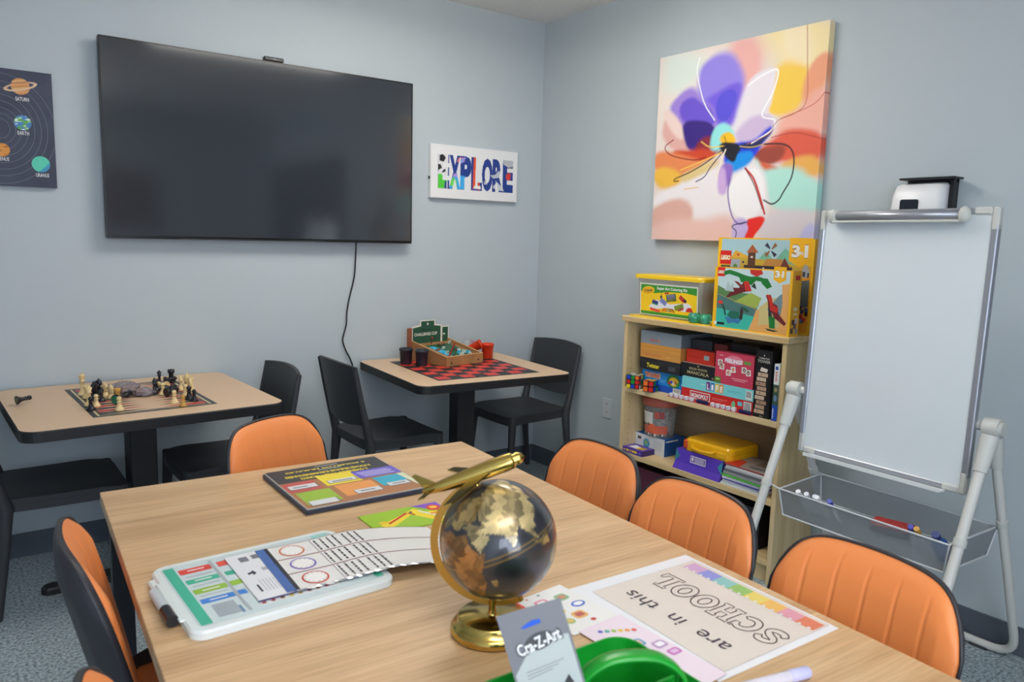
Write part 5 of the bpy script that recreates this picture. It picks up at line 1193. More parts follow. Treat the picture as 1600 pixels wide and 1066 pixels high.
def d_small(g, w, h):
    q = C2(g, w, h)
    g.poly(q([(0.05, 0.02), (0.97, 0.02), (0.97, 0.985), (0.13, 0.985), (0.05, 0.92)]), 0.0003, K((196, 218, 220)))
    g.poly(q([(0.05, 0.45), (0.05, 0.70), (0.2, 0.62), (0.5, 0.6), (0.63, 0.55), (0.6, 0.40)]), 0.0004, K((90, 130, 80))); g.poly(q([(0.28, 0.45), (0.5, 0.62), (0.64, 0.55), (0.58, 0.36)]), 0.0005, K((160, 180, 80)))
    g.poly(q([(0.15, 0.62), (0.19, 0.78), (0.22, 0.70), (0.26, 0.76), (0.28, 0.62)]), 0.00045, K((176, 196, 196)))
    g.poly(q([(0.05, 0.02), (0.50, 0.02), (0.60, 0.38), (0.30, 0.45), (0.05, 0.56)]), 0.0006, K((76, 120, 116))); g.poly(q([(0.05, 0.02), (0.50, 0.02), (0.56, 0.25), (0.05, 0.33)]), 0.0007, K((60, 186, 166)))
    g.poly(q([(0.5, 0.02), (0.97, 0.02), (0.97, 0.3), (0.9, 0.6), (0.74, 0.55), (0.62, 0.40)]), 0.0006, K((206, 190, 130))); g.poly(q([(0.72, 0.4), (0.86, 0.62), (0.97, 0.7), (0.97, 0.3), (0.74, 0.34)]), 0.0007, K((120, 146, 150)))
    so = K((232, 172, 100)); g.poly(q([(0.87, 0.02), (0.97, 0.02), (0.97, 0.8), (0.88, 0.78), (0.90, 0.5)]), 0.0008, so); g.poly(q([(0.52, 0.06), (0.62, 0.04), (0.62, 0.36), (0.58, 0.36)]), 0.0008, so); g.poly(q([(0.50, 0.02), (0.97, 0.02), (0.97, 0.1), (0.70, 0.15), (0.52, 0.07)]), 0.0009, K((224, 168, 96)))
    gr = K((30, 120, 50)); rd = K((200, 50, 40)); mr = K((110, 34, 40)); dg = K((20, 60, 44))
    g.line([(w * a, h * b) for a, b in ((0.13, 0.90), (0.2, 0.93), (0.3, 0.90), (0.4, 0.86), (0.48, 0.84), (0.56, 0.85), (0.62, 0.84), (0.68, 0.80), (0.73, 0.76))], 0.018, 0.0012, gr)
    g.poly(q([(0.32, 0.89), (0.45, 0.88), (0.56, 0.82), (0.50, 0.74), (0.36, 0.78)]), 0.0013, gr); g.poly(q([(0.62, 0.86), (0.70, 0.86), (0.76, 0.74), (0.70, 0.70), (0.63, 0.78)]), 0.0014, gr)
    g.poly(q([(0.47, 0.985), (0.62, 0.985), (0.64, 0.93), (0.56, 0.88), (0.48, 0.92)]), 0.0014, rd)
    g.poly(q([(0.40, 0.78), (0.45, 0.80), (0.5, 0.66), (0.36, 0.60), (0.17, 0.50), (0.22, 0.60), (0.28, 0.62), (0.26, 0.68), (0.34, 0.68)]), 0.0015, mr); g.poly(q([(0.40, 0.79), (0.46, 0.80), (0.51, 0.65), (0.43, 0.63)]), 0.0017, rd); g.poly(q([(0.27, 0.79), (0.32, 0.78), (0.42, 0.70), (0.36, 0.69)]), 0.0016, K((130, 50, 50))); g.poly(q([(0.54, 0.78), (0.57, 0.68), (0.5, 0.72)]), 0.0013, dg)
    g.poly(q([(0.69, 0.60), (0.75, 0.62), (0.77, 0.50), (0.84, 0.46), (0.86, 0.34), (0.96, 0.20), (0.94, 0.16), (0.82, 0.26), (0.78, 0.34), (0.73, 0.42), (0.72, 0.52)]), 0.0014, mr); g.poly(q([(0.70, 0.62), (0.76, 0.60), (0.79, 0.46), (0.86, 0.42), (0.84, 0.34), (0.76, 0.38), (0.74, 0.5)]), 0.0016, rd)
    g.poly(q([(0.74, 0.28), (0.82, 0.28), (0.83, 0.1), (0.76, 0.1), (0.75, 0.2)]), 0.0013, gr); g.poly(q([(0.71, 0.09), (0.88, 0.07), (0.82, 0.05), (0.74, 0.06)]), 0.0015, dg); g.poly(q([(0.73, 0.44), (0.76, 0.40), (0.79, 0.27), (0.74, 0.28)]), 0.0012, K((50, 50, 56)))
    g.poly(q([(0.20, 0.22), (0.24, 0.30), (0.36, 0.30), (0.38, 0.20), (0.28, 0.17)]), 0.0012, K((40, 110, 90))); g.poly(q([(0.37, 0.18), (0.41, 0.18), (0.42, 0.38), (0.38, 0.38)]), 0.0013, K((60, 40, 40))); g.poly(q([(0.37, 0.36), (0.44, 0.38), (0.50, 0.33), (0.47, 0.30), (0.41, 0.34)]), 0.0014, K((40, 90, 70)))
    g.line([(w * a, h * b) for a, b in ((0.18, 0.22), (0.16, 0.32), (0.13, 0.40))], 0.008, 0.0012, K((40, 60, 50))); g.poly(q([(0.06, 0.44), (0.12, 0.46), (0.14, 0.41), (0.09, 0.39)]), 0.0013, K((220, 60, 50)))
    g.poly(q([(0.17, 0.2), (0.40, 0.18), (0.36, 0.10), (0.30, 0.12), (0.22, 0.09)]), 0.0010, K((60, 120, 170)))
    g.poly(ell(0.008, 0.008, 12, w * 0.045, h * 0.08), 0.0011, Wt); g.rect(w * 0.07, h * 0.06, w * 0.17, h * 0.10, 0.0011, K((30, 30, 30)))
    g.line([(w * 0.49, h * 0.02), (w * 0.64, h * 0.44)], 0.002, 0.0016, K((220, 180, 110))); g.line([(w * 0.05, h * 0.56), (w * 0.60, h * 0.36)], 0.002, 0.0016, K((200, 170, 110)))
    brick_logo(g, w * 0.04, h * 0.85, w * 0.10); three(g, w * 0.77, h * 0.80, w * 0.15)
def s_small(g, w, h):
    g.rect(w * 0.3, h * 0.86, w * 0.8, h * 0.93, 0.0006, K((206, 44, 36))); g.poly(ell(w * 0.25, h * 0.03, 12, w * 0.5, h * 0.42), 0.0006, K((236, 220, 170))); g.rect(w * 0.3, h * 0.33, w * 0.75, h * 0.36, 0.0006, K((236, 220, 170)))
    for x, y, c in ((0.1, 0.05, (90, 60, 60)), (0.4, 0.12, (120, 90, 90)), (0.6, 0.04, (170, 160, 160)), (0.2, 0.18, (80, 50, 60)), (0.55, 0.2, (200, 190, 190))): g.rect(w * x, h * y, w * (x + 0.3), h * (y + 0.08), 0.0006, K(c))
carton('building_set_box', 'LEGO box with a green and red dragon, standing in front of the larger one', 'toy box', -0.272, -1.618, -2.010, TOPZ, 1.340, 0.062, (248, 190, 30), (240, 176, 30), (180, 130, 40), d_small, sidedraw=s_small, group='LEGO boxes')
# ------------------------------------------------------------------ chess pieces on the backgammon table
cream = mat('chess_cream', (226, 200, 146), 0.4); cblack = mat('chess_black', (24, 25, 32), 0.3); gold = mat('chess_amber', (198, 152, 72), 0.4)
felt_g = K((40, 120, 86), 0.9); felt_o = K((96, 98, 62), 0.9)
GZ = 0.7562
PROF = {
 'pawn': (0.048, [(0.0150, 0), (0.0158, 0.002), (0.0150, 0.006), (0.0108, 0.010), (0.0075, 0.018), (0.0060, 0.028), (0.0096, 0.031), (0.0060, 0.033)] + [(0.0085 * math.sin(math.pi * k / 8), 0.0405 - 0.0085 * math.cos(math.pi * k / 8)) for k in range(1, 9)]),
 'bishop': (0.070, [(0.0168, 0), (0.0175, 0.003), (0.0150, 0.009), (0.0092, 0.014), (0.0068, 0.030), (0.0064, 0.042), (0.0115, 0.0455), (0.0070, 0.048), (0.0105, 0.056), (0.0075, 0.064), (0.0028, 0.068), (0.0036, 0.071), (0.0001, 0.074)]),
 'rook': (0.052, [(0.0168, 0), (0.0175, 0.003), (0.0150, 0.009), (0.0105, 0.015), (0.0090, 0.034), (0.0130, 0.039), (0.0135, 0.051), (0.0100, 0.051), (0.0095, 0.046), (0.0001, 0.046)]),
 'queen': (0.082, [(0.0185, 0), (0.0192, 0.003), (0.0165, 0.010), (0.0100, 0.016), (0.0072, 0.035), (0.0068, 0.050), (0.0128, 0.0545), (0.0078, 0.058), (0.0130, 0.074), (0.0098, 0.0745), (0.0060, 0.078), (0.0036, 0.082), (0.0001, 0.084)]),
 'king': (0.092, [(0.0190, 0), (0.0196, 0.003), (0.0170, 0.010), (0.0104, 0.017), (0.0076, 0.038), (0.0070, 0.053), (0.0132, 0.0575), (0.0080, 0.062), (0.0125, 0.078), (0.0140, 0.080), (0.0070, 0.084), (0.0028, 0.087), (0.0001, 0.087)]),
}
_pm = {}
def piece_geo(kind, m, felt):
    key = (kind, m.name, felt.name if felt else '')
    if key in _pm: return _pm[key]
    g = G()
    if kind == 'knight':
        g.lathe([(0.0165, 0), (0.0172, 0.003), (0.0150, 0.009), (0.0110, 0.013), (0.0100, 0.017)], 18, m)
        prof = [(-0.009, 0.016), (0.009, 0.016), (0.011, 0.024), (0.006, 0.034), (0.014, 0.036), (0.018, 0.041), (0.015, 0.047), (0.005, 0.054), (0.001, 0.060), (-0.003, 0.055), (-0.010, 0.048), (-0.013, 0.036), (-0.011, 0.026)]
        n = len(prof); V = []
        for y, s in ((-0.0062, 0.8), (-0.0035, 1.0), (0.0035, 1.0), (0.0062, 0.8)):
            for x, z in prof: V.append((x * s, y, 0.038 + (z - 0.038) * (s if z > 0.02 else 1)))
        F = [(k * n + i, k * n + (i + 1) % n, (k + 1) * n + (i + 1) % n, (k + 1) * n + i) for k in range(3) for i in range(n)]
        F += [tuple(reversed(range(n))), tuple(range(3 * n, 4 * n))]
        g.add(V, F, m, True)
    else:
        g.lathe(PROF[kind][1], 18, m)
        if kind == 'king': g.box(-0.0015, 0.0015, -0.0013, 0.0013, 0.085, 0.096, m).box(-0.0045, 0.0045, -0.0013, 0.0013, 0.089, 0.092, m)
    if felt: g.prism(ell(0.0155, 0.0155, 18), -0.0015, -0.0001, felt)
    _pm[key] = g
    return g
def chess(kind, m, x, y, lab, rz=0.0, sc=1.0, lie=None, felt=None, z=0.0):
    g = piece_geo(kind, m, felt)
    nm = 'chess_' + kind
    key = 'mesh:' + nm + m.name + (felt.name if felt else '')
    if key in _pm:
        o = _pm[key].copy(); COL.objects.link(o)
    else:
        o = g.build(nm); _pm[key] = o
    o.scale = (sc, sc, sc)
    if lie is None: o.rotation_euler = (0, 0, rz); o.location = (x, y, GZ + z)
    else: o.rotation_euler = (0, math.radians(90 - 7), lie); o.location = (x, y, GZ + 0.0168 * sc + z)
    tag(o, lab, 'chess piece', 'chess pieces on the backgammon board')
    return o
NB = 'on the backgammon board'
chess('king', cream, -2.605, -0.300, 'tall cream chess king at the board corner nearest the wall')
chess('rook', cream, -2.600, -0.375, 'cream rook standing just in front of the tall cream king')
chess('queen', cream, -2.612, -0.530, 'tall cream queen in the cluster by the short black pawn, second tallest cream piece', sc=0.96)
chess('pawn', cream, -2.592, -0.560, 'cream pawn half hidden behind the black pawn next to the cream queen')
chess('knight', cblack, -2.575, -0.390, 'black knight between the cream queen and the cream king', 0.6, 1.15)
chess('bishop', cblack, -2.560, -0.470, 'black bishop directly behind the black pawn and beside the cream queen', sc=0.8)
chess('knight', cblack, -2.545, -0.300, 'black knight standing alone with head turned, behind the three cream knights', 2.6, 1.05)
chess('pawn', cblack, -2.618, -0.615, 'black pawn at the board edge in front of the cream queen', sc=1.05)
chess('knight', cream, -2.532, -0.365, 'cream knight farthest back in the row of three beside the plastic bag', 2.5, 0.95)
chess('knight', cream, -2.520, -0.425, 'cream knight in the middle of the row of three beside the plastic bag', 2.4, 0.98)
chess('rook', gold, -2.505, -0.478, 'amber rook just behind the green felted fallen piece', sc=0.95)
chess('pawn', cream, -2.530, -0.672, 'cream pawn nearest the board edge, in front of the green felted fallen piece', sc=1.12)
chess('queen', cblack, -2.525, -0.560, 'fallen black piece showing its round green felt bottom', lie=0.75, felt=felt_g, sc=1.12)
chess('bishop', cblack, -2.352, -0.405, 'black bishop at the front of the black cluster beyond the bag', sc=0.9)
chess('pawn', cblack, -2.338, -0.360, 'black pawn in the black cluster right behind the black bishop', sc=1.1)
chess('queen', cblack, -2.296, -0.225, 'tall black queen standing behind the black cluster', sc=0.78)
chess('rook', cblack, -2.238, -0.185, 'large black rook standing at the far side of the board', sc=1.12)
chess('pawn', cream, -2.330, -0.452, 'cream pawn standing right beside the black bishop', sc=1.05)
chess('pawn', cream, -2.300, -0.385, 'cream pawn lying down with its round head up, behind the fallen black knights', lie=2.2, sc=1.3)
chess('pawn', cblack, -2.275, -0.235, 'black pawn lying down behind the cream pawns', lie=0.2, sc=1.1)
chess('knight', cblack, -2.330, -0.512, 'fallen black knight in front of the cream pawn lying down', lie=0.5, sc=1.1)
chess('knight', cblack, -2.278, -0.452, 'second fallen black knight, nearer the cream knights', lie=2.9, sc=1.1)
chess('bishop', cream, -2.246, -0.395, 'cream bishop in the dense cream cluster at the far end of the board', sc=0.95)
chess('knight', cream, -2.205, -0.330, 'cream knight farthest back in the dense cream cluster', 0.4, 1.05)
chess('rook', cream, -2.208, -0.400, 'cream rook in the dense cream cluster', sc=1.05)
chess('knight', cream, -2.222, -0.455, 'cream knight at the front of the dense cream cluster', 1.6, 1.0)
chess('pawn', cream, -2.258, -0.520, 'cream pawn between the dense cream cluster and the black pair')
chess('pawn', cblack, -2.262, -0.600, 'black pawn at the board end, the farther of a pair', sc=1.15)
chess('pawn', cblack, -2.252, -0.640, 'black pawn at the board end, the nearer of a pair')
chess('pawn', cream, -2.328, -0.642, 'cream pawn standing alone next to the amber pawn', sc=1.1)
chess('pawn', gold, -2.312, -0.715, 'amber pawn nearest the table edge at the far end of the board', sc=0.95)
chess('pawn', cblack, -2.842, -0.392, 'black pawn lying alone off the board with its olive felt bottom showing', lie=0.15, felt=felt_o, sc=1.1)
# plastic bag of leftover pieces
t = thing('plastic_bag', 'crumpled clear plastic bag of chess pieces on the middle of the board', 'plastic bag', (-2.435, -0.345, GZ))
def bagf(scx, scy, scz, seed, flat=0.0):
    def f(a, b):
        th = a * 2 * math.pi; ph = (b - 0.5) * math.pi
        p = Vector((math.cos(th) * math.cos(ph), math.sin(th) * math.cos(ph), math.sin(ph)))
        n = 1 + 0.30 * noise.noise(p * 1.8 + Vector((seed, 0, 0))) + 0.16 * noise.noise(p * 5 + Vector((0, seed, 0)))
        return (p.x * scx * n, p.y * scy * n, max(0.0005, scz * 0.85 + p.z * scz * n))
    return f
bagm = clear('bag_film', (150, 138, 148), 0.62, 0.12)
g = G(); g.surf(bagf(0.062, 0.075, 0.022, 3.1), 49, 25, bagm, T(-0.02, 0.02, 0)); g.surf(bagf(0.04, 0.06, 0.016, 7.7), 37, 19, bagm, T(0.035, -0.07, 0))
g.build('bag', t)
g = G()
for k, (x, y, rz_, m_) in enumerate(((-0.03, 0.03, 0.4, cream), (0.01, 0.0, 1.9, gold), (0.03, -0.06, 2.6, gold), (-0.02, -0.02, 3.6, cream), (0.0, 0.05, 5.0, cblack))):
    g.lathe([(r * 0.9, z * 0.9) for r, z in PROF['pawn'][1]], 12, m_, T(x, y, 0.016) @ RZ(rz_) @ RY(math.radians(84)))
g.build('contents', t)

# ------------------------------------------------------------------ things on the checkerboard table
kraft = wood('game_wood', ((150, 106, 62), (168, 122, 76), (182, 136, 88)), (14, 2, 14), 0.55, 0, 0.1)
t = thing('tabletop_game', 'wooden CHALLENGE CUP table game with a green backboard on the checkerboard', 'game', (-0.930, -0.425, 0.7562), math.radians(10))
w, dd, h0, h1 = 0.268, 0.30, 0.052, 0.108
g = G()
V = [(0, 0, 0), (w, 0, 0), (w, dd, 0), (0, dd, 0), (0, 0, h0), (w, 0, h0), (w, dd, h1), (0, dd, h1)]
th = 0.009
sl = (h1 - h0) / dd
def zt(y): return h0 + sl * y
g.add(V, [(0, 1, 5, 4), (1, 2, 6, 5), (2, 3, 7, 6), (3, 0, 4, 7), (0, 3, 2, 1)], kraft)
I = [(th, th), (w - th, th), (w - th, dd - th), (th, dd - th)]
O = [(0, 0), (w, 0), (w, dd), (0, dd)]
rimm = mat('game_rim', (206, 164, 108), 0.5)
V = [(x, y, zt(y)) for x, y in O] + [(x, y, zt(y)) for x, y in I] + [(x, y, zt(y) - 0.018) for x, y in I]
g.add(V, [(i, (i + 1) % 4, 4 + (i + 1) % 4, 4 + i) for i in range(4)], rimm); g.add(V, [(4 + i, 4 + (i + 1) % 4, 8 + (i + 1) % 4, 8 + i) for i in range(4)] + [(8, 9, 10, 11)], kraft)
for xx in (0.035, w - 0.035): g.cyl((xx, -0.0008, h0 * 0.35), (xx, 0.001, h0 * 0.35), 0.005, n=10, m=K(BLACK))
g.build('case', t)
SM = frame((0, 0, h0 - 0.0175), (1, 0, 0), (0, 1, sl))
g = G(SM)
g.rect(0.06, 0.035, w - 0.03, dd - 0.05, 0.0005, K((40, 96, 66))); g.rect(0.06, 0.06, 0.1, dd - 0.08, 0.001, K((70, 190, 230)))
random.seed(9)
for k in range(26):
    x = 0.05 + random.random() * 0.18; y = 0.04 + random.random() * 0.2; a = random.random() * 3
    c = ((90, 60, 40), (214, 226, 214), (70, 190, 230), (150, 70, 50), (40, 90, 60), (196, 214, 200))[k % 6]
    g.box(-0.012, 0.012, -0.003, 0.003, 0.0015, 0.010 + 0.004 * (k % 3), K(c), 0, T(x, y, 0) @ RZ(a))
for k in range(5): g.cyl((0.03 + 0.05 * k, 0.02 + 0.045 * k, 0.001), (0.03 + 0.05 * k, 0.02 + 0.045 * k, 0.020), 0.005, n=10, m=K((176, 60, 40)))
g.cyl((w * 0.45, dd - 0.03, 0.0), (w * 0.45, dd - 0.03, 0.035), 0.003, n=8, m=K((90, 40, 30))).ball((w * 0.45, dd - 0.03, 0.036), 0.006, K((170, 50, 40)), 10)
g.build('playfield', t)
bz = h1 * 0.6
g = G(frame((0, dd - 0.004, bz), (1, 0, 0), (0, 0, 1)))
gw = K((40, 84, 62)); wh = K((226, 222, 206))
out = [(0, 0), (w * 0.80, 0), (w * 0.80, 0.120), (w * 0.62, 0.126), (w * 0.62, 0.152), (w * 0.22, 0.152), (w * 0.22, 0.126), (0, 0.118)]
g.prism(out, 0.0, 0.006, wh)
ins = [(0.006, 0.004), (w * 0.80 - 0.006, 0.004), (w * 0.80 - 0.006, 0.113), (w * 0.62 - 0.006, 0.119), (w * 0.62 - 0.006, 0.146), (w * 0.22 + 0.006, 0.146), (w * 0.22 + 0.006, 0.119), (0.006, 0.111)]
g.poly(ins, 0.0064, gw)
g.poly(ell(0.007, 0.007, 16, w * 0.42, 0.130), 0.0068, wh); g.text('CHALLENGE CUP', w * 0.37, 0.066, 0.023, wh, 0.0068, bold=0.03, width=w * 0.62)
for k in range(6): g.poly(ell(0.004, 0.004, 8, w * (0.28 + 0.035 * k), 0.096 + 0.004 * (k % 2)), 0.0067, K((24, 46, 36)))
g.build('backboard', t)
for x0, c in ((0.0, K((140, 82, 56))), (w * 0.80, gw)):
    g = G()
    if x0 == 0: g.box(-0.030, -0.0005, dd - 0.012, dd - 0.004, h1 * 0.55, h1 + 0.070, c)
    else: g.box(x0, x0 + 0.054, dd - 0.012, dd - 0.005, bz, bz + 0.112, wh); g.box(x0 + 0.006, x0 + 0.048, dd - 0.0126, dd - 0.0119, bz + 0.005, bz + 0.105, gw); g.box(x0 + 0.01, x0 + 0.026, dd - 0.0130, dd - 0.0125, bz + 0.062, bz + 0.070, wh)
    g.build('side_wing', t)
def cup(name, lab, x, y, m, r=0.036, h=0.085, rot=None, z=0.7562):
    t = thing(name, lab, 'cup', (x, y, z), 0, 'plastic shaker cups', rot=rot)
    G().lathe([(r * 0.8, 0), (r * 0.84, 0.002), (r * 0.95, h * 0.85), (r * 1.04, h * 0.855), (r * 1.04, h * 0.99), (r, h), (r * 0.92, h), (r * 0.78, 0.006), (0.0001, 0.005)], 28, m).build('cup_body', t)
    return t
cup('shaker_cup', 'black plastic cup beside the wooden game, the one nearer the wall', -1.068, -0.235, K((38, 44, 54), 0.4))
cup('shaker_cup', 'black plastic cup beside the wooden game, the one nearer the table edge', -1.018, -0.318, K((44, 52, 64), 0.4))
redp = mat('red_cup', (226, 66, 32), 0.35)
cup('shaker_cup', 'upright red orange plastic cup at the far side of the wooden game', -0.565, -0.275, redp)
cup('shaker_cup', 'tipped red orange cup leaning between the wooden game and the upright red cup', -0.655, -0.235, redp, 0.028, 0.07, rot=(math.radians(62), 0, 0.9), z=0.81)
t = thing('plastic_bag', 'flimsy clear plastic bag with red print behind the wooden game', 'plastic bag', (-0.60, -0.13, 0.7562))
g = G(); g.surf(bagf(0.05, 0.04, 0.05, 12.4), 41, 21, clear('bag_clear', (206, 206, 212), 0.3, 0.15)); g.build('bag', t)
G().box(-0.02, 0.01, -0.052, -0.050, 0.085, 0.089, K((210, 70, 80))).build('red_strip', t)
# ------------------------------------------------------------------ things on the big table
def place(pts):
    """frame on the table from three corners: far/near ends given as world xy"""
    pass
def on_table(name, lab, cat, x, y, z, rz, group=None): return thing(name, lab, cat, (x, y, z), rz, group)
# pocket chart package; local x to the right, y away from the camera
ang = math.radians(-1.0)
t = on_table('pocket_chart_pack', 'black and brown wall pocket chart package with coloured pockets, upside down', 'package', -2.347, -2.078, TZ + 0.0003, ang)
w, d = 0.345, 0.342
def skew(p): return (p[0] + 0.035 * p[1] / d, p[1])
g = G(); g.box(0, w, 0, d, 0, 0.012, K((52, 58, 78)), 0.002).box(0.004, w - 0.004, 0.004, d - 0.004, 0.0123, 0.015, K((190, 190, 180))); g.build('pack', t)
g = G(T(0, 0, 0.0152))
g.rect(0.006, 0.006, w - 0.004, d - 0.004, 0.0002, K((178, 116, 66)))
g.rect(0.006, d * 0.64, w - 0.004, d - 0.004, 0.0004, K((24, 28, 36)))
yt = K((246, 220, 40))
def ut(s, x, y, size, m, width, z=0.0010): g.text(s, x, y, size, m, z, rot=math.pi, width=width, bold=0.04)
ut('5 OVERSIZED WALL POCKETS', w * 0.50, d * 0.715, 0.022, yt, w * 0.58); ut('5 POCHES MURALES SURDIMENSIONNÉES', w * 0.48, d * 0.795, 0.021, yt, w * 0.74)
ut('5 BOLSILLOS MURALES', w * 0.50, d * 0.90, 0.014, yt, w * 0.70)
for y in (0.845, 0.94): g.rect(w * 0.42, d * y, w * 0.62, d * (y + 0.012), 0.0008, K((200, 206, 214)))
def pocket(x0, y0, x1, y1, c, lx0, ly0, lx1, ly1):
    g.rect(w * x0, d * y0, w * x1, d * y1, 0.0006, K(c)); g.rect(w * lx0 - 0.002, d * ly0 - 0.003, w * lx1 + 0.003, d * ly1, 0.0008, K((90, 90, 90))); g.rect(w * lx0, d * ly0, w * lx1, d * ly1, 0.0010, K((224, 226, 228)))
pocket(0.02, 0.40, 0.28, 0.62, (206, 76, 70), 0.05, 0.46, 0.27, 0.55); pocket(0.33, 0.42, 0.63, 0.70, (246, 224, 30), 0.37, 0.47, 0.60, 0.54)
pocket(0.05, 0.08, 0.32, 0.37, (158, 196, 30), 0.07, 0.05, 0.28, 0.15); pocket(0.37, 0.12, 0.68, 0.40, (240, 158, 70), 0.46, 0.13, 0.67, 0.22); pocket(0.71, 0.20, 0.94, 0.43, (30, 178, 208), 0.75, 0.17, 0.93, 0.25)
for x0, y0, x1 in ((0.08, 0.49, 0.2), (0.40, 0.49, 0.57), (0.50, 0.165, 0.62), (0.79, 0.2, 0.9)): g.rect(w * x0, d * y0, w * x1, d * (y0 + 0.02), 0.0012, K((110, 110, 120)))
g.rect(w * 0.62, d * 0.46, w * 0.995, d * 0.66, 0.0007, K((104, 86, 206)))
for k in range(4): g.rect(w * (0.68 - 0.01 * k), d * (0.49 + 0.035 * k), w * (0.95 - 0.02 * (k % 2)), d * (0.505 + 0.035 * k), 0.0009, K((216, 210, 240)))
g.poly([(w * 0.93, d * 0.44), (w * 0.99, d * 0.44), (w * 0.99, d * 0.06), (w * 0.96, d * 0.12)], 0.0008, K((226, 230, 200)))
g.build('printed_cover', t)
film = clear('shrink_film', (230, 232, 236), 0.03, 0.06)
G().box(-0.004, w + 0.006, -0.006, d + 0.003, 0.0165, 0.0168, film).build('clear_film', t)

# magnetic calendar board
ca = math.radians(1.5)
t = on_table('calendar_board', 'white rounded magnetic calendar board with green and red printed bars', 'calendar board', -2.728, -2.545, TZ + 0.0003, ca)
w, d = 0.392, 0.312
G().prism(rrect(w, d, 0.028, 7, w / 2, d / 2), 0, 0.016, mat('calendar_frame', (222, 230, 228), 0.28), bev=0.004, smooth=False).build('frame', t)
g = G(T(0, 0, 0.0162))
g.poly(rrect(w - 0.032, d - 0.034, 0.012, 5, w / 2, d / 2), 0.0002, mat('calendar_face', (206, 220, 222), 0.25))
gn = K((62, 178, 146)); 
g.rect(0.020, 0.022, 0.040, d - 0.022, 0.0006, gn); g.rect(w - 0.034, 0.022, w - 0.018, d * 0.5, 0.0006, gn); g.rect(w - 0.06, d - 0.04, w - 0.025, d - 0.022, 0.0006, K((150, 206, 200)))
for x0, y0, x1, y1, c in ((0.044, 0.245, 0.105, 0.27, (222, 70, 60)), (0.118, 0.245, 0.26, 0.27, (222, 80, 66)), (0.044, 0.195, 0.105, 0.215, (62, 178, 146)), (0.118, 0.195, 0.26, 0.215, (62, 178, 146)), (0.044, 0.145, 0.105, 0.167, (150, 190, 60)), (0.11, 0.145, 0.135, 0.167, (150, 190, 60)), (0.044, 0.10, 0.105, 0.12, (60, 130, 210)), (0.112, 0.10, 0.128, 0.12, (60, 130, 210))):
    g.rect(x0, y0, x1, y1, 0.0006, K(c))
for y in (0.256, 0.204, 0.154, 0.108): g.rect(0.06, y, 0.092, y + 0.004, 0.0008, Wt)
for y in (0.228, 0.18, 0.132): g.rect(0.05, y, 0.1, y + 0.003, 0.0006, K((150, 160, 164)))
g.rect(0.106, 0.03, 0.112, 0.285, 0.0009, K((168, 176, 180))); g.rect(0.055, 0.035, 0.095, 0.088, 0.0006, K((160, 170, 176))); g.rect(0.095, 0.03, 0.1, 0.06, 0.0008, K((100, 140, 170)))
g.rect(0.13, 0.035, 0.285, 0.19, 0.0004, K((224, 226, 226)))
ic = ((176, 70, 70), (176, 70, 70), (150, 90, 60), (220, 190, 60), (190, 160, 60), (140, 70, 60), (150, 90, 70), (210, 90, 80), (220, 120, 90))
for i in range(8):
    for j in range(7):
        x = 0.138 + i * 0.0175; y = 0.045 + j * 0.0225
        g.poly(ell(0.0045, 0.0045, 8, x, y), 0.0007, K(ic[(i + j // 2) % 9])); g.rect(x - 0.004, y - 0.0055, x + 0.004, y - 0.0045, 0.0007, K((120, 120, 120)))
for i in range(2):
    for j in range(4): g.poly(ell(0.0065, 0.0065, 12, 0.268 + i * 0.017, 0.05 + j * 0.022), 0.0007, K((206, 190, 80))); g.poly(ell(0.004, 0.004, 10, 0.268 + i * 0.017, 0.05 + j * 0.022), 0.0009, K((90, 160, 140)))
g.rect(0.30, 0.10, 0.305, 0.17, 0.0006, K((150, 160, 166))); g.rect(0.315, 0.10, 0.355, 0.15, 0.0006, K((170, 180, 184)))
g.build('printed_face', t)
g = G()
g.box(-0.012, 0.003, 0.14, 0.27, 0.002, 0.012, mat('calendar_frame'), 0.003).tube([(-0.014, 0.075, 0.012), (-0.014, 0.125, 0.012)], 0.011, 14, K((30, 32, 36), 0.25))
g.tube([(-0.014, 0.127, 0.012), (-0.014, 0.21, 0.012)], 0.009, 14, K((196, 204, 208), 0.15)).box(-0.006, 0.01, 0.06, 0.235, 0.012, 0.0165, mat('calendar_frame'), 0.002)
g.build('marker_holder', t)

# time chart strips in a package, one end resting on the board
t = on_table('clock_strip_pack', 'long white package of clock strips with three clock faces, lying across the calendar board', 'package', -2.527, -2.490, TZ + 0.0185, math.radians(-2.5))
def strip(x, y):
    L = 0.37
    z = 0.0018 + 0.016 * (0 if x < 0.10 else math.sin(min(1, (x - 0.10) / 0.28) * math.pi) * 0.35)
    if x > 0.19: z -= 0.012 * ((x - 0.19) / 0.19)
    return z
w, d = 0.375, 0.222
g = G()
def sheet(x0, x1, y0, y1, m, off, nx=16):
    V = []; F = []
    for i in range(nx + 1):
        x = x0 + (x1 - x0) * i / nx
        # the package bends, its far end swings toward the camera
        V += [bend(x, y0, off), bend(x, y1, off)]
    F = [(2 * i, 2 * i + 2, 2 * i + 3, 2 * i + 1) for i in range(nx)]
    g.add(V, F, m, True)
def bend(x, y, off):
    return (x, y - 0.55 * max(0, x - 0.12) ** 2 - 0.0 , strip(x, y) + off)
sheet(0, w, 0, d, K((216, 214, 212), 0.35), -0.0012); sheet(0, w, 0, d, K((232, 230, 226), 0.35), 0.0)
for k in range(4): sheet(0, w, d * k / 3 - 0.0014 if k else 0, d * k / 3 + 0.0016 if k < 3 else d, K((130, 50, 64)), 0.0006)
sheet(-0.018, 0.006, 0, d, K((66, 104, 170)), 0.0006); sheet(0.000, 0.008, 0, d, K((30, 36, 50)), 0.0008)
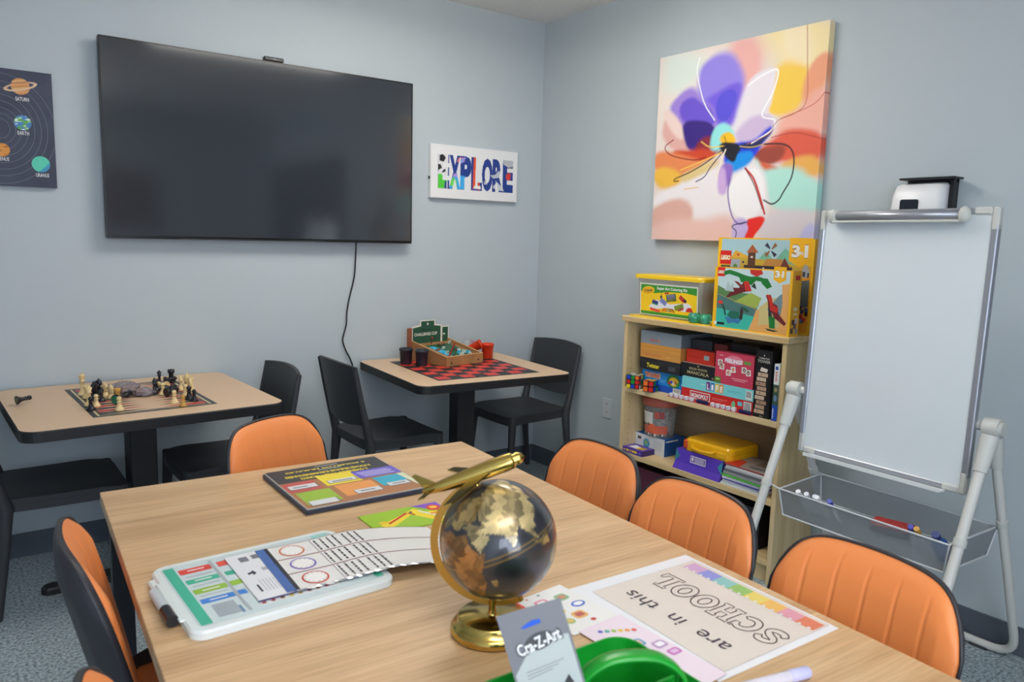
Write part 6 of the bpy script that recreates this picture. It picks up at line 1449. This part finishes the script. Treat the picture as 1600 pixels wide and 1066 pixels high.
for k, c in enumerate(((206, 76, 60), (130, 110, 190), (214, 124, 76))):
    cx, cy = 0.05, d * (k + 0.5) / 3
    for r, m_, zz in ((0.0265, K(c), 0.0006), (0.0225, K((240, 238, 234)), 0.0010)):
        V = [bend(cx + r * math.cos(a), cy + r * 1.1 * math.sin(a), zz) for a in [i * math.pi / 12 for i in range(24)]]
        g.add(V, [tuple(range(24))], m_)
    for h in range(12):
        a = h * math.pi / 6; V = [bend(cx + (r) * math.cos(a + s), cy + (r) * 1.1 * math.sin(a + s), 0.0013) for r, s in ((0.0185, -0.05), (0.0205, -0.05), (0.0205, 0.05), (0.0185, 0.05))]
        g.add(V, [(0, 1, 2, 3)], K((90, 90, 100)))
random.seed(3)
for k in range(3):
    for c in range(7):
        x = 0.105 + 0.0145 * c + (0.006 if c > 3 else 0); yy = d * k / 3 + 0.008
        while yy < d * (k + 1) / 3 - 0.008:
            L = 0.004 + random.random() * 0.009
            y1 = min(yy + L, d * (k + 1) / 3 - 0.006)
            V = [bend(x, yy, 0.0009), bend(x + 0.004, yy, 0.0009), bend(x + 0.004, y1, 0.0009), bend(x, y1, 0.0009)]
            g.add(V, [(0, 1, 2, 3)], K((60, 58, 66))); yy = y1 + 0.003
    sheet(0.0985, 0.0995, d * k / 3 + 0.004, d * (k + 1) / 3 - 0.004, K((60, 58, 66)), 0.0009, 1)
g.build('strip_pack', t)
g = G(); 
foil = mat('foil_edge', (200, 202, 206), 0.15, 0.8)
V = []; n = 60
random.seed(5)
for i in range(n + 1):
    x = w * i / n; a = bend(x, 0.0, 0.0012); b = bend(x, -0.003 - 0.003 * random.random(), -0.0012 + 0.002 * random.random())
    V += [a, b]
g.add(V, [(2 * i, 2 * i + 1, 2 * i + 3, 2 * i + 2) for i in range(n)], foil, False); g.build('crimped_edge', t)
h_ = G(T(-0.072, -0.004, 0.0) @ RZ(0.04))
h_.box(0, 0.068, 0, d + 0.002, 0.0002, 0.0016, K((228, 228, 232)), 0, RZ(0.0)).box(-0.001, 0.22, -0.003, 0.0, 0.0002, 0.0014, K((60, 66, 120)))
m_ = K((120, 122, 130))
for x0, y0, x1, y1 in ((0.022, d * 0.82, 0.040, d * 0.93), (0.048, d * 0.84, 0.062, d * 0.94)): h_.rect(x0, y0, x1, y1, 0.0019, m_)
for k in range(6): h_.rect(0.026 + 0.0065 * k, 0.03, 0.0275 + 0.0065 * k, 0.085, 0.0019, K((180, 182, 190)))
h_.rect(0.016, 0.032, 0.02, 0.065, 0.0019, K((50, 50, 60))); h_.poly([(0.018, d * 0.52), (0.026, d * 0.54), (0.026, d * 0.50), (0.034, d * 0.53), (0.030, d * 0.60), (0.024, d * 0.57), (0.018, d * 0.57)], 0.0019, K((24, 28, 50)))
h_.rect(0.048, d * 0.55, 0.062, d * 0.62, 0.0019, K((176, 178, 186)))
h_.build('header_card', t)

# green packet with a pencil picture
t = on_table('craft_packet', 'lime green and purple packet with pencil pictures, partly under the clock strips', 'packet', -2.250, -2.290, TZ + 0.0003, math.radians(-2))
w, d = 0.2175, 0.135
G().box(0, w, 0, d, 0, 0.002, K((150, 190, 40)), 0.0008).build('packet', t)
g = G(T(0, 0, 0.0022) @ Matrix.Diagonal((0.75, 1, 1, 1)))
w = 0.29
g.rect(0.002, 0.002, w - 0.002, d - 0.002, 0.0002, K((158, 200, 36)))
g.poly([(0.03, 0.05), (0.19, 0.115), (0.25, 0.03), (0.22, 0.005), (0.16, 0.08), (0.05, 0.02)], 0.0004, K((246, 220, 40)))
g.poly([(0.19, d - 0.003), (w - 0.003, d - 0.003), (w - 0.003, 0.05)], 0.0006, K((130, 80, 200)))
g.poly(ell(0.024, 0.02, 20, 0.255, 0.098), 0.0008, K((222, 60, 40))); g.poly(ell(0.014, 0.01, 16, 0.255, 0.1), 0.0010, K((250, 190, 60)))
g.poly(ell(0.026, 0.018, 20, 0.232, 0.062), 0.0008, K((250, 220, 40))); g.rect(0.220, 0.059, 0.246, 0.066, 0.001, K((230, 120, 40)))
g.line([(0.06, 0.05), (0.15, 0.095), (0.17, 0.075)], 0.008, 0.0008, K((210, 50, 36))); g.poly(ell(0.006, 0.005, 10, 0.166, 0.094), 0.001, K((60, 50, 110)))
g.poly(ell(0.016, 0.009, 16, 0.048, 0.062), 0.0008, K((240, 200, 30)))
g.text('Positive Words', 0.215, 0.055, 0.017, K((226, 240, 246)), 0.0012, bold=0.04, rot=-0.95, width=0.085)
g.build('printed_front', t)

# globe with an aeroplane
brass = mat('brass', (206, 176, 96), 0.16, 1.0); brass_d = mat('brass_satin', (196, 160, 84), 0.28, 1.0)
GX, GY, GC = -2.284, -2.790, 0.923
t = thing('desk_globe', 'black and gold desk globe on a brass stand with a brass aeroplane on top', 'globe', (GX, GY, TZ + 0.0003))
G().lathe([(0.068, 0), (0.073, 0.004), (0.073, 0.012), (0.069, 0.018), (0.063, 0.020), (0.0615, 0.030), (0.058, 0.0335), (0.0001, 0.034)], 64, brass).build('base', t)
RR = 0.1035; cz = GC - TZ
G().lathe([(0.009, 0.033), (0.007, 0.037), (0.006, 0.05), (0.007, cz - RR - 0.010), (0.0075, cz - RR - 0.004)], 20, brass).build('stem', t)
# axis tilted 20 degrees, in the plane of the arc
AX = Vector((0.805, -0.593, 0)).normalized()
OFF = AX * 0.008
g = G(frame((OFF.x, OFF.y, cz - 0.004), AX, (0, 0, 1)))
a0, a1 = math.radians(108), math.radians(292); n = 60; ri, ro = 0.1055, 0.119
V = []
for i in range(n + 1):
    a = a0 + (a1 - a0) * i / n
    for r_, z_ in ((ri, -0.0016), (ro, -0.0016), (ro, 0.0016), (ri, 0.0016)): V.append((r_ * math.cos(a), r_ * math.sin(a), z_))
g.add(V, [(4 * i + k, 4 * i + (k + 1) % 4, 4 * i + 4 + (k + 1) % 4, 4 * i + 4 + k) for i in range(n) for k in range(4)] + [(3, 2, 1, 0), (4 * n, 4 * n + 1, 4 * n + 2, 4 * n + 3)], brass_d)
ax = math.radians(112)
for s in (1, -1): g.cyl((math.cos(ax) * 0.100 * s, math.sin(ax) * 0.100 * s + 0.004, 0), (math.cos(ax) * 0.118 * s, math.sin(ax) * 0.118 * s + 0.001, 0), 0.004, n=12, m=brass)
g.build('meridian_arc', t)
LAND = [ # rough outlines in degrees: longitude, latitude
 ([(-17, 21), (-10, 31), (-6, 36), (10, 37), (20, 32), (33, 31), (36, 22), (43, 12), (51, 12), (42, -2), (40, -15), (35, -24), (27, -34), (18, -34), (12, -17), (9, 4), (-8, 5), (-17, 14)], 0),
 ([(-9, 43), (-9, 37), (0, 39), (8, 44), (15, 40), (24, 37), (29, 41), (40, 42), (48, 44), (50, 52), (60, 55), (66, 68), (45, 68), (30, 70), (18, 69), (6, 62), (8, 56), (-4, 48)], 1),
 ([(60, 55), (50, 52), (52, 46), (54, 38), (49, 38), (40, 42), (28, 40), (36, 36), (36, 30), (44, 13), (58, 22), (57, 25), (50, 30), (62, 25), (72, 21), (77, 8), (81, 15), (90, 22), (94, 16), (100, 4), (104, 1), (101, 13), (108, 12), (108, 20), (121, 28), (122, 37), (130, 35), (128, 40), (140, 48), (142, 58), (160, 60), (178, 66), (160, 70), (140, 73), (105, 77), (70, 72), (66, 68)], 2),
 ([(115, -34), (114, -22), (125, -14), (136, -12), (142, -11), (146, -19), (153, -27), (149, -38), (138, -34), (130, -32)], 1),
 ([(95, 5), (106, -6), (115, -8), (118, 4), (110, 2), (103, 0)], 1), ([(132, -2), (148, -8), (140, -9)], 0), ([(44, -14), (50, -16), (47, -25), (44, -22)], 1), ([(130, 32), (140, 36), (145, 43), (138, 38)], 0),
 ([(-55, 60), (-20, 70), (-20, 82), (-60, 82)], 1), ([(-180, -90), (180, -90), (180, -72), (-180, -70)], 0),
 ([(-168, 66), (-125, 70), (-82, 68), (-60, 52), (-75, 38), (-81, 26), (-97, 28), (-97, 18), (-84, 9), (-105, 20), (-118, 34), (-125, 48), (-150, 60)], 1), ([(-80, 8), (-62, 10), (-35, -7), (-48, -27), (-66, -45), (-70, -54), (-74, -40), (-71, -18), (-81, -5)], 0)]
nl, nt_ = 241, 121
lon, lat = np.meshgrid(np.linspace(-180, 180, nl), np.linspace(-89.9, 89.9, nt_))
cc = np.empty(lon.shape + (3,)); cc[:] = linarr((40, 42, 48)); mt = np.zeros(lon.shape)
nz = np.array([[noise.noise(Vector((math.cos(math.radians(a)) * math.cos(math.radians(b)) * 4, math.sin(math.radians(a)) * math.cos(math.radians(b)) * 4, math.sin(math.radians(b)) * 4))) for a in np.linspace(-180, 180, nl)] for b in np.linspace(-89.9, 89.9, nt_)])
cc *= (1 + 0.9 * nz)[..., None]
for P, k in LAND:
    m_ = inside(lon + 2.5 * nz, lat + 2.5 * np.roll(nz, 9, 1), P)
    c = [(166, 120, 68), (176, 152, 98), (198, 176, 124)][k]
    v = (1 + 0.6 * nz[::-1]) * np.array([0.42, 1.0, 0.7, 1.15, 0.55])[((np.floor((lon + 14 * nz) / 11) * 3 + np.floor((lat + 10 * nz) / 8) * 2) % 5).astype(int)]
    cc[m_] = (linarr(c)[None] * v[m_][:, None]); mt[m_] = 1
grid_line = (np.abs(lat) < 1.0) | (np.abs(lat - 5) < 0.8)
cc[grid_line & (mt == 0)] = linarr((130, 104, 60))
gm = bpy.data.materials.new('globe_print'); gm.use_nodes = True
nt = gm.node_tree; b = nt.nodes['Principled BSDF']; a = nt.nodes.new('ShaderNodeAttribute'); a.attribute_name = 'Col'
nt.links.new(a.outputs['Color'], b.inputs['Base Color'])
sepc = nt.nodes.new('ShaderNodeSeparateColor'); nt.links.new(a.outputs['Color'], sepc.inputs[0])
mr = nt.nodes.new('ShaderNodeMapRange'); mr.inputs[1].default_value = 0.06; mr.inputs[2].default_value = 0.2; mr.inputs[4].default_value = 0.5
nt.links.new(sepc.outputs[0], mr.inputs[0]); nt.links.new(mr.outputs[0], b.inputs['Metallic'])
b.inputs['Roughness'].default_value = 0.34; b.inputs['Coat Weight'].default_value = 0.8; b.inputs['Coat Roughness'].default_value = 0.07
# globe turned so that lon 68 faces the camera, axis leaning along the arc
axis = (AX * math.cos(ax) + Vector((0, 0, 1)) * math.sin(ax)).normalized()
toc = Vector((-0.59, -0.80, 0.25)); xdir = (toc - axis * toc.dot(axis)).normalized(); ydir = axis.cross(xdir)
Q = Matrix(((xdir.x, ydir.x, axis.x, OFF.x), (xdir.y, ydir.y, axis.y, OFF.y), (xdir.z, ydir.z, axis.z, cz), (0, 0, 0, 1)))
g = G(Q @ RZ(math.radians(-62)))
g.surf(lambda p, q: (RR * 0.99 * math.cos(math.radians(-180 + 360 * p)) * math.cos(math.radians(-89.9 + 179.8 * q)), RR * 0.99 * math.sin(math.radians(-180 + 360 * p)) * math.cos(math.radians(-89.9 + 179.8 * q)), RR * 0.99 * math.sin(math.radians(-89.9 + 179.8 * q))), nl, nt_, gm, cols=cc.reshape(-1, 3))
g.build('globe_ball', t)
# aeroplane
fd = Vector((0.835, -0.546, 0.40)).normalized(); side = Vector((-0.55, -0.79, 0.0)); side = (side - fd * side.dot(fd)).normalized(); upv = side.cross(fd)
if upv.z < 0: upv = -upv
PM = Matrix(((fd.x, side.x, upv.x, -0.027), (fd.y, side.y, upv.y, 0.018), (fd.z, side.z, upv.z, 0.290), (0, 0, 0, 1)))
g = G(PM)
g.tube([(-0.098, 0, 0.004), (-0.092, 0, 0.003), (-0.06, 0, 0.001), (-0.02, 0, 0), (0.02, 0, 0), (0.055, 0, 0), (0.066, 0, 0)], [0.003, 0.007, 0.0105, 0.0138, 0.0152, 0.0152, 0.0142], 20, brass)
g.tube([(0.066, 0, 0), (0.070, 0, 0.0), (0.076, 0, 0), (0.084, 0, 0), (0.088, 0, 0)], [0.0142, 0.0095, 0.0115, 0.0075, 0.0008], 20, brass)
plane_o = g.build('aeroplane', t)
g = G(PM); wings = [([(0.030, 0.006), (-0.014, 0.006), (-0.058, 0.098), (-0.044, 0.100)], 1), ([(0.022, -0.006), (-0.044, -0.100), (-0.058, -0.098), (-0.012, -0.006)], 1)]
for pts, _ in wings: g.prism(pts, -0.0045, -0.0015, brass)
g.build('wings', plane_o)
g = G(PM)
for s in (1, -1):
    pts = [(-0.072, 0.003 * s), (-0.088, 0.003 * s), (-0.104, 0.036 * s), (-0.095, 0.037 * s)]
    g.prism(pts if s > 0 else pts[::-1], 0.002, 0.0045, brass)
g.M = PM @ Matrix(((1, 0, 0, 0), (0, 0, 1, 0), (0, 1, 0, 0), (0, 0, 0, 1)))
g.prism([(-0.066, 0.006), (-0.090, 0.004), (-0.106, 0.036), (-0.098, 0.037)], -0.0012, 0.0012, brass)
g.build('tail_fins', plane_o)
G().cyl((-0.036, 0.026, cz + 0.100), (-0.034, 0.024, 0.292), 0.0035, n=10, m=brass).build('plane_post', plane_o)

# big laminated school poster sheet, reading from the table's far side
t = on_table('school_sheet', 'laminated sheet reading are in this SCHOOL with a rainbow banner, upside down', 'poster', -2.072, -3.122, TZ + 0.0003, math.radians(0))
# local: x runs toward the right table edge, y away from the camera
w, d = 0.33, 0.372
ox = G(); cs = [(0.0, 0.0), (0.325, -0.012), (0.342, 0.366), (0.004, 0.381)]
ox.prism(cs, 0, 0.0008, K((236, 238, 242), 0.3)); ox.build('sheet', t)
M2 = T(0.018, -0.004, 0.001) @ RZ(math.radians(-2.0))
g = G(M2)
W2, D2 = 0.305, 0.362
g.rect(0.012, 0.018, W2 - 0.004, D2 - 0.012, 0.0, K((226, 216, 206), 0.4))
g.line([(0.012, 0.018), (W2 - 0.004, 0.018), (W2 - 0.004, D2 - 0.012), (0.012, D2 - 0.012)], 0.0006, 0.0006, K((120, 110, 110)), closed=True)
ban = [(224, 130, 100), (226, 160, 176), (240, 190, 100), (236, 214, 110), (150, 196, 110), (140, 200, 196), (140, 150, 220), (210, 170, 210)]
bn = len(ban)
for k, c in enumerate(ban):
    y0 = 0.022 + (D2 - 0.045) * k / bn; y1 = 0.022 + (D2 - 0.045) * (k + 1) / bn
    edge = [(W2 - 0.048 + 0.006 * math.sin(6.28 * (s * 2)) , y0 + (y1 - y0) * s) for s in (0, 0.25, 0.5, 0.75, 1)]
    g.poly([(W2 - 0.012, y0), (W2 - 0.012, y1)] + edge[::-1], 0.0004, K(c, 0.4))
    for s in (0.25, 0.75): g.poly(ell(0.0035, 0.0035, 8, W2 - 0.046, y0 + (y1 - y0) * s), 0.0008, Wt)
dk_ = K((74, 52, 56)); 
# letters: reading direction +y, letter tops toward -x
def vt(s, x, y, size, m, outline=0.0, bold=0.0, width=None): g.text(s, x, y, size, m, 0.0008, rot=math.pi / 2, outline=outline, bold=bold, width=width)
def arc(cx, cy, rx, ry, a0, a1, n): return [(cx + rx * math.cos(math.radians(a0 + (a1 - a0) * i / n)), cy + ry * math.sin(math.radians(a0 + (a1 - a0) * i / n))) for i in range(n + 1)]
def offs(P, r):
    out = []
    for i, p in enumerate(P):
        dv = (P[min(i + 1, len(P) - 1)] - P[max(i - 1, 0)]).normalized(); out.append((p.x - dv.y * r, p.y + dv.x * r))
    return out
sp = smooth_path([(0.86, 0.72, 0), (0.72, 0.88, 0), (0.45, 0.88, 0), (0.25, 0.74, 0), (0.36, 0.58, 0), (0.62, 0.46, 0), (0.78, 0.28, 0), (0.60, 0.12, 0), (0.30, 0.12, 0), (0.12, 0.28, 0)], 5)
SH = {'L': [[(0, 0), (1, 0), (1, .38), (.86, .38), (.78, .15), (.5, .15), (.5, .88), (.65, .88), (.65, 1), (.05, 1), (.05, .88), (.2, .88), (.2, .13), (0, .13)]],
 'H': [[(0, 0), (.42, 0), (.42, .13), (.34, .13), (.34, .42), (.66, .42), (.66, .13), (.58, .13), (.58, 0), (1, 0), (1, .13), (.92, .13), (.92, .87), (1, .87), (1, 1), (.58, 1), (.58, .87), (.66, .87), (.66, .58), (.34, .58), (.34, .87), (.42, .87), (.42, 1), (0, 1), (0, .87), (.08, .87), (.08, .13), (0, .13)]],
 'O': [arc(.5, .5, .5, .5, 0, 345, 23), arc(.5, .5, .2, .28, 0, 340, 17)],
 'C': [arc(.52, .5, .52, .5, 50, 318, 20) + arc(.55, .5, .27, .28, 310, 62, 14) + [(.72, .62), (.93, .62), (.96, 1.0), (.86, 1.0)]],
 'S': [offs(sp, 0.125) + offs(sp, -0.125)[::-1]]}
Lw, Lh, x_ = 0.048, 0.062, 0.0
for ch_ in 'SCHOOL':
    for loop in SH[ch_]:
        g.line([(0.205 - b_ * Lh, D2 * 0.49 - 0.152 + x_ + a_ * Lw) for a_, b_ in loop], 0.0024, 0.0008, dk_, closed=True)
    x_ += 0.0515
vt('are  in  this', 0.088, D2 * 0.52, 0.050, K((70, 62, 74)), width=0.25)
g.build('printed_face', t)

# sticker sheets
def sticker_sheet(name, lab, x, y, rz, w, d, z, base, items, strip=None):
    g = G().box(0, w, 0, d, 0, 0.0012, base); g.M = T(0, 0, 0.0014)
    for sx, sy, sw, sh, c, c2, kind in items:
        o = rrect(sw, sh, min(sw, sh) * 0.3, 4, sx, sy) if kind == 'r' else ell(sw / 2, sh / 2, 20, sx, sy)
        i2 = rrect(sw * 0.62, sh * 0.55, min(sw, sh) * 0.12, 3, sx, sy) if kind == 'r' else ell(sw * 0.34, sh * 0.3, 20, sx, sy)
        g.poly(o, 0.0002, K(c)); g.poly(i2, 0.0006, K(c2))
    return tag(g.build(name, None, (x, y, z), (0, 0, rz)), lab, 'sticker sheet', 'sticker sheets on the big table')
sticker_sheet('sticker_sheet', 'white sheet of framed name tag stickers between the globe and the school sheet', -2.172, -2.885, math.radians(4), 0.118, 0.160, TZ + 0.0013, Wt,
    [(0.035, 0.122, 0.030, 0.024, (232, 140, 170), (246, 246, 246), 'r'), (0.082, 0.118, 0.028, 0.024, (140, 186, 140), (206, 140, 110), 'r'), (0.036, 0.082, 0.030, 0.026, (236, 210, 80), (246, 246, 246), 'r'), (0.090, 0.080, 0.032, 0.022, (80, 120, 210), (246, 246, 246), 'e'), (0.062, 0.048, 0.030, 0.026, (230, 180, 110), (190, 90, 80), 'r'),
     (0.02, 0.150, 0.006, 0.005, (220, 60, 60), (220, 60, 60), 'e'), (0.05, 0.150, 0.008, 0.006, (120, 150, 150), (120, 150, 150), 'e'), (0.07, 0.02, 0.012, 0.010, (220, 90, 90), (200, 60, 60), 'e'), (0.03, 0.04, 0.02, 0.02, (160, 196, 120), (230, 190, 110), 'e')])
sticker_sheet('sticker_pack', 'blue and red header of a sticker pack at the foot of the globe', -2.245, -2.830, math.radians(6), 0.085, 0.115, TZ + 0.0003, K((34, 100, 226)),
    [(0.042, 0.070, 0.034, 0.030, (250, 220, 40), (60, 50, 60), 'e'), (0.048, 0.072, 0.022, 0.02, (230, 110, 150), (150, 200, 90), 'e'), (0.074, 0.085, 0.022, 0.05, (236, 70, 50), (236, 80, 60), 'r')])
sticker_sheet('sticker_sheet', 'pale pink sticker sheet with a small rainbow strip, beside the green caddy', -2.150, -3.120, math.radians(2), 0.105, 0.240, TZ + 0.0027, K((236, 220, 232)),
    [(0.030 + 0.011 * k, 0.215 - 0.006 * k, 0.010, 0.010, c, c, 'e') for k, c in enumerate(((110, 110, 200), (110, 190, 180), (170, 200, 90), (240, 210, 80), (240, 170, 90), (230, 110, 100)))] +
    [(0.055, 0.150, 0.030, 0.024, (120, 170, 200), (226, 180, 170), 'r'), (0.085, 0.125, 0.028, 0.022, (190, 160, 200), (244, 240, 244), 'r'), (0.088, 0.095, 0.026, 0.018, (200, 120, 190), (226, 190, 226), 'r')])

# green caddy with a looped handle
cg = mat('caddy_green', (22, 150, 44), 0.3)
t = on_table('craft_caddy', 'bright green plastic craft caddy with an arched carry handle at the bottom of the frame', 'caddy', -2.343, -3.135, TZ + 0.0003, math.radians(-2))
w, d, hc = 0.291, 0.235, 0.078
outer = rrect(w, d, 0.04, 8); inner = rrect(w - 0.006, d - 0.006, 0.038, 8); fl = rrect(w - 0.014, d - 0.014, 0.036, 8); bo = rrect(w - 0.012, d - 0.012, 0.036, 8)
n = len(outer)
V = [(x, y, 0) for x, y in bo] + [(x, y, hc) for x, y in outer] + [(x, y, hc) for x, y in inner] + [(x, y, 0.003) for x, y in fl]
F = [(k * n + i, k * n + (i + 1) % n, (k + 1) * n + (i + 1) % n, (k + 1) * n + i) for k in range(3) for i in range(n)] + [tuple(range(3 * n, 4 * n)), tuple(reversed(range(n)))]
G().add(V, F, cg, False).build('tray', t)
g = G(); g.box(-0.0025, 0.0025, -d / 2 + 0.006, d / 2 - 0.006, 0.0035, hc - 0.004, cg); g.box(0.003, w / 2 - 0.006, -0.0025, 0.0025, 0.0035, hc - 0.012, cg)
g.build('divider', t)
path = smooth_path([(-0.070, -0.01, 0.060), (-0.066, -0.01, 0.10), (-0.035, -0.01, 0.126), (0.005, -0.01, 0.132), (0.045, -0.01, 0.126), (0.076, -0.01, 0.10), (0.082, -0.01, 0.060)], 6)
V = []; hwid = 0.014
for i, p in enumerate(path):
    dv = (path[min(i + 1, len(path) - 1)] - path[max(i - 1, 0)]).normalized(); nn = Vector((-dv.z, 0, dv.x))
    for sy, sn in ((-hwid, -0.0025), (hwid, -0.0025), (hwid, 0.0025), (hwid * 0.5, 0.0045), (-hwid * 0.5, 0.0045), (-hwid, 0.0025)): V.append(tuple(p + nn * sn + Vector((0, sy, 0))))
m6 = 6
g = G(T(0.043, 0, 0) @ RZ(-0.45)).add(V, [(i * m6 + k, i * m6 + (k + 1) % m6, (i + 1) * m6 + (k + 1) % m6, (i + 1) * m6 + k) for i in range(len(path) - 1) for k in range(m6)], cg, True)
g.build('handle', t)
# grey product card standing in the caddy
A = Vector((-2.475, -3.067, 0.954)); B = Vector((-2.406, -3.114, 0.981)); Cn = Vector((-2.393, -3.142, 0.873))
ux = (B - A).normalized(); dn = (Cn - B); dn = (dn - ux * dn.dot(ux)).normalized()
Hc = 0.204; Wc = (B - A).length
CM = frame(tuple(A + dn * Hc), tuple(ux), tuple(-dn))
t = thing('product_card', 'grey Cra-Z-Art hang card standing up in front of the globe base', 'card', (0, 0, 0))
t.matrix_world = CM
G().box(0, Wc, 0, Hc, -0.001, 0, K((118, 122, 128))).build('card', t)
g = G()
g.poly([(0.003, 0.003), (Wc - 0.003, 0.003), (Wc - 0.003, Hc * 0.77), (Wc * 0.60, Hc * 0.79), (Wc * 0.30, Hc * 0.72), (0.003, Hc * 0.60)], 0.0004, K((176, 186, 184)))
g.poly([(Wc * 0.30, Hc * 0.885), (Wc * 0.36, Hc * 0.875), (Wc * 0.62, Hc * 0.885), (Wc * 0.62, Hc * 0.91), (Wc * 0.50, Hc * 0.915), (Wc * 0.42, Hc * 0.905)], 0.0006, K((30, 90, 200)))
dk = K((50, 52, 56))
g.poly(ell(Wc * 0.24, Hc * 0.055, 20, Wc * 0.52, Hc * 0.775, 0.15), 0.0007, K((72, 76, 80))); g.text('Cra-Z-Art', Wc * 0.52, Hc * 0.735, 0.021, dk, 0.0010, bold=0.09, rot=0.16, width=Wc * 0.74); g.text('Cra-Z-Art', Wc * 0.52, Hc * 0.735, 0.021, K((226, 230, 230)), 0.0013, bold=0.03, rot=0.16, width=Wc * 0.70)
for k in range(3): g.line([(Wc * 0.2, Hc * (0.60 - 0.022 * k)), (Wc * (0.8 - 0.1 * k), Hc * (0.625 - 0.022 * k))], 0.0012, 0.0008, K((140, 148, 148)))
g.poly(ell(Wc * 0.17, Hc * 0.07, 20, Wc * 0.30, Hc * 0.43), 0.0008, dk); g.poly([(Wc * 0.5, Hc * 0.38), (Wc * 0.80, Hc * 0.52), (Wc * 0.92, Hc * 0.36), (Wc * 0.6, Hc * 0.26)], 0.0008, dk); g.poly(ell(Wc * 0.1, Hc * 0.03, 16, Wc * 0.32, Hc * 0.42), 0.001, K((120, 126, 128)))
g.rect(Wc * 0.1, Hc * 0.04, Wc * 0.9, Hc * 0.2, 0.0008, K((120, 128, 130)))
g.build('printed_front', t)
# out of focus marker in the near corner
t = thing('marker', 'pale lilac and white marker lying on the bare table at the bottom of the frame', 'marker', (-2.115, -3.152, TZ + 0.0105), -0.24)
G().tube([(0, 0, 0), (0.03, 0, 0), (0.14, 0, 0)], [0.008, 0.0095, 0.0095], 18, clear('marker_barrel', (226, 222, 232), 0.75, 0.2)).build('barrel', t)
G().tube([(0.1405, 0, 0), (0.1415, 0, 0), (0.178, 0, 0), (0.181, 0, 0)], [0.0085, 0.0102, 0.0102, 0.008], 18, K((190, 190, 226), 0.3)).build('cap', t)
